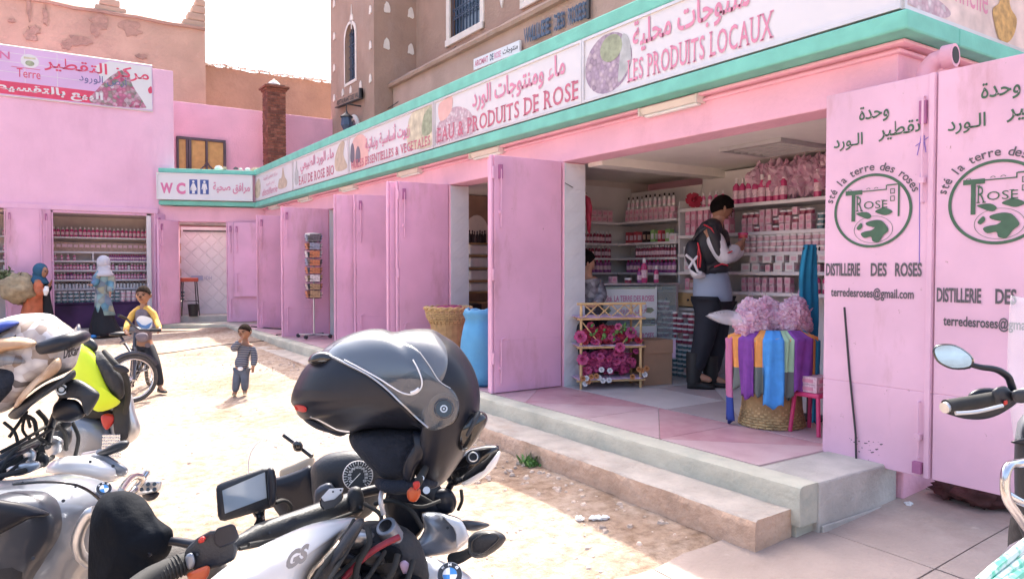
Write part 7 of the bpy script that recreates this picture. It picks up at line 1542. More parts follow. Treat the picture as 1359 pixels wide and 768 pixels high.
# windscreen
g = G(); rings = []
for i in range(13):
    u_ = i/12; top_ = (332+u_*150, 588-38*math.sin(u_*PI*.8)-u_*8); bot = (352+u_*115, 668-u_*40); ring = []
    for j in range(9): v_ = j/8; ring.append(A(bot[0]+(top_[0]-bot[0])*v_, bot[1]+(top_[1]-bot[1])*v_, 1.95+.25*v_+.10*math.sin(u_*PI)))
    rings.append(ring)
g.loft(rings, cap=False, closed=False); ws = obj('windscreen', g, 'clear', mb, sm=2, flip=False); sd = ws.modifiers.new('solid','SOLIDIFY'); sd.thickness = .003
TB('screen_edge', [(340,668,2.0),(332,640,2.02),(330,612,2.04),(338,592,2.06),(354,580,2.08),(378,572,2.1),(402,565,2.12),(424,560,2.14)], .0016, 'sign_frame', mb, n=5); PF('ground_through_screen', [(375,642),(371,624),(392,613),(416,604),(414,622),(394,638),(380,650)], 2.02, .02, mat('ground_tan', (.45,.37,.28), .5, n=.1), mb)  # tan solid added for the ground colour seen through the screen
TB('screen_bar', [(377,577,2.0),(392,588,1.98),(414,605,1.95)], .0065, 'matt_black', mb); PF('bar_clamp', [(388,588),(396,584),(402,590),(400,598),(391,598)], 1.96, .014, 'gloss_black', mb)
# handlebar
TB('handlebar', [(205,762,1.22),(255,742,1.27),(320,718,1.36),(345,708,1.42),(400,690,1.5),(440,676,1.56),(472,664,1.62)], [.013,.013,.014,.021,.023,.024,.022], 'plastic', mb, n=14)
TB('handlebar', [(472,656,1.62),(495,650,1.64),(530,644,1.66),(575,640,1.7)], .012, 'matt_black', mb)
PF('bar_clamp', [(462,650),(478,646),(484,668),(476,684),(462,680)], 1.60, .03, 'plastic', mb)
SL('brake_reservoir', [(425,661),(436,652),(455,651),(456,660),(445,673),(430,677),(424,670)], 1.47, .04, 'gloss_black', mb); SL('reservoir_lid', [(426,660),(437,648),(456,647),(455,652),(444,662),(430,665)], 1.463, .045, 'alu', mb, bev=.0015)
SL('switch_housing', [(243,742),(247,727),(262,713),(280,703),(296,702),(310,714),(316,728),(312,742),(290,752),(262,762)], 1.235, .06, 'plastic', mb, bev=.006)
SL('mirror_clamp', [(283,709),(288,700),(307,694),(312,696),(318,713),(313,719),(292,727),(285,722)], 1.225, .05, 'matt_black', mb, bev=.004)
PF('orange_switch', [(248,762),(258,756),(274,750),(279,754),(274,768),(256,778)], 1.222, .012, 'signal_orange', mb, p=3, label='orange cancel switch'); PF('grey_button', [(246,738),(255,733),(259,744),(257,752),(249,754)], 1.230, .008, 'silver_paint', mb, p=4); PF('red_button', [(263,716),(269,711),(273,714),(270,719),(264,720)], 1.230, .008, 'tag_red', mb)
TB('grip', [(170,786,1.16),(200,766,1.2),(232,752,1.23),(250,744,1.25)], [.017,.0185,.018,.016], 'rubber', mb, n=16)
TB('clutch_lever', [(196,735,1.3),(225,718,1.33),(262,722,1.32),(290,712,1.31)], [.006,.008,.009,.010], 'matt_black', mb)
TB('cable', [(366,667,1.5),(378,664,1.52),(386,672,1.54),(384,690,1.55)], .004, 'rubber', mb)
# lower parts
mfw = (RT*-.35+FH*.94).normalized(); stem = A(478,668,1.75); fwc = stem+mfw*.50; fwc.z = gz(fwc.x,fwc.y)+.32; rwc = fwc-mfw*1.5; rwc.z = fwc.z; mside = Vector((-mfw.y,mfw.x,0))
moto_wheel(mb, fwc, mside); moto_wheel(mb, rwc, mside)
for k in (-1,1): g = G(); g.tube([fwc+mside*.1*k, stem+mside*.1*k-ZU*.05], [.028,.022], 10); obj('fork_leg', g, 'alu', mb, sm=1)
g = G(); c = stem-mfw*.35; c.z = .5; g.ball(c, (.2,.25,.2), 14, 10); g.tube([c-mside*.34, c+mside*.34], .09, 16); obj('engine', g, 'alu', mb, sm=1)
g = G(); rings = []
for q_, w_, h in ((-.25,.1,.82),(-.45,.15,.80),(-.7,.17,.82),(-1.0,.13,.9)): p = stem+mfw*(q_-.15); p.z = 0; rings.append([p+mside*w_*math.cos(a)+ZU*(h+.06*math.sin(a)) for a in [2*PI*i/14 for i in range(14)]])
g.loft(rings); obj('seat', g, 'rubber', mb, sm=2)
g = G(); g.tube([c+ZU*.3, c+ZU*.1, rwc], .03, 8); g.tube([stem-ZU*.1, c+ZU*.1], .03, 8); obj('frame', g, 'matt_black', mb)
# right mirror behind the helmet
mr = PF('mirror_shell', [(594,640),(590,628),(600,612),(618,598),(640,591),(658,590),(663,594),(660,606),(645,624),(622,638),(604,645)], 1.66, .035, 'gloss_black', mb, kx=-.0004)
PF('mirror_trim', [(612,641),(632,632),(652,614),(662,598),(664,604),(656,620),(640,634),(620,644)], 1.62, .03, 'white_paint', mr); DISC('mirror_joint', 628,606,1.615,.016,'matt_black',mr); DISC('joint_ring', 628,606,1.613,.010,'steel',mr,ring=.0016)
TB('mirror_stem', [(600,640,1.66),(592,655,1.67),(588,668,1.68),(584,690,1.7)], .008, 'matt_black', mb); TB('cable', [(612,650,1.63),(613,664,1.64),(608,676,1.65)], .004, 'rubber', mb); PF('reservoir', [(575,650),(596,648),(606,664),(600,680),(580,680),(570,664)], 1.66, .03, 'matt_black', mb)
# navigation screen
gp = thing('navigation_device', A(326,660,1.5), 'black touring navigation screen mounted above the white tank', 'screen')
PF('case', [(286.6,649),(288,644),(293,640.5),(322,630),(350,620.5),(358,620),(364,624),(366.5,632),(366.5,662),(364,672),(345,678),(298,691),(292,690),(289,684)], 1.5, .017, 'plastic', gp, sm=False, p=5, kx=.0006)
flatp2 = lambda pts, f, kx, m, nm, par: obj(nm, G().add([at(x, y, f+kx*(x-326)) for x, y in pts], [tuple(range(len(pts)))]), m, par, flip=False)
flatp2([(294.8,650.5),(351.5,626),(354,660),(298.5,681)], 1.4815, .0006, 'screen', 'display', gp)
PF('side_rim', [(356,621),(365,625),(367,660),(362,671),(357,668),(355,640)], 1.493, .02, 'matt_black', gp, p=4)
TB('mount', [(343,676,1.51),(345,686,1.5),(345,696,1.46)], [.014,.010,.012], 'gloss_black', gp); TB('power_cable', [(364,667,1.51),(374,663,1.53),(384,668,1.55),(382,682,1.56)], .0035, 'rubber', gp)
def ribs(pa, pb, n, r, par):
    a, b = A(*pa), A(*pb); g = G(); d = (b-a).normalized(); e1 = d.orthogonal().normalized(); e2 = d.cross(e1)
    for i in range(n):
        c = a.lerp(b, i/(n-1)); g.tube([c+(e1*math.cos(2*PI*k/14)+e2*math.sin(2*PI*k/14))*r for k in range(15)], .0016, 4, cap=False)
    obj('grip_ribs', g, 'rubber', par, kind='stuff')
ribs((186,776,1.19), (240,749,1.235), 12, .0185, mb); ribs((1264,537,2.165), (1322,527.5,2.2), 16, .0195, m4) if False else None
for px, py, f_, r_9 in ((262,735,1.232,.003),(300,722,1.245,.003),(306,742,1.25,.003),(292,712,1.235,.0025),(442,652,1.462,.0025),(452,650,1.462,.0025),(470,652,1.555,.004),(478,672,1.555,.004),(358,706,1.40,.003),(594,700,1.565,.004),(574,718,1.565,.004),(548,746,1.47,.004),(500,722,1.40,.005)): DISC('bolt', px, py, f_, r_9*.8, 'plastic', mb)
for pts, rr in (([(330,722,1.34),(380,712,1.42),(440,690,1.5),(480,676,1.58)],.004),([(318,728,1.33),(372,716,1.40),(430,698,1.48),(470,690,1.55)],.0035),([(498,668,1.55),(520,664,1.52),(545,676,1.5),(560,700,1.5)],.005),([(484,668,1.56),(506,684,1.5),(498,708,1.44)],.0045),([(535,668,1.55),(560,672,1.56),(584,664,1.6)],.004),([(440,770,1.28),(470,744,1.36),(488,728,1.40)],.005),([(455,790,1.30),(484,770,1.33),(500,748,1.36),(512,730,1.38)],.0045),([(525,790,1.34),(540,770,1.36),(548,744,1.40)],.0055),([(500,640,1.6),(520,652,1.58),(548,654,1.6),(575,668,1.62)],.005)): TB('cable', pts, rr, 'rubber', mb)
# ---- black flip-up helmet
hf = 1.5
hm = thing('helmet', A(560,640,hf), 'matt black flip up helmet with raised chin bar hung on the motorcycle mirror', 'helmet')
HO = smooth([(386,533),(388,520),(394,505),(404,488),(418,474),(430,463),(443,453),(460,445),(476,439.5),(494,436.2),(509,436.6),(523,440.2),(540,437.2),(558,436),(575,437.5),(590,446),(604,455),(618,471),(630,492.6),(636.5,518),(636,546),(630,573),(619,598),(605,620),(592,637),(580,646),(568,648),(558,642),(551,628),(550,612),(553,596),(560,580),(548,571),(510,568.5),(482,570.5),(464,575.5),(446,574),(432,570),(420,561),(411,557),(402,556),(395,550),(391,541)], 4)
HC = (572,520); HW = .138; HP = 2.7
HANG = sorted((math.atan2(y-HC[1], x-HC[0]), math.hypot(x-HC[0], y-HC[1])) for x, y in HO)
def hrho(x, y):
    a = math.atan2(y-HC[1], x-HC[0]); r = math.hypot(x-HC[0], y-HC[1])
    for i in range(len(HANG)):
        if HANG[i][0] >= a: break
    a0, r0 = HANG[i-1]; a1, r1 = HANG[i]; t_ = (a-a0)/(a1-a0) if a1 > a0 else 0
    return r/max(1, r0+(r1-r0)*max(0, min(1, t_)))
def hz(x, y, off=0): q = min(.985, hrho(x, y)); return hf-HW*(1-q**HP)**(1/HP)-off
PF('shell', HO, hf, HW, 'matt_black', hm, L=22, sm=False, p=HP, cen=HC)
def patch(nm, pts, m, off, par, rim=.004, res=5, cen=None, N=9, label=None):
    pts = smooth(pts, res); cx, cy = cen or (sum(q[0] for q in pts)/len(pts), sum(q[1] for q in pts)/len(pts)); n = len(pts); g = G(); V = [at(cx, cy, hz(cx, cy, off))]
    for k in range(1, N+1):
        for x, y in pts: X, Y = cx+(x-cx)*k/N, cy+(y-cy)*k/N; V.append(at(X, Y, hz(X, Y, off)))
    for x, y in pts: X, Y = cx+(x-cx)*1.006, cy+(y-cy)*1.006; V.append(at(X, Y, hz(X, Y, off-rim)))
    F_ = [(0, 1+i, 1+(i+1) % n) for i in range(n)]+[(1+(k-1)*n+i, 1+k*n+i, 1+k*n+(i+1) % n, 1+(k-1)*n+(i+1) % n) for k in range(1, N+1) for i in range(n)]
    g.add(V, F_); return obj(nm, g, m, par, sm=2, flip=False, label=label)
mat('crown_grey', (.10,.11,.13), .30, n=.04, coat=.6)
patch('crown_panel', [(428,467),(444,455),(461,447),(478,441.5),(494,438.5),(509,439),(523,442.5),(540,440),(557,439),(573,441),(584,449),(592,463),(594,480),(591,496),(584,507),(574,500),(560,490),(530,500),(500,498),(470,482),(445,474)], 'crown_grey', .001, hm, N=12, label='glossy grey crown panel')
chb = patch('chin_bar', [(388,533),(390,520),(397,505),(407,489),(419,478),(430,474),(444,476),(462,485),(487,498),(510,515),(532,536),(550,554),(562,566),(548,569),(510,566.5),(482,568.5),(464,573),(446,572),(433,567.5),(421,559),(411,555),(403,553.5),(397,548),(393,541)], 'matt_black', .007, hm, rim=.007, cen=(450,530), N=12)
PF('top_vent', [(409,482),(412,472),(423,466.5),(436,467),(446,475),(440,482),(424,483)], hf-.065, .03, 'gloss_black', hm)
visor = patch('visor', [(431,470),(443,459),(462,450),(486,446),(515,449),(540,456),(557,467),(570,485),(583,505),(598,515),(608,530),(608,546),(600,560),(584,568.5),(568,569),(552,555),(533,537),(511,516),(488,499),(463,486),(444,477)], 'visor_tint', .010, hm, rim=.008, cen=(540,510), N=12)
def HT(nm, pts, r, m, off, par): return TB(nm, [(x, y, hz(x, y, off)) for x, y in pts], r, m, par, n=6)
HT('visor_seal', [(457,477),(478,488),(503,502),(520,513),(534,521),(548,523),(558,516),(560,505),(555,490),(548,477)], .0014, 'white_paint', .012, visor)
HT('visor_edge', [(432,470),(446,475),(463,484),(488,497),(511,514),(533,535),(552,553),(568,567)], .0018, 'steel', .012, visor)
HT('visor_edge', [(557,467),(570,485),(583,505),(598,515)], .0009, 'steel', .011, visor)
HT('visor_catch', [(545,521),(551,519),(556,515)], .0028, 'white_paint', .013, visor)
patch('temple_panel', [(538,505),(552,498),(560,508),(556,520),(544,525),(532,519)], 'bag_black', .003, hm, N=4)
patch('pivot_plate', [(589+21*math.cos(a), 543+22*math.sin(a)) for a in [2*PI*i/14 for i in range(14)]], 'gloss_black', .005, hm, N=5, cen=(589,543))
zf = hz(589,542,.0)
DISC('pivot_disc', 589,542,zf-.016,.0155,'gloss_black',hm); DISC('pivot_ring', 589,542,zf-.0165,.0180,'grey_paint',hm,ring=.0010); DISC('pivot_hub', 589,542,zf-.018,.0070,'alu',hm); DISC('pivot_core', 589,542,zf-.0195,.0045,'gloss_black',hm); DISC('pivot_dot', 589,542,zf-.021,.0018,'alu',hm)
patch('latch_button', [(391,538),(397,537),(406,540),(406,546),(398,546),(392,543)], 'tag_red', .010, chb, N=3, label='red chin bar release'); HT('chin_lip', [(412,552),(424,557),(437,564),(450,570),(464,572)], .0028, 'alu', .006, chb)
PF('chin_pad', [(400,552),(412,554),(428,562),(444,570),(462,573),(452,579),(436,574),(420,569),(406,560)], hf+.02, .07, 'padding', chb)
PF('lining', [(466,573),(500,567),(548,568),(570,575),(568,596),(556,616),(548,637),(533,639),(517,638),(503,631),(489,618),(475,603),(465,589)], hf+.03, .10, 'padding', hm, p=4)
PF('cheek_pad', [(548,572),(568,574),(573,584),(566,604),(552,622),(545,640),(535,634),(536,612),(545,594),(551,582)], hf-.085, .035, 'matt_black', hm)
TB('neck_roll', [(503,640,hf-.02),(512,644,hf-.06),(530,646,hf-.08),(556,642,hf-.09),(576,640,hf-.06)], [.010,.013,.014,.013,.010], 'padding', hm)
PF('intercom', [(605,588),(604,574),(610,560),(622,550),(636,545),(645,549),(647,558),(640,572),(632,586),(622,597),(611,598)], hf-.075, .035, 'gloss_black', hm); TB('microphone_arm', [(636,546,hf-.1),(628,562,hf-.115),(620,578,hf-.115)], .004, 'plastic', hm)
TB('chin_strap', [(566,618,hf-.1),(558,634,hf-.13),(550,648,hf-.14)], [.006,.008,.007], 'rubber', hm); PF('strap_tag', [(541,650),(549,644),(557,648),(558,656),(552,665),(543,664),(540,657)], hf-.13, .008, 'signal_orange', hm, label='orange red strap tag'); PF('strap_pull', [(548,640),(556,638),(557,646),(550,650)], hf-.145, .006, 'tag_red', hm); DISC('rivet', 560,634,hf-.135,.0045,'steel',hm); DISC('buckle', 566,650,hf-.10,.007,'alu',hm)

# ---- left motorcycle
ml = thing('motorcycle', A(60,900,1.7).xy.to_3d()+ZU*.05, 'silver grey motorcycle at the lower left with blue and white round badge', 'motorcycle')
PF('fuel_tank', [(-120,660),(-60,644),(0,637),(18,636),(44,633),(68,630),(98,629),(128,635),(148,644),(160,656),(158,680),(146,710),(130,745),(112,775),(80,830),(-20,880),(-120,850)], 1.62, .22, 'silver_paint', ml, kx=.0009, L=18, p=2.6)
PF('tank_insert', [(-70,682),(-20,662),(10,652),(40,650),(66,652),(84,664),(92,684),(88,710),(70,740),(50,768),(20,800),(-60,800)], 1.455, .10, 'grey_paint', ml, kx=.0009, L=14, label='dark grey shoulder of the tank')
PF('knee_panel', [(-40,712),(0,708),(26,712),(48,722),(46,744),(38,780),(10,800),(-40,800)], 1.41, .07, 'plastic', ml, kx=.0009)
PF('air_intake', [(-30,664),(10,664),(40,670),(64,679),(62,684),(40,688),(16,700),(-10,712),(-40,712)], 1.345, .02, 'matt_black', ml, kx=.0009)
TB('tank_seam', [(18,642,1.40),(60,639,1.41),(96,642,1.43),(118,651,1.46),(134,664,1.49)], .003, 'gloss_black', ml)
roundel(138,648,1.53,.0155,ml, (CAMP-A(139,645,1.6)).normalized()+ZU*.5+RT*.3)
PF('white_fairing', [(60,628),(66,614),(84,606),(110,604),(136,608),(156,616),(166,624),(160,634),(140,640),(100,632)], 1.95, .12, 'white_paint', ml, kx=.0006)
PF('side_wing', [(120,606),(138,602),(160,614),(170,622),(164,632),(140,626)], 1.9, .03, 'silver_paint', ml)
TB('crash_bar', [(126,678,1.42),(118,682,1.42),(108,698,1.42),(102.5,718,1.42),(107,736,1.43),(120,747,1.45)], .0115, 'alu', ml, n=14)
TB('crash_bar', [(160,652,1.7),(168,640,1.8),(178,632,1.9),(188,634,1.95),(180,648,1.95),(172,656,1.9)], .009, 'chrome', ml, n=10); TB('crash_bar', [(178,650,1.95),(186,640,1.98),(196,626,2.0)], .010, 'chrome', ml)
gd = PF('skid_plate', [(180,640),(196,636),(212,636),(215,642),(211,651),(196,655),(184,656),(179,650)], 2.05, .03, 'alu', ml, p=4)
for k in range(6): DISC('hole', 188+(k % 3)*8.5, 642+(k//3)*7, 2.018, .0055, 'gloss_black', gd)
PF('boot_guard', [(188,654),(205,652),(212,654),(206,662),(194,664)], 2.06, .03, 'matt_black', ml)
PF('small_screen', [(88,606),(84,590),(90,574),(102,568),(114,570),(116,584),(110,600),(100,610)], 2.05, .02, 'clear', ml); PF('small_screen', [(30,560),(46,548),(56,560),(62,600),(40,606),(26,596)], 2.1, .02, 'clear', ml)
TB('handlebar', [(0,612,1.72),(20,600,1.74),(46,588,1.8),(62,590,1.86)], [.014,.015,.014,.013], 'plastic', ml); TB('grip', [(-20,624,1.68),(4,618,1.7),(30,606,1.73),(58,596,1.76)], .018, 'rubber', ml, n=14)
PF('switch_housing', [(46,612),(52,600),(62,602),(66,612),(58,620)], 1.74, .02, 'plastic', ml, p=4); TB('brake_lever', [(60,586,1.8),(40,594,1.7),(20,604,1.62),(-10,622,1.6)], .006, 'matt_black', ml)
TB('cable', [(12,580,1.7),(26,560,1.72),(34,550,1.76),(40,566,1.8)], .004, 'rubber', ml); TB('cable', [(0,624,1.6),(20,596,1.62),(50,580,1.7),(80,560,1.8)], .004, 'rubber', ml); TB('cable', [(-5,640,1.6),(30,612,1.66),(60,590,1.8)], .004, 'rubber', ml); TB('cable', [(36,545,1.75),(30,570,1.75),(44,586,1.8)], .0035, 'rubber', ml)
PF('headlamp_block', [(70,570),(84,562),(96,572),(92,592),(76,600),(66,590)], 1.95, .04, 'plastic', ml, p=3); PF('brace', [(56,584),(72,578),(84,584),(80,600),(62,604)], 1.9, .03, 'alu', ml, p=3)
PF('turn_signal', [(128,602),(140,594),(156,586),(168,584),(172,588),(166,596),(150,602),(134,606)], 1.9, .028, 'plastic', ml); TB('signal_stalk', [(112,604,2.0),(124,602,1.95),(132,600,1.92)], .009, 'alu', ml)
ms = PF('mirror_shell', [(74,512),(86,506),(101.6,502.8),(116,509),(130,519.4),(132,526),(126,538),(117,550.7),(111,546),(109,535),(101.6,529),(90,528),(78,527)], 1.7, .03, 'plastic', ml); PF('mirror_back', [(80,530),(100,530),(110,540),(112,552),(92,560),(72,556),(70,540)], 1.72, .025, 'matt_black', ms); DISC('mirror_joint', 81.5,516.5,1.668,.0125,'steel',ms); DISC('joint_ring', 81.5,516.5,1.664,.0075,'gloss_black',ms,ring=.0018)
TB('mirror_stem', [(86,524,1.72),(78,540,1.74),(70,560,1.76),(64,585,1.8)], .009, 'matt_black', ml)
fwd_l = (RT*.35+FH*.9).normalized(); c0 = A(120,640,2.1); fwc = c0+fwd_l*.25; fwc.z = gz(fwc.x,fwc.y)+.32; sd_ = Vector((-fwd_l.y,fwd_l.x,0)); moto_wheel(ml, fwc, sd_); rwc = fwc-fwd_l*1.45; rwc.z = fwc.z
moto_wheel(ml, rwc, sd_)
for k in (-1,1): g = G(); g.tube([fwc+sd_*.1*k, c0+sd_*.1*k-ZU*.1], [.028,.022], 10); obj('fork_leg', g, 'alu', ml, sm=1)
g = G(); c = A(60,800,1.75); c.z = .5; g.ball(c, (.2,.25,.2), 14, 10); g.tube([c-sd_*.3, c+sd_*.3], .09, 16); g.tube([c, rwc], .04, 8); obj('engine', g, 'alu', ml, sm=1)
for px, py, f_, r_9 in ((30,640,1.40,.003),(100,646,1.47,.003),(152,660,1.60,.003),(84,664,1.42,.004),(12,716,1.36,.004),(44,740,1.36,.004),(120,612,1.83,.005),(150,618,1.83,.005)): DISC('bolt', px, py, f_, r_9*.8, 'plastic', ml)
for pts, rr in (([(5,560,1.7),(20,574,1.7),(26,596,1.7),(40,606,1.7)],.004),([(20,548,1.72),(44,556,1.74),(50,578,1.76),(66,588,1.8)],.005),([(50,545,1.78),(62,560,1.8),(60,580,1.8)],.006),([(70,560,1.8),(86,574,1.85),(88,596,1.9)],.005),([(0,600,1.66),(30,584,1.7),(60,566,1.78)],.004),([(-10,634,1.58),(24,626,1.62),(52,618,1.7),(70,606,1.8)],.006),([(96,560,1.9),(104,580,1.9),(100,604,1.9)],.005)): TB('cable', pts, rr, 'rubber', ml)
PF('clamp', [(30,600),(40,594),(48,600),(46,612),(36,616)], 1.70, .022, 'alu', ml, p=4); PF('instrument_box', [(62,560),(78,552),(92,556),(94,566),(76,572),(64,570)], 1.86, .03, 'plastic', ml, p=4); PF('bracket', [(8,622),(30,614),(52,612),(50,622),(20,632)], 1.66, .02, 'alu', ml, p=4)
# black cloth over the grip
g = G(); base_pts = smooth([(148.5,652),(137,656),(127.7,667.7),(121,684),(118.5,706),(117,740),(117,775),(120,820),(170,830),(192,800),(204,770),(208,748),(222,738),(229,722),(229,703),(218,694),(208,686),(202,676),(196,667),(186,657),(168,651)], 3)
cx9, cy9 = 160, 725; rings = []
for i in range(35):
    t9 = math.sin((i/34-.5)*PI)*.999; sc = (1-abs(t9)**2.2)**(1/2.2); rings.append([(lambda X, Y: at(X, Y, 1.36+t9*.075+(1-t9*t9)*(.045*noise.noise(Vector((X*.022+Y*.012,Y*.008,.3)))+.035*abs(noise.noise(Vector((X*.035-Y*.022,Y*.010,5)))))))(cx9+(x-cx9)*sc, cy9+(y-cy9)*sc) for x, y in base_pts])
g.loft(rings); obj('black_cloth_cover', g, 'cloth_black', org=A(160,760,1.36), sm=2, label='black cloth hood draped over the mirror between the two near motorcycles', cat='cloth')
# ---- camouflage helmet
vor('camo', [(.70,.69,.68),(.72,.71,.70),(.68,.66,.64),(.30,.20,.13),(.66,.65,.63),(.70,.68,.66),(.06,.05,.05)], 40)
mat('camo_tan', (.42,.25,.14), .4, n=.4, scale=16, c2=(.60,.42,.28), thr=(.45,.55))
hl = thing('helmet', A(30,560,1.75), 'white and tan patterned adventure helmet hanging on the left motorcycle', 'helmet')
f9 = 1.75
PF('shell', [(-60,470),(-40,440),(0,424),(23,417.5),(46,415.5),(68,417),(82,426),(96,436),(106,446),(108,458),(104,474),(98,488),(84,496),(66,504),(46,516),(30,530),(14,542),(0,548),(-30,556),(-60,530)], f9, .13, 'camo', hl, L=18, res=4, p=2.5)
PF('peak', [(-70,466),(-30,452),(0,448),(26,447),(44,450),(50,456),(36,462),(10,466),(-20,478),(-60,492)], f9-.10, .06, 'camo_tan', hl); PF('peak_stripe', [(-40,444),(-10,430),(14,424),(26,428),(8,438),(-14,448),(-36,454)], f9-.075, .06, 'sc_navy', hl, label='dark blue stripe')
PF('face_opening', [(-60,486),(-20,482),(12,480),(30,484),(34,496),(26,512),(8,530),(-20,546),(-60,540)], f9-.06, .075, 'padding', hl, p=3)
PF('chin_guard', [(18,540),(26,524),(40,508),(58,492),(72,476),(80,474),(82,486),(72,498),(54,508),(38,522),(26,538)], f9-.10, .05, 'camo_tan', hl)
TB('goggle_strap', [(54,462,f9-.13),(70,458,f9-.135),(88,453,f9-.13),(104,448,f9-.09),(112,446,f9-.02)], [.014,.017,.018,.017,.014], 'matt_black', hl, n=12)
g = G(); lay(g, text2d('Dakar', (0,0,.040,.022), bold=.03, shear=.3), lambda a, b: A(84,476,f9-.137)+(RT*.9+ZU*.25)*a+ZU*b); obj('lettering', g, 'matt_black', hl, flip=False)
g = G(); lay(g, text2d('33', (0,0,.014,.010), bold=.02), lambda a, b: A(71,437,f9-.12)+(RT*.9-ZU*.15)*a+ZU*b); obj('lettering', g, 'grey_paint', hl, flip=False)
PF('rear_vent', [(98,440),(103,430),(107,432),(108,444),(106,458),(101,458)], f9-.02, .05, 'visor_tint', hl)
PF('lower_trim', [(10,552),(20,540),(40,524),(60,510),(84,500),(98,490),(100,500),(84,510),(62,524),(40,540),(24,556)], f9-.06, .07, 'plastic', hl)
PF('visor_part', [(-50,486),(-10,470),(14,468),(30,474),(34,482),(10,484),(-20,492)], f9-.12, .03, 'visor_tint', hl)
# ---- motorcycle behind with lime bag
m3 = thing('motorcycle', A(130,640,2.75).xy.to_3d()+ZU*.1, 'third parked motorcycle behind the patterned helmet with grey side case and red lamp', 'motorcycle')
PF('side_case', [(150,540),(160,528),(174,522),(180,546),(187,570),(176,586),(156,590),(146,570)], 2.75, .11, 'alu', m3, p=4); PF('luggage_flap', [(152,532),(168,520),(172,545),(170,580),(156,588),(150,560)], 2.62, .02, 'bag_black', m3)
PF('tail_lamp', [(134,552),(144,548),(152,552),(150,562),(142,570),(136,564)], 2.62, .02, 'tag_red', m3, label='red lamp'); PF('body', [(60,560),(96,548),(130,552),(150,570),(156,600),(120,610),(70,604)], 2.8, .14, 'silver_paint', m3)
PF('seat', [(96,548),(126,536),(150,540),(150,552),(120,556)], 2.75, .1, 'rubber', m3)
g = G()
for k in range(8): g.tube([A(138+k*3,576,2.6), A(134+k*3.2,608,2.6)], .004, 4); g.tube([A(136,578+k*4,2.598), A(160,578+k*4,2.598)], .004, 4)
obj('wire_guard', g, 'chrome', m3)
dv3 = (RT*.3+FH).normalized(); wc3 = A(150,620,2.9); wc3.z = gz(wc3.x,wc3.y)+.32; moto_wheel(m3, wc3-dv3*.2, Vector((-dv3.y,dv3.x,0))); moto_wheel(m3, wc3-RT*1.35, Vector((-dv3.y,dv3.x,0)))
bg3 = thing('luggage_bag', A(130,520,2.65), 'lime yellow and black roll bag strapped on the motorcycle behind', 'bag')
PF('lime_panel', [(100,462),(110,455),(122,462),(132,480),(142,506),(152,526),(160,533),(150,541),(130,546),(116,536),(104,518),(95,499)], 2.56, .13, 'hi_vis', bg3, p=4)
PF('black_panel', [(116,470),(126,466),(138,466),(148.5,476),(156,486),(164,498),(167,512),(164,526),(156,531),(146,526),(134,508),(124,488)], 2.58, .15, 'bag_black', bg3)
TB('buckle_strap', [(138,466,2.45),(152,482,2.42),(166,498,2.44),(170,525,2.5),(166,548,2.55)], [.008,.01,.01,.01,.008], 'rubber', bg3); PF('clip', [(150,484),(164,484),(172,492),(164,496),(152,491)], 2.42, .012, 'matt_black', bg3, p=4)
PF('side_loop', [(110,458),(116,448),(126,452),(130,462),(122,468)], 2.5, .03, 'plastic', bg3)
# ---- right motorcycle at the edge
m4 = thing('motorcycle', A(1400,900,2.3).xy.to_3d()+ZU*.1, 'parked motorcycle at the right edge with blue tinted mirror and silver crash bars', 'motorcycle')
mm4 = PF('mirror_shell', [(1238,462),(1246,456.5),(1262,456),(1276,461),(1290,472),(1293,481),(1287,489),(1264,490),(1246,482),(1239,472)], 2.2, .02, 'gloss_black', m4)
g = G(); mp = smooth([(1241,463),(1248,459),(1262,458.5),(1275,463),(1287.5,473),(1289.5,481),(1284,486.5),(1264,487.5),(1248,480),(1242,471)], 3); g.add([at(x, y, 2.176+.0001*(x-1265)) for x, y in mp], [tuple(range(len(mp)))]); obj('mirror_glass', g, 'mirror', mm4, flip=False)
TB('mirror_stem', [(1286,483,2.2),(1302,487,2.2),(1322,490,2.21),(1337,499,2.22),(1342,510,2.22),(1346,524,2.22)], [.008,.009,.010,.011,.011,.012], 'matt_black', m4)
TB('grip', [(1256,539,2.16),(1270,536,2.17),(1300,531,2.19),(1334,525,2.21)], [.021,.019,.019,.019], 'rubber', m4, n=16); TB('bar_end', [(1253,541,2.155),(1260,538.5,2.162)], .017, 'alu', m4)
TB('handlebar', [(1330,526,2.21),(1350,522,2.22),(1380,515,2.25),(1420,512,2.3)], .012, 'alu', m4)
PF('hand_guard', [(1253,546),(1266,552),(1284,556),(1306,556),(1326,550),(1348,536),(1352,528),(1336,520),(1320,515),(1300,515),(1286,522),(1282,530),(1262,536)], 2.26, .022, 'matt_black', m4, kx=.0003)
PF('switch_housing', [(1316,522),(1320,515),(1334,512),(1342,520),(1344,532),(1332,538),(1320,534)], 2.2, .026, 'plastic', m4, p=4); PF('red_button', [(1332,532),(1337,531),(1337,536),(1332,537)], 2.17, .008, 'tag_red', m4); TB('brake_lever', [(1268,548,2.12),(1296,546,2.12),(1330,538,2.15)], .006, 'alu', m4); PF('reservoir', [(1342,520),(1356,516),(1372,520),(1370,532),(1348,534)], 2.18, .025, 'plastic', m4, p=4)
g = G(); rings = []
for i in range(11):
    u_ = i/10; rings.append([A(1343+v_*4+u_*90-6*math.sin(v_*PI), 392+u_*-12+v_*190+10*math.sin(u_*3), 2.35+.12*u_-.06*v_) for v_ in [j/10 for j in range(11)]])
g.loft(rings, cap=False, closed=False); w4 = obj('windscreen', g, mat('clear_pale', (.85,.86,.88), .12, n=.1, alpha=.22), m4, sm=2, flip=False); w4.modifiers.new('solid','SOLIDIFY').thickness = .004
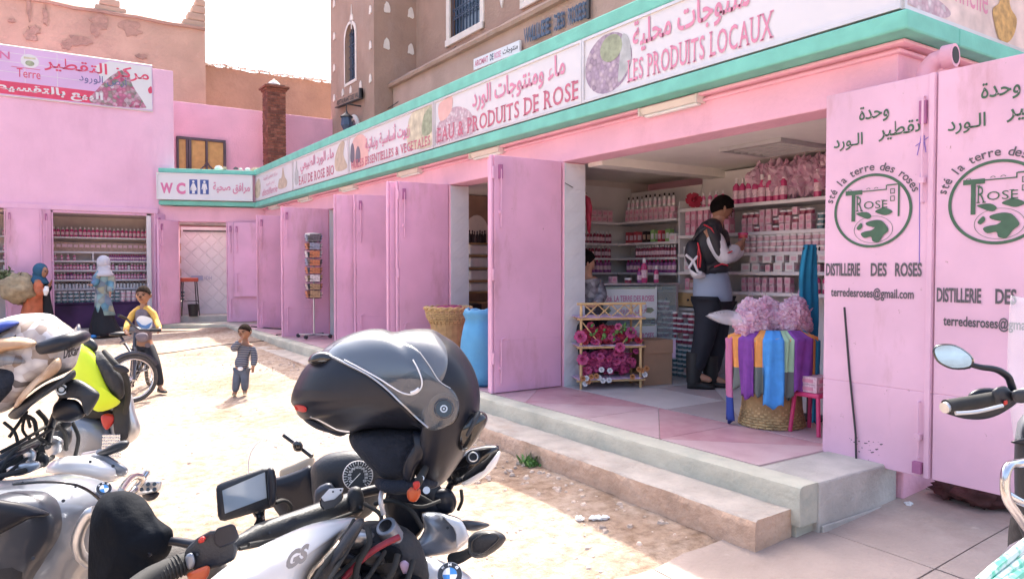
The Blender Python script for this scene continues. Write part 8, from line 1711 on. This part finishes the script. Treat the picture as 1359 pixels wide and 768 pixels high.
PF('fairing', [(1350,560),(1380,545),(1430,550),(1440,640),(1420,720),(1380,740),(1352,700),(1346,640)], 2.4, .12, 'plastic', m4); PF('fairing_edge', [(1341,586),(1350,583),(1365,580),(1365,588),(1350,589)], 2.3, .02, 'matt_black', m4)
TB('crash_bar', [(1372,612,2.2),(1350,615,2.2),(1339,618,2.18),(1334,634,2.17),(1336,660,2.17),(1350,682,2.18),(1366,704,2.2)], .014, 'chrome', m4, n=14); TB('crash_bar', [(1337,655,2.2),(1352,664,2.2),(1372,672,2.22)], .012, 'chrome', m4, n=12)
dv4 = (RT*.2+FH).normalized(); wc4 = A(1410,700,2.5); wc4.z = gz(wc4.x,wc4.y)+.33; moto_wheel(m4, wc4, Vector((-dv4.y,dv4.x,0))); g = G(); c = A(1440,760,2.25); c.z = .55; g.ball(c, (.2,.25,.22), 14, 10); obj('engine', g, 'alu', m4, sm=2)
mat('strap_green', (.15,.50,.36), .6, n=.6, scale=30, c2=(.6,.7,.66), thr=(.45,.55))
g = G(); 
for k, pts in enumerate(([(1300,772,1.85),(1322,752,1.9),(1345,734,1.95),(1372,712,2.0)], [(1316,776,1.85),(1336,760,1.9),(1366,738,1.95)], [(1334,775,1.85),(1352,762,1.9),(1372,752,1.92)])): g.tube([A(*p) for p in pts], .013, 8)
obj('luggage_strap', g, 'strap_green', org=A(1330,750,1.9), sm=1, label='green and white luggage net straps at the lower right corner', cat='strap')
# ---------------------------------------------------------------- bake the skinned figures
bpy.context.view_layer.update(); dg = bpy.context.evaluated_depsgraph_get()
for o, m in PENDING:
    me = bpy.data.meshes.new_from_object(o.evaluated_get(dg)); me.materials.clear(); me.materials.append(MATS[m]); me.polygons.foreach_set('use_smooth', [True]*len(me.polygons)); o['_n'] = 0; o.modifiers.clear(); o.data = me; del o['_n']

# ---------------------------------------------------------------- look-alikes: say which one, counted from the left
by = {}
for o in COL.objects:
    if o.parent is None and o.get('label') and o.get('category'): by.setdefault(o['label'], []).append(o)
for lb, os_ in by.items():
    if len(os_) > 1 and len(lb.split()) <= 12:
        for i, o in enumerate(sorted(os_, key=lambda o: (o.location-CAMP).dot(RT)/max(.1, (o.location-CAMP).dot(FH)))): o['label'] = lb+', '+nth(i+1)+' from the left'
